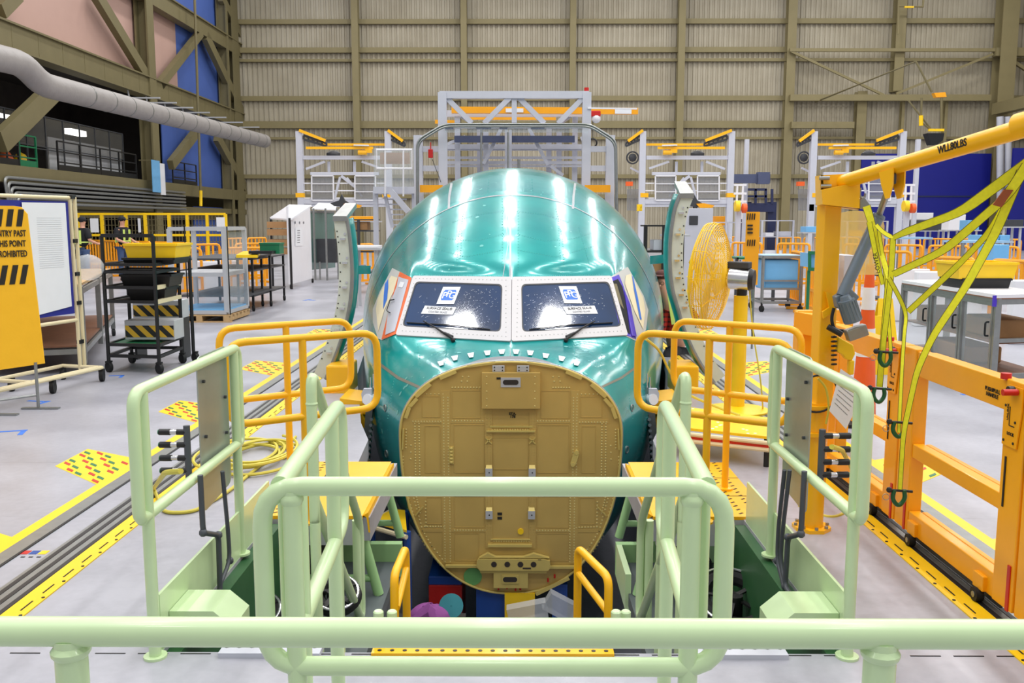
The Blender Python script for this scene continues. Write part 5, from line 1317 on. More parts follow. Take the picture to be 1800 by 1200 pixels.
for k in range(12):
    a = 2 * math.pi * k / 12; o0 = ux * math.cos(a) + uy * math.sin(a)
    cg.tube([hubp + o0 * .05, hubp + ax2 * .03 + o0 * .25, hubp + ax2 * .16 + o0 * Rf_, hubp + ax2 * .30 + o0 * Rf_, hubp + ax2 * .43 + o0 * .25, hubp + ax2 * .44 + o0 * .05], .0046, 5)
cg.out('wire_cage', 'bright_yellow', fn)
for k in range(4):
    a = 2 * math.pi * k / 4 + .4; bl = MB(); rows = []
    for j in range(6):
        r_ = .06 + .36 * j / 5; rows.append([hubp + ax2 * (.22 + .05 * s_) + (ux * math.cos(a + s_ * (.55 - .04 * j)) + uy * math.sin(a + s_ * (.55 - .04 * j))) * r_ for s_ in (-.5, -.17, .17, .5)])
    bl.sheet(rows); o = bl.out('blade', glassy('fan_blade_%d' % k, (236, 200, 70), .6, .4), fn); so = o.modifiers.new('t', 'SOLIDIFY'); so.thickness = .006
cb = T('fan_cable', 'thin pale yellow cable trailing from the fan to the floor', 'cable', W(1323, 640, fb.y))
MB().tube([W(1317, 500, fb.y), W(1321, 560, fb.y), W(1326, 600, fb.y - .1), W(1336, 660, fb.y - .2), W(1340, 700, fb.y - .2), F(1341, 722)], .007, 6, fl=.2).out('cable', 'hose', cb)
# ---------------------------------------------------------------- work stations behind the nose
def pbar(mb, x0, y0, x1, y1, Y, w, d=None): mb.bar(W(x0, y0, Y), W(x1, y1, Y), w, d or w, up=(0, 1, 0)); return mb
def vpost(mb, px, pytop, Y, w, z0=0.0):
    p = W(px, pytop, Y); mb.span((p.x - w / 2, Y - w / 2, z0), (p.x + w / 2, Y + w / 2, p.z)); return mb
def hoist(px, py, Y, par, col='yellow', s=1.0):
    p = W(px, py, Y); MB().cyl(p + V((-.25 * s, 0, 0)), p + V((.2 * s, 0, 0)), .12 * s, 12).box(p + V((.3 * s, 0, .05)), (.35 * s, .2 * s, .2 * s)).out('hoist_motor', col, par, smooth=False)
def station(x0, mir, Y, label, last=False):
    """px of the first tall post; mir=-1 mirrors the layout"""
    X = (lambda v: x0 + v) if mir > 0 else (lambda v: x0 + 156 - v)
    st = T('assembly_stand', label, 'assembly stand', W(X(78), 400, Y) * 1.0, 'aluminium assembly stands with yellow jib rails')
    st.location.z = 0; ORG[st.name] = V((st.location.x, Y, 0))
    for q, (px, py, yy) in enumerate(((0, 231, Y), (156, 231, Y), (207, 238, Y + .4), (-27, 245, Y + 2.4))):
        if q == 3 and mir > 0 and x0 < 600: continue
        if q == 2 and mir > 0: continue
        if q == 2: continue
        vpost(MB(), X(px), py, yy, .20 if q < 2 else .14).out('post', 'gantry', st, smooth=False)
    for py, w, a, b2 in ((277, .12, 4, 150), (305, .10, 20, 140), (354, .16, 2, 156), (361, .10, 2, 156)):
        pbar(MB(), X(a), py, X(b2), py, Y, w).out('cross_beam', 'gantry', st, smooth=False)
    d_ = MB(); pbar(d_, X(12), 297, X(45), 284, Y, .07); pbar(d_, X(145), 296, X(110), 284, Y, .07); pbar(d_, X(62), 350, X(72), 311, Y, .07); pbar(d_, X(98), 328, X(74), 309, Y, .09); pbar(d_, X(110), 345, X(84), 312, Y, .05)
    d_.out('diagonal_braces', 'gantry', st, smooth=False)
    vpost(MB(), X(52), 284, Y + .2, .08, W(0, 305, Y).z).out('short_post', 'gantry', st, smooth=False); vpost(MB(), X(97), 284, Y + .2, .08, W(0, 305, Y).z).out('short_post', 'gantry', st, smooth=False)
    for a, b2 in ((22, 60), (98, 134)):
        g = MB()
        for py in (309, 352): pbar(g, X(a), py, X(b2), py, Y - .1, .04)
        for px in (a, b2): pbar(g, X(px), 309, X(px), 352, Y - .1, .04)
        for py in (323, 337): pbar(g, X(a), py, X(b2), py, Y - .1, .03)
        gg = g.out('guard_frame', 'white', st, smooth=False)
        MB().prism([W(X(a), 310, Y - .08), W(X(b2), 310, Y - .08), W(X(b2), 351, Y - .08), W(X(a), 351, Y - .08)], (0, .01, 0)).out('mesh_panel', 'mesh', gg, smooth=False)
    for a, b2 in ((4, 20), (60, 97), (136, 154)):
        g = MB()
        for py in (322, 335, 348): pbar(g, X(a), py, X(b2), py, Y, .035)
        g.out('rail_bars', 'white', st, smooth=False)
    pbar(MB(), X(0), 229, X(46), 247, Y - .1, .09).out('jib_top_rail', 'yellow', st, smooth=False); pbar(MB(), X(156), 229, X(182), 248, Y - .1, .09).out('jib_top_rail', 'yellow', st, smooth=False)
    for (a, ya, b2, yb) in ((8, 238, 48, 252), (160, 238, 186, 252)):
        t_ = MB(); pbar(t_, X(a), ya, X(b2), yb, Y, .07); pbar(t_, X(a), ya + 7, X(b2), yb + 5, Y, .07)
        for k in range(6):
            f = k / 5; pbar(t_, X(a + (b2 - a) * f), ya + (yb - ya) * f, X(a + (b2 - a) * f), ya + 7 + (yb - ya - 2) * f, Y, .05)
        t_.out('jib_truss', 'dark', st, smooth=False)
    pbar(MB(), X(12), 260, X(130), 260, Y - .2, .08).out('jib_cross_rail', 'yellow', st, smooth=False); pbar(MB(), X(40), 254, X(150), 254, Y + .3, .07).out('jib_cross_rail', 'yellow', st, smooth=False)
    pbar(MB(), X(98), 255, X(122), 255, Y - .3, .1, .03).out('rail_label', 'paper', st, smooth=False) if 0 else pbar(MB(), X(96), 255, X(122), 255.5, Y - .3, .03, .09).out('rail_label', 'paper', st, smooth=False)
    hoist(X(112), 268, Y - .2, st, s=.62); MB().ball(W(X(60), 271, Y + .4), .2, 10, (1.2, .6, .6)).out('round_lamp', 'dark', st)
    MB().box(W(X(2), 343, Y), (.26, .22, .14)).out('yellow_collar', 'yellow', st, smooth=False); MB().box(W(X(154), 343, Y), (.26, .22, .14)).out('yellow_collar', 'yellow', st, smooth=False)
    if mir < 0:
        MB().torus(W(X(174), 277, Y + .3), .19, .03, (0, 1, 0), 24, 6).ball(W(X(174), 277, Y + .3), .14, 8, (1, .3, 1)).out('wall_fan', 'dark', st); MB().box(W(X(180), 323, Y), (.22, .2, .14)).out('orange_hoist', 'cone', st, smooth=False)
        MB().prism([W(X(158), 332, Y + .5), W(X(184), 332, Y + .5), W(X(184), 370, Y + .5), W(X(158), 370, Y + .5)], (0, .02, 0)).out('side_mesh', 'mesh', st, smooth=False); pbar(MB(), X(158), 305, X(178), 295, Y + .4, .06).out('side_brace', 'gantry', st, smooth=False); MB().box(W(X(162), 365, Y), (.16, .2, .22)).out('yellow_unit', 'bright_yellow', st, smooth=False)
    return st
station(526, 1, 30, 'aluminium assembly stand with yellow jib rails left of the fuselage')
station(1130, -1, 30.2, 'aluminium assembly stand with yellow jib rails just right of the fuselage')
station(1431, -1, 30.4, 'aluminium assembly stand with yellow jib rails before the blue doors, farthest right')
# central docking gantry
Yg = 18.5
gt = T('docking_gantry', 'tall aluminium docking gantry with truss top straddling the rear of the fuselage', 'gantry', (0, Yg, 0))
for px in (777.6, 1031.5): vpost(MB(), px, 163, Yg, .17, -2.2 if 0 else 0).out('main_post', 'gantry', gt, smooth=False)
pbar(MB(), 773, 167, 1035, 167, Yg, .14).out('top_chord', 'gantry', gt, smooth=False); pbar(MB(), 775, 221, 1033, 221, Yg, .10).out('bottom_chord', 'gantry', gt, smooth=False)
d_ = MB()
for a in ((784, 171, 829, 216), (897, 171, 851, 217), (911, 171, 957, 217), (1026, 171, 981, 217), (904, 169, 904, 216)): pbar(d_, *a, Yg + .02 * (a[0] % 3), .10)
d_.out('truss_webs', 'gantry', gt, smooth=False)
q = MB()
for px, py in ((804, 205), (843, 226), (965, 226), (1011, 200), (854, 232), (983, 232)): vpost(q, px, py, Yg + 1.0 + (px % 2) * .4, .11, 1.4)
for px in (890, 897): vpost(q, px, 228, Yg + .6, .06, 1.8)
q.out('inner_posts', 'gantry', gt, smooth=False)
q = MB()
for py, w in ((197, .07), (258, .10), (263, .04), (277, .05), (286, .07), (292, .04), (202, .08)): pbar(q, 782, py, 1028, py, Yg + 1.2, w)
for py in (262, 296): pbar(q, 737, py, 777, py, Yg, .11); pbar(q, 1032, py, 1072, py, Yg, .11)
pbar(q, 881, 226, 850, 288, Yg + .9, .07); pbar(q, 930, 226, 963, 290, Yg + .9, .07); pbar(q, 800, 196, 830, 216, Yg + 1.3, .09); pbar(q, 1012, 196, 985, 216, Yg + 1.3, .09); pbar(q, 818, 240, 780, 256, Yg + .8, .06); pbar(q, 968, 292, 990, 308, Yg + .8, .06); pbar(q, 1022, 240, 1028, 256, Yg + .8, .06)
q.out('inner_beams', 'gantry', gt, smooth=False)
pbar(MB(), 799, 244.5, 1010, 244.5, Yg + .8, .13).out('blue_grey_beam', 'gantry_dark', gt, smooth=False)
q = MB()
for px, w in ((790, 14), (850, 26), (885, 14), (945, 24)): pbar(q, px - w / 2, 224, px + w / 2, 224, Yg - .1, .07)
q.out('blue_pads', 'navy', gt, smooth=False)
vpost(MB(), 735, 238, Yg, .17).out('side_post', 'gantry', gt, smooth=False); vpost(MB(), 1073, 238, Yg, .17).out('side_post', 'gantry', gt, smooth=False)
for o_ in (0, 4):
    MB().tube([W(x, y + o_, Yg - .35) for x, y in ((733 + o_ / 2, 372), (733 + o_ / 2, 246), (780, 218), (1037, 218), (1083 - o_ / 2, 246), (1085 - o_ / 2, 372))], .022, 8, fl=.15).out('wrap_handrail', 'steel', gt)
MB().prism([W(x, y, Yg - .33) for x, y in ((782, 222), (1035, 222), (1035, 233), (782, 233))], (0, .01, 0)).out('glass_strip', 'clear', gt, smooth=False)
q = MB()
for px in (844, 1158 - 150 * 0): pass
q.tube([W(846, 226, Yg - .3), W(846, 300, Yg - .3)], .02, 8); q.tube([W(893, 232, Yg - .3), W(893, 296, Yg - .3)], .02, 8); q.tube([W(912, 280, Yg + .2), W(912, 296, Yg + .2)], .03, 8)
q.out('hand_posts', 'steel', gt)
pbar(MB(), 1033, 190, 1120, 191, Yg - .1, .03).out('thin_arm', 'white', gt, smooth=False)
for x0, x1 in ((738, 778), (1028, 1073)): MB().prism([W(x0, 325, Yg - .3), W(x1, 325, Yg - .3), W(x1, 338, Yg - .3), W(x0, 338, Yg - .3)], (0, .06, 0)).out('orange_panel', 'gate', gt, smooth=False)
MB().cyl(W(1031, 162, Yg), W(1031, 154, Yg), .045, 12).out('red_beacon', 'red', gt)
cb = T('gantry_crane_rail', 'orange overhead crane rail passing through the docking gantry', 'crane rail', W(960, 194, Yg + .9))
pbar(MB(), 794, 193.5, 1121, 195.5, Yg + .9, .13).out('rail_beam', 'gate', cb, smooth=False); pbar(MB(), 820, 207, 977, 208, Yg + 1.6, .08).out('rear_beam', 'gate', cb, smooth=False)
pbar(MB(), 1081, 195.3, 1110, 195.5, Yg + .82, .10, .02).out('rail_label', 'paper', cb, smooth=False); pbar(MB(), 889, 194, 920, 194, Yg + .82, .08, .02).out('rail_label', 'paper', cb, smooth=False)
pbar(MB(), 765, 214, 800, 215, Yg + 1.6, .08).out('stub_beam', 'gate', cb, smooth=False)
hs = T('chain_hoist', 'small red and white chain hoist right of the docking gantry', 'hoist', W(1046, 203, Yg + .9)); MB().box(W(1045, 200, Yg + .9), (.25, .15, .12)).out('red_body', 'red', hs, smooth=False, bevel=.02); MB().ball(W(1048, 208, Yg + .9), .1, 10).out('white_body', 'white', hs)
MB().cyl(W(1042, 200, Yg + .9), W(1042, 243, Yg + .9), .008, 6).out('cord', 'black', hs); MB().torus(W(1042, 251, Yg + .9), .085, .018, (.3, 1, 0), 20, 6).out('cord_coil', 'black', hs)
hs = T('red_hoist', 'dark red hoist block hanging left of the docking gantry', 'hoist', W(757, 268, Yg - .1)); MB().box(W(757, 270, Yg - .1), (.09, .08, .17)).out('hoist_body', 'red', hs, smooth=False, bevel=.01)
MB().cyl(W(757, 250, Yg - .1), W(757, 262, Yg - .1), .012, 6).out('hook', 'red', hs); MB().cyl(W(760, 280, Yg - .1), W(775, 320, Yg - .1), .006, 6).out('chain', 'black', hs)
# rail loops and tray left of the gantry
sl2 = T('stair_platform', 'pale platform with a double rail loop between left stand and gantry', 'platform', W(690, 340, 19.5))
Ys = 19.5
MB().tube([W(x, y, Ys) for x, y in ((662, 263), (724, 263), (724, 296), (662, 296))], .022, 8, fl=0, closed=True).out('rail_loop', 'white', sl2)
for px in (677, 709): MB().cyl(W(px, 263, Ys), W(px, 345, Ys), .018, 8).out('rail_post', 'white', sl2)
MB().prism([W(x, y, Ys + .3) for x, y in ((657, 260), (728, 260), (732, 330), (657, 332))], (0, .02, 0)).out('back_sheet', 'clear', sl2, smooth=False)
MB().prism([W(x, y, Ys + .4) for x, y in ((668, 268), (720, 268), (720, 288), (668, 288))], (0, .05, 0)).out('tan_box', 'card', sl2, smooth=False)
MB().prism([W(x, y, Ys + .1) for x, y in ((656, 328), (732, 328), (732, 340), (656, 340))], (0, .6, 0)).out('deck_edge', 'gantry', sl2, smooth=False)
q = MB(); pbar(q, 686, 335, 718, 372, Ys, .12); pbar(q, 676, 338, 690, 400, Ys + .3, .07)
for k in range(6): pbar(q, 680 + k * 2, 350 + k * 9, 715 - k * 2, 350 + k * 9, Ys + .3, .03)
q.out('stair_stringer', 'gantry', sl2, smooth=False)
for px in (660, 728): vpost(MB(), px, 335, Ys + .3, .10).out('leg', 'gantry', sl2, smooth=False)
# winglet-like skin fixtures
for px, Y, lb in ((602, 24, 'dark winglet shaped fixture with orange tip below the left assembly stand'), (1222, 24, 'dark winglet shaped fixture below the right assembly stand')):
    wl = T('winglet_fixture', lb, 'fixture', W(px, 355, Y)); q = [(px - 22, 357), (px - 6, 352), (px - 2, 341), (px + 4, 352), (px + 14, 358), (px + 5, 364), (px - 15, 362)]
    MB().prism([W(a, b2, Y) for a, b2 in q], (0, .12, 0)).out('fin', 'dark', wl, smooth=False)
    MB().prism([W(a, b2, Y - .05) for a, b2 in ((px + 2, 358), (px + 16, 357), (px + 34, 361), (px + 30, 365), (px + 8, 365))], (0, .1, 0)).out('orange_tip', 'gate', wl, smooth=False)
    MB().cyl(W(px, 362, Y + .06), (W(px, 362, Y).x, Y + .06, 0), .06, 10).out('pedestal', 'dark', wl)
# dock carriers at right: navy scaffold, yellow and orange reels
nv = T('navy_scaffold', 'dark navy steel scaffold between the two right assembly stands', 'scaffold', W(1330, 380, 33))
q = MB()
for px in (1310, 1328, 1346, 1357): pbar(q, px, 332, px, 358, 33, .08)
for py in (333, 345): pbar(q, 1308, py, 1347, py, 33, .08)
q.out('railing', 'navy', nv, smooth=False); MB().prism([W(x, y, 33) for x, y in ((1306, 357), (1362, 357), (1362, 372), (1306, 372))], (0, 1.0, 0)).out('deck', 'navy', nv, smooth=False)
for px in (1312, 1356): vpost(MB(), px, 355, 33.3, .3).out('leg', 'navy', nv, smooth=False)
nv2 = T('blue_grey_beam', 'dark blue grey horizontal crane beam right of the first right stand', 'beam', W(1320, 314, 32)); pbar(MB(), 1288, 314, 1352, 314, 32, .3).out('beam', 'gantry_dark', nv2, smooth=False); MB().box(W(1341, 313, 31.9), (.4, .3, .4)).out('motor', 'gantry_dark', nv2, smooth=False)
for q_, (px, Y, a) in enumerate(((1296, 27, 'first'), (1592, 27, 'farthest'))):
    rl_ = T('cable_reel_station', 'yellow and orange cable reels on the %s of the right assembly stands' % a, 'cable reel', W(px, 362, Y))
    MB().cyl(W(px - 4, 362, Y), W(px + 4, 362, Y), .16, 16).out('yellow_reel', 'bright_yellow', rl_); MB().cyl(W(px + 9, 366, Y), W(px + 16, 366, Y), .14, 16).out('orange_reel', 'cone', rl_)
    vpost(MB(), px + 2, 362, Y + .2, .14).out('stand', 'gantry', rl_, smooth=False)
    q = MB()
    for py in (325, 340, 354): pbar(q, px - 6, py, px + 16, py, Y + .4, .06)
    for xx in (0, 10): pbar(q, px + xx, 325, px + xx - 2, 385, Y + .4, .05)
    q.out('ladder_frame', 'white', rl_, smooth=False)
# ---------------------------------------------------------------- cabinets, carts and racks left
wc = T('tall_white_cabinet', 'tall white sheet covered cabinet with slanted top and a small notice', 'cabinet', F(545, 505))
pB_ = F(548, 503); Yw = F(510, 512).y
p0 = F(511, 508); p1 = F(549, 497)
def vpanel(mb, a, c, z0, z1, t=.03, zs=0):
    d_ = (c - a).normalized(); n_ = V((-d_.y, d_.x, 0)) * t
    mb.prism([(a.x, a.y, z0), (c.x, c.y, z0), (c.x, c.y, z1), (a.x, a.y, z1 - zs)], n_); return mb
zt_w = W(528, 363, p0.y).z
vpanel(MB(), p0, p1, .12, zt_w, .05).out('front_panel', 'white', wc, smooth=False)
sh = V((-1.0, .9, 0)); q = MB(); a_ = W(508, 381, p0.y - .0); 
MB().prism([W(474, 385, p0.y + .9), W(508, 362, p0.y + .7), W(548, 363, p0.y + .4), W(510, 388, p0.y)], (0, 0, .04)).out('sloping_top', 'white', wc, smooth=False)
fr_ = MB()
for px, yy in ((476, p0.y + .9), (509, p0.y + .0)): vpost(fr_, px, 383, yy, .05)
fr_.out('black_frame', 'black', wc, smooth=False)
for k, py in enumerate((395, 408, 426, 441)):
    a = W(478, py, p0.y + .7); c = W(506, py, p0.y + .25); MB().box((a + c) / 2, (abs(c.x - a.x), .5, .16)).out('cardboard_box', 'card', wc, smooth=False)
xq = p0.x + .012; nt_ = MB(); P = [XP(x, y, xq) for x, y in ((519, 400), (531, 400), (532, 432), (519, 432))]; nt_.prism(P, (.004, 0, 0)); nt_.out('notice_sheet', 'paper', wc, smooth=False)
q = MB()
for k in range(6): 
    for s2 in (0,): 
        p = XP(525, 405 + k * 4.2, xq + .006); q.box(p, (.002, .28, .02))
for k, px in enumerate((519, 527, 534)): p = XP(px, 391, xq + .004); q.box(p, (.002, .1, .06))
q.out('printed_marks', 'greyprint', wc, smooth=False)
q = MB(); 
for p in (p0, p1): caster(q, p.x, p.y + .05, 0, .06, .04)
q.out('casters', 'rubber', wc)
ms = T('mesh_cage_cabinet', 'pale framed cage cabinet with teal wire mesh beside the tall white cabinet', 'cage cabinet', F(568, 492))
q = MB(); a = F(550, 492); c = F(590, 487)
for px, yy in ((551, a.y), (572, a.y - .2), (592, a.y + .4)): vpost(q, px, 366, yy, .05)
zc_ = W(551, 372, a.y).z; q.bar((a.x, a.y, zc_), (c.x, c.y, zc_), .05, .05); q.out('frame', 'steel', ms, smooth=False)
vpanel(MB(), a, c, .3, zc_, .02).out('wire_mesh', 'mesh_teal', ms, smooth=False); MB().prism([W(548, 368, a.y + .3), W(560, 358, a.y + .8), W(592, 360, a.y + .8), W(590, 370, a.y + .3)], (0, 0, .03)).out('top_sheet', 'white', ms, smooth=False)
MB().box(((a.x + c.x) / 2, a.y + .5, .85), (.9, .5, .7)).out('stored_boxes', 'dark', ms, smooth=False); vpost(MB(), 562, 460, a.y + .1, .04).out('foot', 'steel', ms)
# table carts
def cart(name, label, foot, dxp, depth, ztop, mats, zsh=(), par_mesh=None, castr=.06, w=.04):
    """foot = front-left floor point px; dxp = front-right floor px"""
    a, c = F(*foot), F(*dxp); d_ = (c - a); dn = d_.normalized(); n_ = V((-dn.y, dn.x, 0)) * depth
    r_ = T(name, label, 'cart', a.lerp(c, .5) + n_ * .5)
    for p in (a, c, a + n_, c + n_): MB().span((p.x - w / 2, p.y - w / 2, castr * 2), (p.x + w / 2, p.y + w / 2, ztop)).out('leg', mats[0], r_, smooth=False)
    for k, z in enumerate((ztop,) + tuple(zsh)):
        MB().prism([(p.x, p.y, z - .02) for p in (a - dn * .03 - n_ * .02, c + dn * .03 - n_ * .02, c + n_ * 1.02 + dn * .03, a + n_ * 1.02 - dn * .03)], (0, 0, .03)).out('table_top' if k == 0 else 'shelf', mats[1] if k == 0 else mats[2], r_, smooth=False)
    for p in (a, c, a + n_, c + n_):
        q = MB(); caster(q, p.x, p.y, 0, castr, .035, .5); q.cyl((p.x, p.y, castr), (p.x, p.y, castr * 2.1), .018, 8); q.out('caster', 'rubber', r_)
    return r_, a, c, n_, ztop
cart('black_table_cart', 'black framed table cart with clear mesh sides before the tall cabinet', (446, 547), (500, 528), 1.4, W(470, 455, F(446, 547).y).z, ('black', 'dark', 'dark'), (.78, .3))
cart('long_black_table', 'low dark trolley between the framed pallet crate and black table', (421, 552), (437, 552), 1.6, 1.05, ('black', 'black', 'dark'), (.35,))
p = W(443, 451, 15.5); tag(MB().prism([W(415, 453, 15.6), W(428, 446, 16.4), W(458, 446, 16.4), W(453, 453, 15.6)], (0, 0, .05)).out('yellow_tray', 'bright_yellow', at=p, smooth=False), 'flat yellow tray on the dark table behind the pallet crate', 'tray')
p = W(478, 437, 16); tag(MB().box(p, (.34, .3, .17)).box(p + V((0, 0, .09)), (.36, .32, .03)).out('green_bin', 'green', at=p, smooth=False), 'small dark green bin on the far table by the cabinet', 'bin')
p = W(463, 443, 15.8); tag(MB().box(p, (.4, .4, .05)).out('black_case', 'black', at=p, smooth=False), 'flat black case in front of the green bin', 'case')
# framed crate on a pallet
a, c = F(300, 566), F(398, 566); Yp = a.y
kr = T('framed_display_crate', 'white aluminium framed open crate strapped to a wooden pallet', 'crate', ((a.x + c.x) / 2, Yp, .13))
zt_ = W(350, 402, Yp).z; D = 1.15
def fbox(mb, x0, x1, y0, y1, z0, z1, w):
    for x in (x0, x1):
        for y in (y0, y1): mb.span((x - w / 2, y - w / 2, z0), (x + w / 2, y + w / 2, z1))
    w *= .93
    for z in (z0, z1):
        for y in (y0, y1): mb.span((x0, y - w / 2, z - w / 2), (x1, y + w / 2, z + w / 2))
        for x in (x0, x1): mb.span((x - w * .46, y0, z - w * .46), (x + w * .46, y1, z + w * .46))
x0, x1 = W(302, 500, Yp).x, W(397, 500, Yp).x
q = MB(); fbox(q, x0, x1, Yp, Yp + D, .17, zt_, .07); q.out('crate_frame', 'alu', kr, smooth=False)
zm = W(350, 482, Yp).z; q = MB(); q.span((x0, Yp, zm - .04), (x1, Yp + D, zm + .03)); q.out('middle_shelf', 'alu', kr, smooth=False)
q = MB(); q.span((x0, Yp, .18), (x1, Yp + D, .22)); q.out('bottom_panel', 'bin_blue', kr, smooth=False)
q = MB(); q.span((x1 - .03, Yp + .05, .22), (x1 - .02, Yp + D - .05, zt_ - .05)); q.span((x0 + .05, Yp + D - .02, .22), (x1 - .05, Yp + D - .01, zm)); q.out('clear_sides', 'clear', kr, smooth=False)
q = MB(); q.span((W(384, 0, Yp).x - .01, Yp - .045, .13), (W(384, 0, Yp).x + .01, Yp - .04, zt_ + .04)); q.span((W(307, 0, Yp).x - .01, Yp - .045, .13), (W(307, 0, Yp).x + .01, Yp - .04, zt_ + .04)); q.out('strap', 'black', kr, smooth=False)
pl_ = T('wooden_pallet', 'pale wooden pallet under the white framed crate', 'pallet', ((x0 + x1) / 2, Yp, 0))
q = MB()
for k in range(3): x = x0 + (x1 - x0) * k / 2; q.span((x - .05, Yp - .06, .02), (x + .05, Yp + D, .11))
q.out('blocks', 'wood', pl_, smooth=False)
q = MB()
for k in range(6): y = Yp - .06 + k * .21; q.span((x0 - .08, y, .11), (x1 + .08, y + .1, .13))
q.span((x0 - .08, Yp - .06, 0), (x1 + .08, Yp + .04, .02)); q.out('boards', 'wood', pl_, smooth=False)
# black tubular shelf cart
A_, B_ = F(213, 655), F(292, 655); Yk = A_.y
sc_ = T('black_shelf_cart', 'black tubular shelf cart on casters with four levels', 'shelf cart', F(262, 650))
xa_, xb_ = W(188, 640, Yk).x, W(283, 640, Yk).x; d_ = V((-.02, .72, 0)); zt_ = W(235, 414, Yk).z
cn = [V((xa_, Yk + .05, 0)), V((xb_, Yk - .05, 0)), V((xb_ + d_.x, Yk + d_.y, 0)), V((xa_ + d_.x, Yk + d_.y, 0))]
for i, p in enumerate(cn):
    MB().tube([(p.x, p.y, .13), (p.x, p.y, zt_ if i < 2 else zt_ - .27)], .022, 8).out('upright', 'black', sc_)
for z, nm, mm in ((.19, 'base', 'black'), (W(0, 606, Yk).z, 'green_shelf', 'green'), (W(0, 530, Yk).z, 'shelf', 'black'), (W(0, 505, Yk).z, 'shelf', 'black'), (W(0, 478, Yk).z, 'shelf', 'black'), (W(0, 465, Yk).z, 'shelf', 'black')):
    q = MB()
    for i in range(4): q.bar(cn[i] + V((0, 0, z)), cn[(i + 1) % 4] + V((0, 0, z)), .035, .035)
    q.out('shelf_rim', 'black', sc_, smooth=False)
    if nm != 'base': MB().prism([p + V((0, 0, z - .012)) for p in cn], (0, 0, .012)).out('shelf_board', mm, sc_, smooth=False)
q = MB(); q.bar(cn[0] + V((0, 0, zt_)), cn[1] + V((0, 0, zt_)), .04, .04); q.out('top_bar', 'black', sc_, smooth=False)
for z in (W(0, 505, Yk).z, W(0, 530, Yk).z): MB().bar(cn[1] + V((0, 0, z)), cn[2] + V((0, 0, z)), .045, .045).out('cream_side_pipe', 'cream', sc_, smooth=False)
for p in cn + [cn[2] + V((.12, .1, 0))]:
    q = MB(); caster(q, p.x, p.y, 0, .06, .04, .9); q.box((p.x, p.y, .12), (.06, .06, .02)); q.out('caster', 'rubber', sc_)
q = MB(); q.tube([cn[2] + V((.1, .1, z)) for z in (.13, zt_ - .25)], .022, 8); q.bar(cn[2] + V((.1, .1, zt_ - .28)), cn[2] + V((-.15, .0, zt_ - .26)), .04); q.out('side_handle', 'black', sc_, smooth=False)
def bin_(name, px0, py0, px1, py1, Y, m_, label, cat, dep=.4, taper=.9, rim=True):
    a = W(px0, py1, Y); c = W(px1, py0, Y); w = c.x - a.x; h = c.z - a.z; x = (a.x + c.x) / 2
    r_ = T(name, label, cat, (x, Y + dep / 2, a.z)); q = MB(); t = w / 2; b2 = t * taper
    q.add([(x - b2, Y + dep * .05, a.z), (x + b2, Y + dep * .05, a.z), (x + b2, Y + dep * .95, a.z), (x - b2, Y + dep * .95, a.z), (x - t, Y, c.z), (x + t, Y, c.z), (x + t, Y + dep, c.z), (x - t, Y + dep, c.z)], [(0, 1, 2, 3), (0, 4, 5, 1), (1, 5, 6, 2), (2, 6, 7, 3), (3, 7, 4, 0)])
    o = q.out('bin_body', m_, r_, smooth=False); so = o.modifiers.new('t', 'SOLIDIFY'); so.thickness = .012
    if rim:
        q = MB(); P = [(x - t, Y, c.z), (x + t, Y, c.z), (x + t, Y + dep, c.z), (x - t, Y + dep, c.z)]
        for i in range(4): q.bar(P[i], P[(i + 1) % 4], .03, .025)
        q.out('rim', m_, r_, smooth=False)
    return r_
bin_('yellow_tote_bin', 219, 430, 309, 457, Yk + .15, 'bright_yellow', 'yellow plastic tote on top of the black shelf cart', 'bin', .5)
bin_('black_tote_bin', 212, 484, 299, 504, Yk + .2, 'black', 'black plastic tote on the upper shelf of the black cart', 'bin', .42)
bin_('black_tote_bin', 225, 507, 290, 528, Yk + .2, 'black', 'black plastic tote on the middle shelf of the black cart', 'bin', .4)
bin_('black_tote_bin', 216, 455, 305, 464, Yk + .15, 'black', 'flat black tote directly beneath the yellow tote', 'bin', .5, .97)
MT['stripe1'] = stripe_mat('black_yellow_stripes', [(226, 180, 50), (34, 36, 34)], .055, (.7, 0, .7))
for q_, (px0, py0, px1, py1, Y, lb) in enumerate(((220, 563, 306, 597, Yk + .25, 'grey metal case with striped front on the lowest shelf of the black cart'), (234, 528, 316, 560, Yk + 1.0, 'grey metal case with striped front behind the black cart'))):
    a = W(px0, py1, Y); c = W(px1, py0, Y); r_ = T('striped_case', lb, 'case', ((a.x + c.x) / 2, Y + .15, a.z))
    MB().span((a.x, Y, a.z), (c.x, Y + .3, c.z)).out('case_body', 'alu', r_, smooth=False, bevel=.006)
    MB().span((a.x + .01, Y - .004, a.z + .03), (c.x - .01, Y, c.z - .06)).out('striped_label', 'stripe1', r_, smooth=False)
    if a.z > .4: MB().span((a.x, Y, 0), (a.x + .03, Y + .3, a.z)).span((c.x - .03, Y, 0), (c.x, Y + .3, a.z)).out('case_stand', 'black', r_, smooth=False)
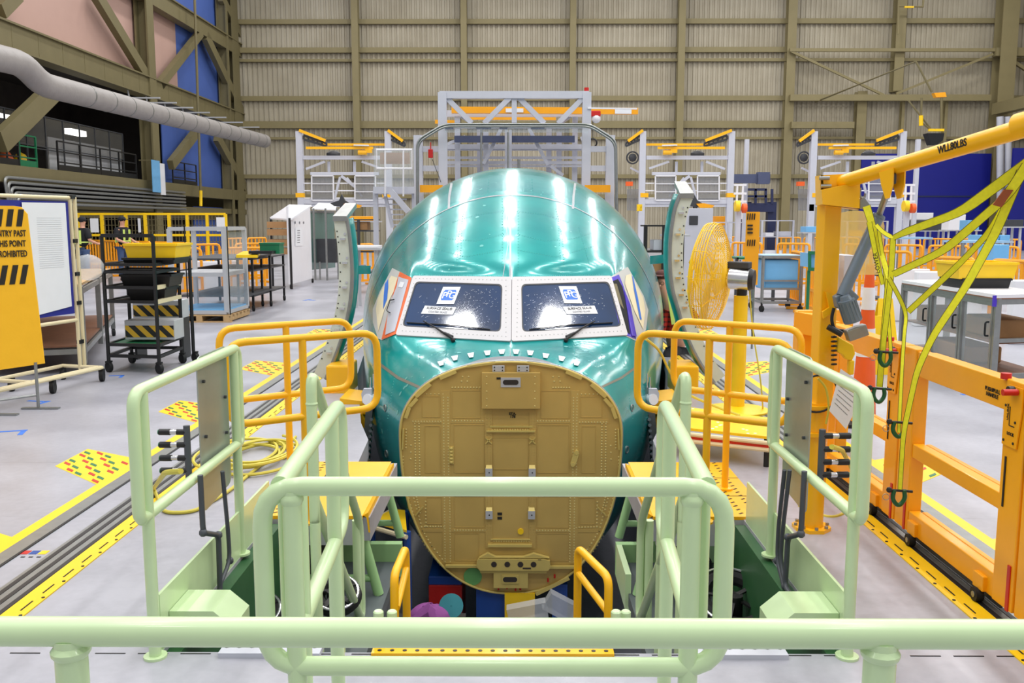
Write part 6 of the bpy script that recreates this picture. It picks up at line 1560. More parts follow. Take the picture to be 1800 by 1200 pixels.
# workbench behind
def bench(name, label, foot, foot2, dep, ztop, topm, legm='steel', shelf=None, shm='brown', w=.06, cast=True):
    a, c = F(*foot), F(*foot2); dn = (c - a).normalized(); n_ = V((-dn.y, dn.x, 0)) * dep
    r_ = T(name, label, 'workbench', a.lerp(c, .5) + n_ * .5); cr = .055 if cast else 0
    for p in (a, c, a + n_, c + n_, a.lerp(c, .5)): MB().box((p.x, p.y, (ztop + cr * 2) / 2), (w, w, ztop - cr * 2), rz=math.atan2(dn.y, dn.x)).out('leg', legm, r_, smooth=False)
    MB().prism([V((p.x, p.y, ztop)) for p in (a - dn * .06, c + dn * .06, c + n_ + dn * .06, a + n_ - dn * .06)], (0, 0, .03)).out('table_top', topm, r_, smooth=False)
    q = MB()
    for z in (ztop - .05, .25):
        for s_, e_ in ((a, c), (c, c + n_), (a, a + n_), (a + n_, c + n_)): q.bar(V((s_.x, s_.y, z)), V((e_.x, e_.y, z)), .05, .06)
    q.out('frame_rails', legm, r_, smooth=False)
    if shelf:
        for z in shelf: MB().prism([V((p.x, p.y, z)) for p in (a, c, c + n_, a + n_)], (0, 0, .02)).out('shelf', shm, r_, smooth=False)
    if cast:
        for p in (a, c, a + n_, c + n_):
            q = MB(); caster(q, p.x, p.y, 0, .055, .04, .6); q.out('caster', 'rubber', r_)
    return r_, a, c, n_
bench('left_workbench', 'aluminium framed workbench with brown lower shelf behind the whiteboard', (150, 655), (200, 590), 1.3, .98, 'wood', 'steel', (.3,), 'brown')
p = W(155, 470, 9.9); tag(MB().ball(p, .17, 14, (1.0, .8, .85)).out('plastic_bag', 'film', at=p), 'clear plastic wrapped bundle on the bench behind the whiteboard', 'bag')
# white board on cream pipe trolley
Yb1 = F(128, 668).y
wb = T('whiteboard_trolley', 'rolling cream pipe frame holding a white sheet on a blue board', 'board trolley', F(70, 690))
xr_ = W(132, 500, Yb1).x; zt_ = W(130, 346, Yb1).z; dirb = (F(140, 655) - F(-60, 700)); dirb.z = 0; dirb.normalize()
base = V((xr_, Yb1, 0)); PT = lambda s_, z: base - dirb * s_ + V((0, 0, z))
Lb = 1.9
for s_ in (0, -.07): MB().tube([PT(s_, .12), PT(s_, zt_)], .02, 10).out('cream_upright', 'cream', wb)
MB().tube([PT(Lb, .12), PT(Lb, zt_)], .02, 10).out('cream_upright', 'cream', wb)
for z in (zt_ - .01, W(132, 562, Yb1).z): MB().tube([PT(0, z), PT(Lb, z)], .02, 10).out('cream_rail', 'cream', wb)
q = MB()
for z in (zt_, 1.5, 1.15, .84, .42 + .0): q.box(PT(-.03, z), (.05, .09, .04))
q.out('pipe_joints', 'black', wb, smooth=False)
zb1 = W(132, 550, Yb1).z
MB().prism([PT(.05, zb1), PT(Lb, zb1), PT(Lb, zt_ - .05), PT(.05, zt_ - .05)], (0, .03, 0)).out('blue_board', 'blue', wb, smooth=False)
n_ = V((dirb.y, -dirb.x, 0)) * .012
zs0 = W(132, 540, Yb1).z
MB().prism([PT(.085, zs0 + .02) + n_, PT(.68, zs0 - .04) + n_, PT(.68, zt_ - .07) + n_, PT(.085, zt_ - .065) + n_], n_ * .2).out('white_sheet', 'paper', wb, smooth=False)
q = MB()
for i in range(24):
    z = zt_ - .22 - i * .022
    if z > zs0 + .25: q.bar(PT(.16, z) + n_ * 1.3, PT(.5, z) + n_ * 1.3, .001, .004)
q.out('faint_print', mat('faint_grey_print', (206, 208, 214), .7), wb, smooth=False)
fwd = V((dirb.y, -dirb.x, 0)).normalized() * .45
q = MB()
for o_ in (-.5, .5, .62): q.tube([PT(0, .15) + fwd * o_, PT(Lb, .15) + fwd * o_], .02, 8)
q.tube([PT(0, .15) - fwd * .5, PT(0, .15) + fwd * .6], .02, 8); q.tube([PT(Lb * .5, .15) - fwd * .5, PT(Lb * .5, .15) + fwd * .6], .02, 8); q.out('cream_base_pipes', 'cream', wb)
for s_, o_ in ((0, .6), (0, -.5), (.72, .6), (.72, -.5)):
    p = PT(s_, 0) + fwd * o_; q = MB(); caster(q, p.x, p.y, 0, .062, .04, .2); q.box((p.x, p.y, .11), (.05, .05, .05)); q.out('caster', 'rubber', wb)
# warning banner on a stand
Ysn = F(68, 718).y
sg_ = T('warning_banner', 'yellow fabric banner reading entry past this point prohibited on a steel foot', 'sign', F(40, 735))
x1 = W(56, 500, Ysn).x; x0 = x1 - .55; zt_ = W(30, 362, Ysn).z; zb_ = W(60, 640, Ysn).z
y_ = lambda x: Ysn - (x1 - x) * 1.2
P = [(x0, zb_ - .03), (x1 + .04, zb_), (x1, zt_ - .07), (x1 - .03, zt_ - .01), (x1 - .07, zt_), (x0, zt_)]
MT['banner'] = mat('yellow_banner_cloth', (246, 186, 22), .6, var=.02, bump=.5, bscale=4)
MB().prism([(x, y_(x), z) for x, z in P], (0, .012, 0)).out('banner_cloth', 'banner', sg_, smooth=False)
for z0, h in ((zt_ - .18, .15), (W(30, 498, Ysn).z, .17)):
    q = MB()
    sl = .013 if z0 < zt_ - .3 else .009
    for k in range(9):
        a = x1 - .052 - k * .055; b2 = a + .03
        q.prism([(u, y_(u) - .006, z) for u, z in ((a - sl, z0), (b2 - sl, z0), (b2 + sl, z0 + h), (a + sl, z0 + h))], (0, .002, 0))
    q.out('black_stripes', 'print', sg_, smooth=False)
rot = frame_rot((1, 1.2, 0), (0, 0, 1)); xm = x1 - .094
text('ENTRY PAST\nTHIS POINT\nPROHIBITED', .078, sg_, (xm, y_(xm) - .008, W(30, 428, Ysn).z), rot, 'print', bold=.0015, sx=.60, spacing=1.15)
for x in (x1 - .01, x0 + .31): MB().tube([(x, y_(x), .02), (x, y_(x), zb_ + .02)], .014, 10).out('stand_leg', 'steel', sg_); 
for x in (x1 - .01, x0 + .31): MB().box((x + .02, y_(x), .008), (.34, .05, .012), rz=0).out('foot', 'steel', sg_, smooth=False)
MB().tube([(x0 + .31, y_(x0 + .31), .13), (x1 - .01, y_(x1), .13)], .012, 8).out('cross_bar', 'steel', sg_)
# ---------------------------------------------------------------- barriers, fences
def make_barrier(label, h=1.1, w=1.0):
    b_ = T('safety_barrier', label, 'barrier', (0, 0, -50), None); Z = -50
    MB().tube([(-w / 2 + .03, 0, Z + .1), (-w / 2 + .03, 0, Z + h), (w / 2 - .03, 0, Z + h), (w / 2 - .03, 0, Z + .1)], .035, 6, fl=.1).out('top_frame', 'orange', b_)
    q = MB()
    for z in (.12, .42): q.box((0, 0, Z + z * h), (w - .06, .05, .06))
    for k in range(1, 5): q.box((-w / 2 + .03 + (w - .06) * k / 5, 0, Z + h * .55), (.05, .04, h * .84))
    q.out('slats', 'orange', b_, smooth=False)
    q = MB()
    for s_ in (-1, 1): q.box((s_ * (w / 2 - .1), 0, Z + .03), (.06, .5, .05))
    q.out('foot', 'orange', b_, smooth=False)
    return b_
proto = make_barrier('orange barrier'); used = [False]
def barrier_row(a, c, group, label, w=1.02, gap=()):
    a = V(a); c = V(c); d_ = c - a; n = max(1, int(d_.length / w)); rz = math.atan2(d_.y, d_.x)
    for k in range(n):
        p = a + d_ * ((k + .5) / n)
        if k in gap: continue
        if not used[0]: proto.location = (p.x, p.y, 0); proto.rotation_euler = (0, 0, rz); proto['label'] = label; proto['group'] = group; used[0] = True
        else: dup(proto, (p.x, p.y, 0), rz, label, group)
def FB(px, py, h=1.1):  # floor point under a barrier top seen at px,py
    p = F(px, py, h); return V((p.x, p.y, 0))
def BY(px, Y): p = W(px, 400, Y); return V((p.x, Y, 0))
barrier_row(BY(150, 30), BY(330, 26), 'barriers behind the left carts', 'orange plastic barrier in the row behind the black cart and pallet crate')
barrier_row(BY(310, 24), BY(480, 26), 'barriers behind the pallet crate', 'orange plastic barrier in the nearer row behind the framed crate and black table')
barrier_row(BY(255, 20.6), BY(480, 21.4), 'barriers nearest the pallet crate', 'orange plastic barrier in the nearest left row, right behind the framed pallet crate')
barrier_row(BY(390, 33), BY(470, 35), 'barriers far left', 'orange plastic barrier in the far row left of the tall white cabinet')
barrier_row(BY(595, 24), BY(665, 25), 'barriers left of fuselage', 'orange plastic barrier between the left door panel and the fuselage')
barrier_row(BY(1270, 37), BY(1800, 31.5), 'barriers in the far right row', 'orange plastic barrier in the farthest row on the right')
barrier_row(BY(1275, 27), BY(1440, 25), 'barriers behind the blue cart', 'orange plastic barrier in the middle row behind the blue cart')
barrier_row(BY(1480, 25), BY(1800, 22), 'barriers in the middle right row', 'orange plastic barrier in the middle row behind the crane post')
barrier_row(BY(1500, 18.8), BY(1620, 18.4), 'barriers behind the straps', 'orange plastic barrier in the near row behind the yellow straps')
barrier_row(BY(1390, 19), BY(1450, 16), 'barriers by the blue bin', 'orange plastic barrier between the blue cart and crane post')
barrier_row(BY(1625, 16), BY(1860, 13.5), 'barriers behind the right bench', 'orange plastic barrier in the near row behind the white bench')
# white water barriers behind slats
for q_, (px, Y, w) in enumerate(((1640, 15.2, .7), (1585, 16, .8), (1789, 13.0, .35), (1690, 14.6, .5))):
    p = BY(px, Y); o = MB().box((p.x, Y - .25, .45), (w, .15, .9)).out('white_bin_panel', 'white', at=(p.x, Y - .25, 0), smooth=False, bevel=.02)
    tag(o, 'white ribbed panel standing before the orange barriers, ' + ('left of the yellow tote', 'nearest the straps', 'at the right of the bench', 'behind the yellow tote')[q_], 'panel')
for q_, (px, Y, w) in enumerate(((318, 21, .55), (360, 21, .55), (400, 21.5, .5), (337, 21.2, .3))):
    p = BY(px, Y); o = MB().box((p.x, Y, .4), (w, .12, .8)).out('white_bin_panel', 'white', at=(p.x, Y, 0), smooth=False, bevel=.02)
    tag(o, 'white panel seen through the framed pallet crate, ' + ('leftmost', 'second from the right', 'rightmost', 'second from the left')[q_], 'panel')
# yellow mesh fence at the left
Yf_ = 33; fn_ = T('yellow_mesh_fence', 'tall yellow framed mesh fence behind the workers on the left', 'fence', W(270, 400, Yf_))
xs = [W(px, 400, Yf_).x for px in (138, 180, 222, 256, 298, 330, 365, 397)]; zt_ = W(270, 376, Yf_).z
for x in xs: MB().span((x - .05, Yf_ - .05, 0), (x + .05, Yf_ + .05, zt_)).out('fence_post', 'bright_yellow', fn_, smooth=False)
for z in (zt_, zt_ * .62, .2): MB().span((xs[0], Yf_ - .03, z - .04), (xs[-1], Yf_ + .03, z + .04)).out('fence_rail', 'bright_yellow', fn_, smooth=False)
q = MB()
for k in range(44): x = xs[0] + (xs[-1] - xs[0]) * k / 44; q.span((x - .008, Yf_ - .008, .2), (x + .008, Yf_ + .008, zt_))
for k in range(9): z = .2 + (zt_ - .2) * k / 9; q.span((xs[0], Yf_ - .008, z - .008), (xs[-1], Yf_ + .008, z + .008))
q.out('wire_mesh', 'olive', fn_, smooth=False)
for q_, (px, w, lb) in enumerate(((245, .1, 'narrow white notice on the yellow mesh fence'), (388, .3, 'white notice at the right end of the yellow mesh fence'), (166, .3, 'pale notice on the yellow mesh fence by the first worker'))):
    p = W(px, 396 if q_ != 1 else 394, Yf_ - .055); tag(MB().box(p, (w, .01, .5)).out('fence_notice', 'paper', at=p, smooth=False), lb, 'notice')
# ---------------------------------------------------------------- people
def person(px_h, py_head, Y, label, face=0.0, cap='blackcloth', vest='hivis', shirt='blackcloth', legs='denim', arm_fwd=.3, tall=1.76):
    p = W(px_h, py_head, Y); x, y = p.x, Y; s = tall / 1.76
    r_ = T('person', label, 'person', (x, y, 0))
    c, sn = math.cos(face), math.sin(face)
    def L(u, v, z): return (x + (u * c - v * sn) * s, y + (u * sn + v * c) * s, z * s)
    J = lambda u, v, z, r: L(u, v, z) + (r * s,)
    skin('body', [J(0, 0, .98, .12), J(0, 0, 1.2, .13), J(0, 0, 1.40, .10), J(0, 0, 1.52, .055), J(0, -.01, 1.60, (.075)), J(0, -.015, 1.68, .085), J(0, -.01, 1.74, .06),
                  J(-.19, 0, 1.42, .055), J(-.25, -.02, 1.15, .042), J(-.2, -arm_fwd, 1.05, .032), J(-.17, -arm_fwd - .1, 1.06, .028), J(.19, 0, 1.42, .055), J(.25, -.02, 1.15, .042), J(.2, -arm_fwd, 1.05, .032), J(.17, -arm_fwd - .1, 1.06, .028)],
         [(0, 1), (1, 2), (2, 3), (3, 4), (4, 5), (5, 6), (2, 7), (7, 8), (8, 9), (9, 10), (2, 11), (11, 12), (12, 13), (13, 14)], 'skin', r_)
    skin('shirt', [J(0, 0, .96, .155), J(0, 0, 1.2, .16), J(0, 0, 1.40, .145), J(-.19, 0, 1.42, .105), J(-.255, -.02, 1.18, .08), J(.19, 0, 1.42, .105), J(.255, -.02, 1.18, .08), J(0, 0, 1.475, .12)],
         [(0, 1), (1, 2), (2, 3), (3, 4), (2, 5), (5, 6), (2, 7)], shirt, r_)
    skin('trousers', [J(0, 0, .98, .15), J(-.1, 0, .85, .105), J(-.11, .0, .48, .075), J(-.11, .02, .1, .06), J(.1, 0, .85, .105), J(.11, 0, .48, .075), J(.11, .02, .1, .06)], [(0, 1), (1, 2), (2, 3), (0, 4), (4, 5), (5, 6)], legs, r_)
    v_ = MB()
    for u in (-.10, .10):
        for d_ in (-1, 1): v_.bar(L(u, d_ * .155, 1.05), L(u, d_ * .15, 1.42), .055, .012, up=(0, 1, 0))
    v_.torus(L(0, 0, 1.1), .172 * s, .02, (0, 0, 1), 24, 6); v_.out('vest_stripes', vest, r_)
    h_ = MB(); h_.ball(L(0, .0, 1.705), .108 * s, 14, (1, 1.05, .78)); h_.bar(L(0, -.08, 1.71), L(0, -.17, 1.70), .13 * s, .012); h_.out('cap', cap, r_)
    for u in (-.11, .11): MB().ball(L(u, -.04, .05), .12 * s, 10, (.5, 1.15, .45)).out('shoe', 'black', r_)
    f_ = MB(); f_.ball(L(0, -.10, 1.635), .016 * s, 6); 
    for u in (-.03, .03): f_.ball(L(u, -.088, 1.665), .010 * s, 6)
    f_.out('nose', 'skin', r_)
    for u in (-.03, .03): MB().ball(L(u, -.094, 1.665), .006 * s, 6).out('eye', 'black', r_)
    for u in (-.088, .088): MB().ball(L(u, 0, 1.65), .02 * s, 6, (.4, .8, 1.2)).out('ear', 'skin', r_)
    return r_
Yq = 26.6
person(214, 385, Yq, 'person in black cap and hi-vis vest walking before the yellow fence, side on', face=1.2, tall=1.84)
person(144, 385, Yq - 1, 'person in black shirt and hi-vis straps half hidden behind the whiteboard', face=2.6, cap='blackcloth', shirt='blackcloth', tall=1.82)
# crouching worker in plaid at the right flank
m, nt, b = node_mat('red_plaid_cloth', .85)
tc = nt.nodes.new('ShaderNodeTexCoord'); sp = nt.nodes.new('ShaderNodeSeparateXYZ'); nt.links.new(tc.outputs['Object'], sp.inputs[0])
def sq(axis, fq, th):
    a = nt.nodes.new('ShaderNodeMath'); a.operation = 'MULTIPLY'; a.inputs[1].default_value = fq; nt.links.new(sp.outputs[axis], a.inputs[0])
    f = nt.nodes.new('ShaderNodeMath'); f.operation = 'FRACT'; nt.links.new(a.outputs[0], f.inputs[0])
    g = nt.nodes.new('ShaderNodeMath'); g.operation = 'GREATER_THAN'; g.inputs[1].default_value = th; nt.links.new(f.outputs[0], g.inputs[0]); return g
a1_, a2_ = sq(0, 16, .6), sq(2, 16, .6)
ad = nt.nodes.new('ShaderNodeMath'); ad.operation = 'ADD'; nt.links.new(a1_.outputs[0], ad.inputs[0]); nt.links.new(a2_.outputs[0], ad.inputs[1])
dv = nt.nodes.new('ShaderNodeMath'); dv.operation = 'MULTIPLY'; dv.inputs[1].default_value = .5; nt.links.new(ad.outputs[0], dv.inputs[0])
rp = nt.nodes.new('ShaderNodeValToRGB'); rp.color_ramp.elements[0].color = lin((196, 44, 30)); rp.color_ramp.elements[1].color = lin((60, 24, 22)); nt.links.new(dv.outputs[0], rp.inputs[0]); nt.links.new(rp.outputs[0], b.inputs['Base Color'])
MT['plaid'] = m
Yv = 11.8
hd_ = W(1161, 495, Yv)
pr = T('person', 'person in red plaid shirt, cap and glasses bending beside the right flank of the nose', 'person', (hd_.x + .3, Yv, 0))
hx, hy, hz_ = hd_
def PW(px, py, Y=Yv): return tuple(W(px, py, Y))
sh_ = W(1185, 545, Yv); hip = W(1190, 620, Yv + .15)
skin('body', [tuple(hip) + (.13,), tuple(W(1186, 575, Yv)) + (.14,), tuple(W(1180, 540, Yv)) + (.10,), tuple(W(1170, 520, Yv)) + (.055,), tuple(W(1164, 506, Yv)) + (.075,), tuple(W(1162, 494, Yv)) + (.085,), tuple(W(1163, 486, Yv)) + (.07,)],
     [(0, 1), (1, 2), (2, 3), (3, 4), (4, 5), (5, 6)], 'skin', pr)
skin('plaid_shirt', [tuple(W(1188, 598, Yv + .05)) + (.19,), tuple(W(1185, 565, Yv)) + (.19,), tuple(W(1180, 536, Yv)) + (.13,), tuple(W(1205, 545, Yv - .05)) + (.085,), tuple(W(1222, 560, Yv - .1)) + (.07,), tuple(W(1212, 545, Yv - .45)) + (.06,), tuple(W(1166, 560, Yv - .05)) + (.07,), tuple(W(1160, 590, Yv - .2)) + (.06,)],
     [(0, 1), (1, 2), (2, 3), (3, 4), (4, 5), (2, 6), (6, 7)], 'plaid', pr)
skin('trousers', [tuple(hip) + (.17,), tuple(W(1195, 650, Yv - .3)) + (.11,), tuple(W(1190, 700, Yv - .1)) + (.08,), tuple(W(1172, 640, Yv - .4)) + (.11,), tuple(W(1170, 705, Yv - .2)) + (.08,)], [(0, 1), (1, 2), (0, 3), (3, 4)], 'blackcloth', pr)
c_ = W(1164, 487, Yv); MB().ball(c_ + V((0, 0, .03)), .098, 14, (1.0, 1.05, .7)).bar(c_ + V((-.04, -.06, .03)), c_ + V((-.10, -.17, .02)), .13, .014).out('cap', mat('brown_cap', (92, 46, 40), .8), pr)
g_ = W(1160, 498, Yv - .09); 
q = MB(); q.torus(g_ + V((-.025, 0, 0)), .022, .003, (0, 1, 0), 14, 5); q.torus(g_ + V((.03, -.0, 0)), .022, .003, (0, 1, 0), 14, 5); q.bar(g_ + V((.05, 0, 0)), g_ + V((.08, .09, 0)), .004); q.out('glasses', 'black', pr)
MB().ball(g_ + V((0, -.01, -.03)), .016, 8).out('nose', 'skin', pr); MB().bar(g_ + V((-.03, .015, -.068)), g_ + V((.03, .015, -.068)), .006, .008).out('mouth', mat('lips', (170, 92, 84), .5), pr)
MB().ball(W(1171, 499, Yv), .025, 8, (.5, .8, 1.2)).out('ear', 'skin', pr)
q = MB()
for i in range(5): q.tube([PW(1208 + i * 1.5, 545, Yv - .45 - .02), PW(1206 + i * 1.5, 541 - (i % 3), Yv - .52)], [.010, .008], 6)
q.out('fingers', 'skin', pr)
MB().bar(W(1176, 515, Yv - .16), W(1184, 570, Yv - .2), .05, .012).out('vest_strap', 'hivis', pr, smooth=False)
# ---------------------------------------------------------------- fuselage support fixtures on both flanks
for sg in (-1, 1):
    nm = 'left' if sg < 0 else 'right'
    X = lambda v: 897 + sg * v
    fx = T('support_fixture', 'yellow stepped support fixture with steel brackets against the %s flank of the nose' % nm, 'support fixture', (sg * 2.0, 8.6, 0))
    Yx = 8.4
    MB().prism([W(X(x), y, Yx) for x, y in ((253, 728), (298, 728), (300, 700), (252, 706))], (0, .5, 0)).out('upper_tray', 'yellow', fx, smooth=False)
    MB().prism([W(X(x), y, Yx) for x, y in ((255, 770), (300, 768), (300, 740), (257, 742))], (0, .1, 0)).out('silver_box', 'alu', fx, smooth=False)
    MB().prism([W(X(x), y, Yx - .05) for x, y in ((250, 752), (300, 752), (300, 728), (262, 728))], (0, .35, 0)).out('lower_tray', 'yellow', fx, smooth=False)
    MB().span((sg * 1.62, 8.95, -2.2), (sg * 1.86, 9.4, .28)).out('rear_block', 'yellow', fx, smooth=False, bevel=.02)
    br = MB(); br.prism([W(X(x), y, 8.2) for x, y in ((239, 690), (246, 672), (252, 690), (256, 745), (262, 860), (256, 880), (250, 850), (246, 760))], (0, .08, 0)).out('steel_rib', 'steel', fx, smooth=False)
    q = MB()
    for k in range(11): p = W(X(243 + k * .8), 735 + k * 10, 8.18); q.cyl(p, p + V((0, -.05, 0)), .016, 8)
    for k in range(4): p = W(X(240 + (k % 2) * 5), 672 + k * 6, 8.15); q.cyl(p, p + V((0, 0, .08)), .008, 6)
    q.out('bolts', 'chrome', fx)
    MB().prism([W(X(x), y, 8.1) for x, y in ((244, 683), (258, 683), (262, 692), (260, 708), (242, 710))], (0, .04, 0)).out('eye_plate', 'gantry', fx, smooth=False)
    MB().cyl(W(X(252), 702, 8.08), W(X(238), 702, 8.2), .05, 14).out('steel_roller', 'white', fx)
    pn = T('red_white_pins', 'red and white striped locating pins under the %s fixture' % nm, 'pins', W(X(250), 860 - 10, 8.3))
    for k in range(4): MB().bar(W(X(244), 842 + k * 6, 8.35), W(X(262), 840 + k * 6, 8.3), .03).out('pin', 'red' if k % 2 else 'white', pn, smooth=False)
# angled tool benches with cream pipes near both flanks
tt = T('parts_tray_bench', 'low yellow topped tray bench edged with cream pipes on the right', 'tray bench', F(1290, 790))
Yt = 6.9; P = [W(1150, 722, 7.6), W(1345, 742, 7.4), W(1348, 772, 6.95), W(1158, 752, 6.85)]
P = [V((p.x, p.y, z)) for p, z in zip(P, (.22, .22, .22, .22))]
x0, x1 = F(1175, 760, .2).x, F(1348, 760, .2).x
P = [F(1168, 752, .2), F(1350, 772, .2), F(1350, 738, .2), F(1185, 716, .2)]
MB().prism(P, (0, 0, .02)).out('yellow_top', 'bright_yellow', tt, smooth=False)
q = MB()
for z in (-.02, -.07): q.tube([P[0] + V((0, -.03, z)), P[1] + V((0, -.03, z))], .016, 8)
q.out('cream_pipe', 'cream', tt)
MB().bar(P[0] + V((0, -.02, -.045)), P[1] + V((0, -.02, -.045)), .02, .02).out('red_strip', 'red', tt, smooth=False)
for p in P: MB().cyl((p.x, p.y + .02, 0), (p.x, p.y + .02, .18), .02, 8).out('leg', 'black', tt)
q = MB(); rnd = random.Random(4)
for k in range(26):
    u, v = rnd.random(), rnd.random(); p = (P[0] * (1 - u) + P[1] * u) * (1 - v) + (P[3] * (1 - u) + P[2] * u) * v; q.cyl(p + V((0, 0, .02)), p + V((0, 0, .0215)), .012, 8)
q.out('tray_holes', 'paper', tt)
t2 = T('parts_tray_bench', 'yellow topped tray bench with cream edges low under the left flank', 'tray bench', W(690, 930, 7.6))
P = [W(650, 921, 7.2), W(712, 938, 7.0), W(700, 902, 8.0), W(690, 898, 8.2)]; z_ = P[0].z; P = [F(652, 918, z_), F(715, 936, z_), F(712, 900, z_), F(690, 898, z_)]
MB().prism(P, (0, 0, .02)).out('yellow_top', 'bright_yellow', t2, smooth=False); MB().tube([P[0] + V((0, -.02, -.03)), P[1] + V((0, -.02, -.03))], .02, 8).tube([P[0] + V((0, -.02, 0)), P[3] + V((-.02, 0, 0))], .02, 8).out('cream_pipe', 'cream', t2)
for p in P[:3]: MB().cyl((p.x, p.y + .03, -2.2), (p.x, p.y + .03, z_), .03, 8).out('leg', 'royal', t2)
# ---------------------------------------------------------------- clutter under the bulkhead
yy_ = 7.0
cb2 = T('tool_box', 'blue and red tool box standing in the pit under the left of the bulkhead', 'tool box', W(775, 1050, yy_ + .5))
p0 = W(754, 1100, yy_ + .4); p1 = W(812, 1013, yy_ + .4); zc_ = W(0, 1026, yy_ + .4).z
MB().span((p0.x, yy_ + .4, -2.2), (p1.x, yy_ + .9, zc_)).out('red_body', 'red', cb2, smooth=False, bevel=.01); MB().span((p0.x, yy_ + .4, zc_), (p1.x, yy_ + .9, p1.z)).out('blue_lid', 'royal', cb2, smooth=False, bevel=.01)
c2 = T('tool_box', 'blue and yellow tool chest in the pit behind the lower edge of the bulkhead', 'tool box', W(900, 1075, yy_ + .5))
MB().span((W(828, 0, yy_).x, yy_ + .3, -2.2), (W(900, 0, yy_).x, yy_ + .7, W(0, 1058, yy_).z)).out('blue_body', 'royal', c2, smooth=False); MB().span((W(885, 0, yy_).x, yy_ + .25, -2.0), (W(945, 0, yy_).x, yy_ + .6, W(0, 1062, yy_).z)).out('yellow_body', 'bright_yellow', c2, smooth=False); MB().span((W(980, 0, yy_).x, yy_ + .3, -2.2), (W(1010, 0, yy_).x, yy_ + .7, W(0, 1050, yy_).z)).out('blue_end', 'royal', c2, smooth=False)
p = W(755, 1080, 6.3); o = T('purple_cloth', 'purple cloth bundle lying in the pit left below the bulkhead', 'cloth', (p.x, p.y, p.z))
q = MB(); rnd = random.Random(2); q.ball(p + V((0, 0, -.02)), .13, 18, (1.25, .9, .75)); q.tube([p + V((-.15, -.05, -.08)), p + V((0, -.06, .04)), p + V((.1, -.02, -.06))], [.06, .07, .05], 10)
for i, v in enumerate(q.v): q.v[i] = v + V((rnd.uniform(-1, 1), rnd.uniform(-1, 1), rnd.uniform(-1, 1))) * .008
q.out('cloth', 'purple', o)
MB().span((p.x - .25, 6.15, -2.2), (p.x + .25, 6.55, p.z - .1)).out('plinth', 'dark', o, smooth=False)
p = W(794, 1064, 6.35); tag(MB().cyl(p + V((-.01, .1, -.05)), p + V((.0, -.05, .02)), .088, 24, .088).cyl(p + V((0, -.05, .02)), p + V((0, -.052, .0205)), .006, 8).out('teal_cap_cover', 'teal_cap', at=p), 'round teal cap cover beside the purple cloth under the bulkhead', 'cover')
p = W(985, 1065, 6.6); tag(MB().box(p, (.24, .1, .14), ry=.5).box(p + V((-.25, 0, -.04)), (.3, .1, .12), ry=-.2).out('plastic_wrap', 'film', at=p, smooth=False), 'crumpled clear plastic wrap below the right edge of the bulkhead', 'plastic wrap')
# hose reels in the deck
for q_, (px, py, Rr, nm) in enumerate(((590, 1040, .12, 'left'), (1290, 1048, .20, 'right'), (452, 1070, .12, 'far left'))):
    Yr = 4.7; p = W(px, py, Yr); r_ = T('hose_reel', 'black hose reel with chrome rim in the lowered deck at the %s' % nm, 'hose reel', p)
    MB().torus(p, Rr, .008, (.1, -.5, 1), 36, 8).out('chrome_rim', 'chrome', r_); MB().torus(p + V((0, .02, -.03)), Rr * .82, .04, (.1, -.5, 1), 30, 8).out('hose_coil', 'rubber', r_)
    q = MB()
    for k in range(5): a = k * 1.2566; ax_ = V((.1, -.5, 1)).normalized(); u = ax_.cross(V((0, 1, 0))).normalized(); v = ax_.cross(u); q.bar(p, p + (u * math.cos(a) + v * math.sin(a)) * Rr * .95, .03, .01)
    q.cyl(p + V((0, 0, -.12)), p + V((0, 0, .01)), .05, 12); q.out('spokes', 'black', r_)
for q_, (px0, px1, py) in enumerate(((430, 555, 975), (1175, 1245, 975))):
    a = W(px0, py, 5.3); c = W(px1, py, 5.3); o = MB().span((a.x, 5.2, -.5), (c.x, 5.6, a.z)).out('black_cabinet', 'blackcloth', at=((a.x + c.x) / 2, 5.4, -.5), smooth=False); tag(o, 'black equipment box in the deck behind the %s green posts' % ('left' if q_ == 0 else 'right'), 'equipment box')
# ---------------------------------------------------------------- yellow hoses on the left floor
hs_ = T('yellow_hose', 'coiled yellow air hose on the floor left of the work platform', 'hose', F(450, 805))
c = F(440, 808); q = MB(); pts = []
for k in range(300):
    a = k * .13; r = .24 + .05 * math.sin(k * .047); pts.append((c.x + math.cos(a) * r * 1.0 + .10 * math.sin(k * .031), c.y + math.sin(a) * r * 1.6, .012 + k * .00022))
q.tube(pts, .011, 6); q.out('hose_coil', 'hose', hs_)
cp_ = W(318, 828, 3.35)
pts = [cp_, W(290, 830, 3.5), F(270, 862), F(290, 905), F(340, 903), F(400, 868), F(440, 835), F(520, 770)]
pts = [V((p.x, p.y, max(p.z, .012))) for p in pts]; MB().tube(pts, .011, 8, fl=.15).out('hose_run', 'hose', hs_)
h2 = T('yellow_hose', 'yellow air hose looping from the right manifold down to the floor', 'hose', F(1470, 910))
MB().tube([W(1462, 785, 3.7), W(1480, 790, 3.9), F(1500, 830), F(1490, 900), F(1460, 912), F(1405, 890)], .011, 8, fl=.12).out('hose_run', 'hose', h2)
h3 = T('yellow_hose', 'thin yellow hose hanging from the right nearer handrail along the flank', 'hose', W(1150, 640, 6.2))
MB().tube([W(1136, 596, 6.3), W(1160, 615, 6.6), W(1175, 650, 6.9), W(1200, 690, 7.0), W(1260, 715, 6.9), W(1300, 730, 6.8)], .010, 6, fl=.3).out('hose_run', 'hose', h3)
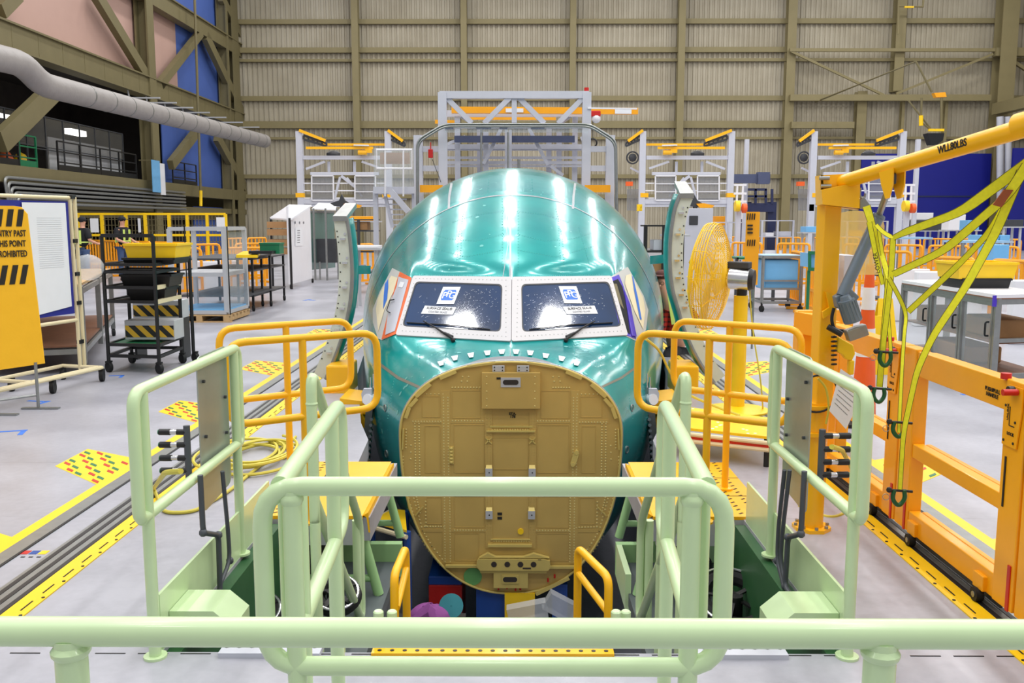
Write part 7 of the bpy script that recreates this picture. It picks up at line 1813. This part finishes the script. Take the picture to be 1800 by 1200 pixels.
# ---------------------------------------------------------------- right side equipment
# blue plastic sheeted cart
a, c = F(1340, 548), F(1402, 540); Yc_ = a.y
bc = T('blue_sheet_cart', 'grey framed trolley wrapped in light blue plastic sheet on casters', 'cart', ((a.x + c.x) / 2, Yc_ + .4, 0))
x0, x1 = W(1340, 500, Yc_).x, W(1408, 500, Yc_).x; zt_ = W(1370, 452, Yc_).z
q = MB(); fbox(q, x0, x1, Yc_, Yc_ + .8, .18, zt_, .05); q.span((x0, Yc_ - .02, .42), (x1, Yc_ + .02, .46)); q.span((x0, Yc_ - .02, .58), (x1, Yc_ + .02, .61)); q.out('frame', 'steel', bc, smooth=False)
xm = W(1358, 0, Yc_).x; MB().span((xm - .02, Yc_ - .04, .18), (xm + .02, Yc_, zt_)).out('corner_upright', 'steel', bc, smooth=False)
MB().span((x0 + .05, Yc_ + .04, .42), (x1 - .05, Yc_ + .7, zt_ - .05)).out('blue_sheet', 'bin_blue', bc, smooth=False, bevel=.02); MB().span((x0, Yc_, zt_ + .02), (x1, Yc_ + .8, zt_ + .04)).out('top_cover', mat('pale_blue_cover', (170, 200, 220), .4), bc, smooth=False)
for x in (x0, x1, xm):
    for y in (Yc_, Yc_ + .8): q = MB(); caster(q, x, y, 0, .06, .04, .4); q.cyl((x, y, .06), (x, y, .18), .02, 8); q.out('caster', 'rubber', bc)
bb_ = T('blue_bin_stand', 'light blue bin with green rim on a green post left of the crane', 'bin stand', F(1424, 535))
Yb_ = 14.0; MB().prism([W(x, y, Yb_) for x, y in ((1424, 445), (1452, 447), (1452, 474), (1424, 470))], (0, .5, 0)).out('blue_bin', 'bin_blue', bb_, smooth=False)
q = MB(); 
for y_ in (444, 473): pbar(q, 1421, y_, 1453, y_ + 1, Yb_ - .03, .05)
pbar(q, 1423, 444, 1423, 475, Yb_ - .03, .04); p = W(1422, 475, Yb_); q.cyl((p.x, Yb_, 0), (p.x, Yb_, p.z), .025, 8); q.out('green_frame', 'green', bb_, smooth=False)
p_ = F(1428, 582); cs_ = T('cart_caster', 'single black caster of a trolley hidden behind the crane post', 'caster', (p_.x, p_.y, 0)); q = MB(); caster(q, p_.x, p_.y, 0, .06, .04, .4); q.out('wheel', 'rubber', cs_); MB().span((p_.x - .03, p_.y - .02, .08), (p_.x + .25, p_.y + .3, .14)).out('bracket', 'dark', cs_, smooth=False)
# tall grey cabinet with dark window
gc_ = T('tall_grey_cabinet', 'tall grey cabinet with rounded dark window behind the right door panel', 'cabinet', F(1230, 480)); Yg2 = 20.0
x0, x1 = W(1204, 400, Yg2).x, W(1253, 400, Yg2).x; zt_ = W(1230, 366, Yg2).z
MB().span((x0, Yg2, 0), (x1, Yg2 + .8, zt_)).out('cabinet_body', 'gantry', gc_, smooth=False, bevel=.01)
MB().span((W(1221, 0, Yg2).x, Yg2 - .02, W(0, 395, Yg2).z), (W(1237, 0, Yg2).x, Yg2, W(0, 379, Yg2).z)).out('dark_window', 'dark', gc_, smooth=False, bevel=.02)
# yellow slotted sign panel
ys_ = T('tall_yellow_sign', 'tall narrow yellow warning sign panel with black slanted slots behind the fan', 'sign', F(1322, 540)); Y5 = 12.2
a = W(1312, 372, Y5); c = W(1330, 545, Y5); zt_ = a.z
MB().span((a.x, Y5, W(0, 500, Y5).z), (c.x, Y5 + .01, zt_)).out('panel', 'gate', ys_, smooth=False)
q = MB()
for py in (375, 421):
    for k in range(4): pbar(q, 1315 + k * 4, py, 1314 + k * 4, py + 11, Y5 - .01, .012)
for k in range(3): pbar(q, 1314, 396 + k * 6.5, 1323, 396 + k * 6.5, Y5 - .01, .022)
q.out('black_marks', 'print', ys_, smooth=False); 
for px in (1313, 1326): p = W(px, 500, Y5); MB().cyl((p.x, Y5 + .02, 0), (p.x, Y5 + .02, 1.1), .015, 8).out('stand_leg', 'steel', ys_)
# long green top table behind
gt2 = T('green_topped_table', 'long dark table with green edge and brown shelves behind the fan', 'table', F(1330, 520)); Y6 = 19.5
x0, x1 = W(1296, 450, Y6).x, W(1362, 450, Y6).x; z6 = W(0, 452, Y6).z
MB().span((x0, Y6, z6 - .04), (x1, Y6 + .8, z6)).out('table_top', 'green', gt2, smooth=False)
for z in (z6 - .35, .4): MB().span((x0, Y6 + .05, z - .02), (x1, Y6 + .75, z)).out('shelf', 'brown', gt2, smooth=False)
for x in (x0, x1): MB().span((x - .03, Y6, 0), (x + .03, Y6 + .06, z6)).out('leg', 'dark', gt2, smooth=False)
# traffic cone and caution sign
p = F(1524, 565); cn_ = T('traffic_cone', 'tall orange traffic cone with white bands behind the crane actuator', 'traffic cone', (p.x, p.y, 0))
yb_ = 7.6; p = W(1525, 560, yb_); zt_ = W(1524, 466, yb_).z
pf = lambda f: .032 + .075 * (1 - f)
MB().lathe((p.x, yb_, .03), [(pf(0), 0), (pf(1), zt_ - .03)], seg=20).out('cone_body', 'cone', cn_); MB().box((p.x, yb_, .015), (.36, .36, .03)).out('cone_base', 'rubber', cn_, smooth=False)
for f0, f1 in ((.42, .60), (.72, .86)): MB().lathe((p.x, yb_, .03 + (zt_ - .03) * f0), [(pf(f0) + .003, 0), (pf(f1) + .003, (zt_ - .03) * (f1 - f0))], seg=20).out('white_band', 'paper', cn_)
for q_, (px, py, Y, h, lb) in enumerate(((1538, 655, 7.2, .65, 'yellow folding caution floor sign between crane post and gate, standing behind the card'), (1552, 600, 8.2, .62, 'yellow folding caution floor sign farther back by the traffic cone'))):
    p = F(px, py); cs_ = T('caution_floor_sign', lb, 'floor sign', (p.x, p.y, 0)); x, y = p.x, p.y
    for s_ in (-1, 1): MB().prism([(x - .15, y + s_ * .13, 0), (x + .15, y + s_ * .13, 0), (x + .10, y + s_ * .01, h), (x - .10, y + s_ * .01, h)], (0, -.01, 0)).out('sign_leaf', 'bright_yellow', cs_, smooth=False)
    an = math.atan2(.12, h); rot = Matrix.Rotation(0, 4, 'Z') @ frame_rot((1, 0, 0), (0, .12, h))
    text('CAUTION', .05, cs_, (x, y - .075, h * .5), rot, 'print', 'sign_print', sx=.8); 
    text('\u26a0' if 0 else '!', .09, cs_, (x, y - .05, h * .72), rot, 'print', 'sign_print')
# white bench with clear doors
a, c = F(1598, 578), F(1742, 690)
rb = T('white_cabinet_bench', 'long white topped bench with aluminium frame, clear doors and casters', 'workbench', (a + c) / 2 + V((.4, .4, 0)))
zb_t = W(1745, 522, F(1742, 712).y).z; A1 = F(1742, 712); A1.z = 0
tl = F(1590, 497, .95); tr_ = F(1755, 522, .95); br_ = F(1830, 520, .95); bl_ = F(1650, 490, .95)
tl = F(1585, 497, .95); tr_ = F(1752, 524, .95); e = F(1860, 522, .95); bk2 = V((tl.x + (e.x - tr_.x), tl.y + (e.y - tr_.y), .95))
MB().prism([tl, tr_, e, bk2], (0, 0, .035)).out('table_top', 'white', rb, smooth=False); MB().prism([tl - V((0, 0, .012)), tr_ - V((0, 0, .012)), e - V((0, 0, .012)), bk2 - V((0, 0, .012))], (0, 0, .012)).out('brown_underlay', 'brown', rb, smooth=False)
dn = (tr_ - tl).normalized(); dn2 = (e - tr_).normalized(); L_ = (tr_ - tl).length; w_ = (e - tr_).length
def PB(u, v, z): return V((tl.x, tl.y, 0)) + dn * u + dn2 * v + V((0, 0, z))
for u in (.03, L_ * .36, L_ * .68, L_ - .03): MB().box(PB(u, .03, .53), (.06, .06, .80), rz=math.atan2(dn.y, dn.x)).out('upright', 'steel', rb, smooth=False)
for u in (.03, L_ - .03): MB().box(PB(u, w_ - .05, .53), (.06, .06, .80), rz=math.atan2(dn.y, dn.x)).out('upright', 'steel', rb, smooth=False)
for z in (.915, .15): MB().bar(PB(0, .03, z), PB(L_, .03, z), .05, .06).out('front_rail', 'steel', rb, smooth=False); MB().bar(PB(L_ - .03, .03, z), PB(L_ - .03, w_, z), .05, .06).out('side_rail', 'steel', rb, smooth=False)
MB().bar(PB(L_ - .03, .03, .52), PB(L_ - .03, w_, .52), .05, .04).out('side_rail', 'steel', rb, smooth=False)
for z, mm in ((.16, 'card'), (.48, 'card')): MB().prism([PB(.03, .06, z), PB(L_ - .06, .06, z), PB(L_ - .06, w_ - .06, z), PB(.03, w_ - .06, z)], (0, 0, .015)).out('shelf', 'brown', rb, smooth=False)
for u0, u1 in ((.06, L_ * .36 - .03), (L_ * .36 + .03, L_ * .68 - .03), (L_ * .68 + .03, L_ - .06)):
    dr_ = MB().prism([PB(u0, .02, .2), PB(u1, .02, .2), PB(u1, .02, .88), PB(u0, .02, .88)], (0, .004, 0)).out('clear_door', 'clear', rb, smooth=False)
    q = MB()
    for z in (.2, .88): q.bar(PB(u0, .01, z), PB(u1, .01, z), .03, .03)
    for u in (u0, u1): q.bar(PB(u, .01, .2), PB(u, .01, .88), .03, .03)
    q.out('door_frame', 'steel', dr_, smooth=False)
    uh = u1 - .06; MB().tube([PB(uh, .0, .56), PB(uh, -.04, .56), PB(uh, -.04, .70), PB(uh, .0, .70)], .010, 8, fl=.02).out('door_handle', 'black', dr_)
for u, v in ((.05, .05), (L_ - .05, .05), (L_ - .05, w_ - .05), (L_ * .4, .1)):
    p = PB(u, v, 0); q = MB(); caster(q, p.x, p.y, 0, .062, .045, .8); q.box((p.x, p.y, .12), (.05, .05, .04)); q.out('caster', 'rubber', rb)
MB().box(PB(L_ - .02, -.01, .92), (.03, .03, .11)).out('violet_clip', 'violet', rb, smooth=False)
for q_, (u, v, z, s_) in enumerate(((L_ * .5, .3, .27, (.9, .4, .18)), (L_ * .75, .4, .60, (.7, .4, .2)), (L_ * .22, .3, .6, (.5, .35, .2)))):
    p = PB(u, v, z); o = MB().box(p, s_, rz=math.atan2(dn.y, dn.x)).out('wrapped_parcel', 'card', at=p, smooth=False, bevel=.02); tag(o, 'brown paper wrapped part inside the white bench, ' + ('on the bottom shelf', 'upper shelf near the blue clip', 'upper shelf at the far end')[q_], 'parcel')
Yz = W(1740, 490, 8.9).y
Yt1 = F(1735, 507, .985).y; zz_ = W(1735, 491, Yt1).z
bin_('black_tote_bin', 1690, 491, 1778, 507, Yt1, 'black', 'black tote on the white bench beneath the yellow tote', 'bin', .5, .96)
bin_('yellow_tote_bin', 1684, 463, 1790, 490.5, Yt1 - .03, 'bright_yellow', 'yellow tote on the white bench on the right', 'bin', .55, .93)
bt2 = cart('black_top_cart', 'small cart with dark top and cables behind the strap crossing', (1568, 560), (1612, 560), 1.2, W(1590, 487, F(1568, 560).y).z, ('green', 'black', 'dark'), (.3,))
# far right benches, machines and bins
for q_, (x0, x1, y0, y1, Y, m_, nm, lb, cat) in enumerate((
    (1600, 1641, 374, 385, 37.5, 'white', 'machine_hood', 'low white machine hood before the blue door', 'machine'),
    (1667, 1698, 377, 404, 35, 'white', 'machine_cabinet', 'tall white machine cabinet before the blue door', 'machine'),
    (1602, 1664, 387, 405, 36.8, 'dark', 'machining_bench', 'dark machine bed left of the white machine cabinet', 'machine'),
    (1700, 1722, 387, 404, 33, 'bin_blue', 'stacked_blue_bins', 'stack of light blue bins right of the white machine', 'bins'),
    (1721, 1738, 413, 424, 24, 'bin_blue', 'blue_tote', 'light blue tote, left of three above the middle barriers', 'bin'),
    (1740, 1756, 413, 424, 24, 'bin_blue', 'blue_tote', 'light blue tote, middle of three above the barriers', 'bin'),
    (1758, 1776, 413, 424, 24, 'bin_blue', 'blue_tote', 'light blue tote, right of three above the barriers', 'bin'),
    (1745, 1775, 430, 458, 19, 'bin_blue', 'large_blue_box', 'large light blue box behind the right barriers', 'box'),
    (1417, 1443, 398, 408, 28.5, 'bin_blue', 'blue_tote', 'light blue tote on the far bench left of the crane', 'bin'),
    (1178, 1204, 402, 412, 17, 'bright_yellow', 'yellow_tray', 'yellow tray on the black rack behind the right door', 'tray'),
    (1258, 1284, 380, 396, 34, 'orange', 'orange_crate', 'orange crate on the bench behind the fan', 'crate'),
    (600, 660, 380, 388, 26, 'gate', 'orange_shelf_unit', 'upper orange shelf board behind the left door panel', 'shelf'),
    (618, 664, 432, 436, 18, 'white', 'light_table', 'white topped table behind the left door panel', 'table'),
    (1764, 1800, 386, 398, 28, 'dark', 'dark_console', 'dark bench console at the far right edge', 'console'))):
    a = W(x0, y1, Y); c = W(x1, y0, Y); d_ = .6
    r_ = T(nm, lb, cat, ((a.x + c.x) / 2, Y, 0))
    MB().span((a.x, Y, a.z), (c.x, Y + d_, c.z)).out('body', m_, r_, smooth=False, bevel=.01)
    q = MB()
    for x in (a.x + .05, c.x - .05): q.span((x - .03, Y + .05, 0), (x + .03, Y + .1, a.z)); q.span((x - .03, Y + d_ - .1, 0), (x + .03, Y + d_ - .05, a.z))
    q.span((a.x - .1, Y - .02, a.z - .04), (c.x + .1, Y + d_, a.z)); q.out('stand', 'alu', r_, smooth=False)
bl = T('blue_topped_table', 'long pale blue topped table behind the right middle barriers', 'table', W(1690, 424, 21))
for x0, x1, py, Y in ((1578, 1640, 417, 25), (1690, 1776, 423, 21)):
    a = W(x0, py, Y); c = W(x1, py, Y); MB().span((a.x, Y, a.z - .05), (c.x, Y + .9, a.z)).out('table_top', mat('pale_blue_top_%d' % x0, (150, 190, 222), .4), bl, smooth=False)
    for x in (a.x + .05, c.x - .05): MB().span((x - .03, Y, 0), (x + .03, Y + .06, a.z - .05)).out('leg', 'steel', bl, smooth=False)
# open racks and small rails in the middle distance
for q_, (x0, x1, y0, Y, lv, m_, m2, lb) in enumerate((
    (1135, 1200, 395, 16, (.35, .8, 1.2), 'black', 'white', 'black open rack with white parts between fuselage and right door'),
    (1255, 1306, 390, 27.5, (.6, 1.1), 'gantry', 'white', 'pale rack behind the drum fan'),
    (1340, 1395, 387, 32, (.5, 1.2), 'gantry', 'white', 'pale scaffold rack behind the blue sheet cart'),
    (600, 660, 385, 22, (.5, 1.0, 1.5), 'dark', 'gate', 'dark rack with orange trays left of the fuselage'),
    (1490, 1560, 388, 32, (.6, 1.2), 'gantry', 'gate', 'pale rack with orange tray behind the crane post'))):
    a = W(x0, y0, Y); c = W(x1, y0, Y); r_ = T('open_rack', lb, 'rack', ((a.x + c.x) / 2, Y, 0))
    for x in (a.x, (a.x + c.x) / 2, c.x): MB().span((x - .03, Y - .03, 0), (x + .03, Y + .03, a.z)).out('upright', m_, r_, smooth=False)
    for z in lv + (a.z,): MB().span((a.x, Y - .02, z - .03), (c.x, Y + .7, z)).out('shelf', m_, r_, smooth=False)
    rnd = random.Random(q_)
    for k, z in enumerate(lv):
        x = a.x + .15
        while x < c.x - .3:
            w = rnd.uniform(.25, .6); MB().span((x, Y + .05, z + .005), (min(x + w, c.x - .05), Y + .5, z + rnd.uniform(.08, .22))).out('stored_part', rnd.choice((m2, 'white', 'gantry', 'card')), r_, smooth=False, bevel=.01); x += w + .1

# crane hook set hanging before the right wall
hk = T('overhead_hook_set', 'yellow spreader with cables and dark load block hanging high before the right back wall', 'crane hook', W(1650, 230, 45))
MB().tube([(W(1610, 108, 45).x, 59.8, W(1610, 108, 45).z), W(1610, 108, 45), W(1638, 162, 45)], .05, 6).tube([W(1655, 172, 45), W(1655, 228, 45)], .06, 6).tube([W(1620, 172, 45), W(1619, 215, 45), W(1638, 229, 45)], .05, 6).tube([W(1596, 176, 45), W(1636, 226, 45)], .04, 6).out('cables', 'olive', hk)
MB().prism([W(x, y, 45) for x, y in ((1642, 163), (1662, 162), (1664, 170), (1646, 171))], (0, .3, 0)).out('yellow_spreader', 'gate', hk, smooth=False)
pbar(MB(), 1632, 228.5, 1659, 228.5, 44.9, .12).out('yellow_bar', 'bright_yellow', hk, smooth=False); MB().cyl(W(1619, 203, 44.9), W(1619, 221, 44.9), .1, 8).out('yellow_grip', 'bright_yellow', hk)
MB().prism([W(x, y, 44.9) for x, y in ((1630, 234), (1660, 234), (1658, 246), (1648, 254), (1637, 254))], (0, .5, 0)).out('load_block', 'blackcloth', hk, smooth=False)
bk3 = T('wall_bracket', 'thin bracket frame with yellow bar high on the right column', 'bracket', W(1600, 10, 58.5))
MB().tube([W(1579, 60, 58.5), W(1579, 11, 58.5), W(1622, 12, 58.5), W(1624, -8, 58.5)], .07, 6).out('frame', 'wallsteel', bk3); pbar(MB(), 1590, 12.4, 1606, 12.4, 58.4, .1).out('yellow_bar', 'bright_yellow', bk3, smooth=False)
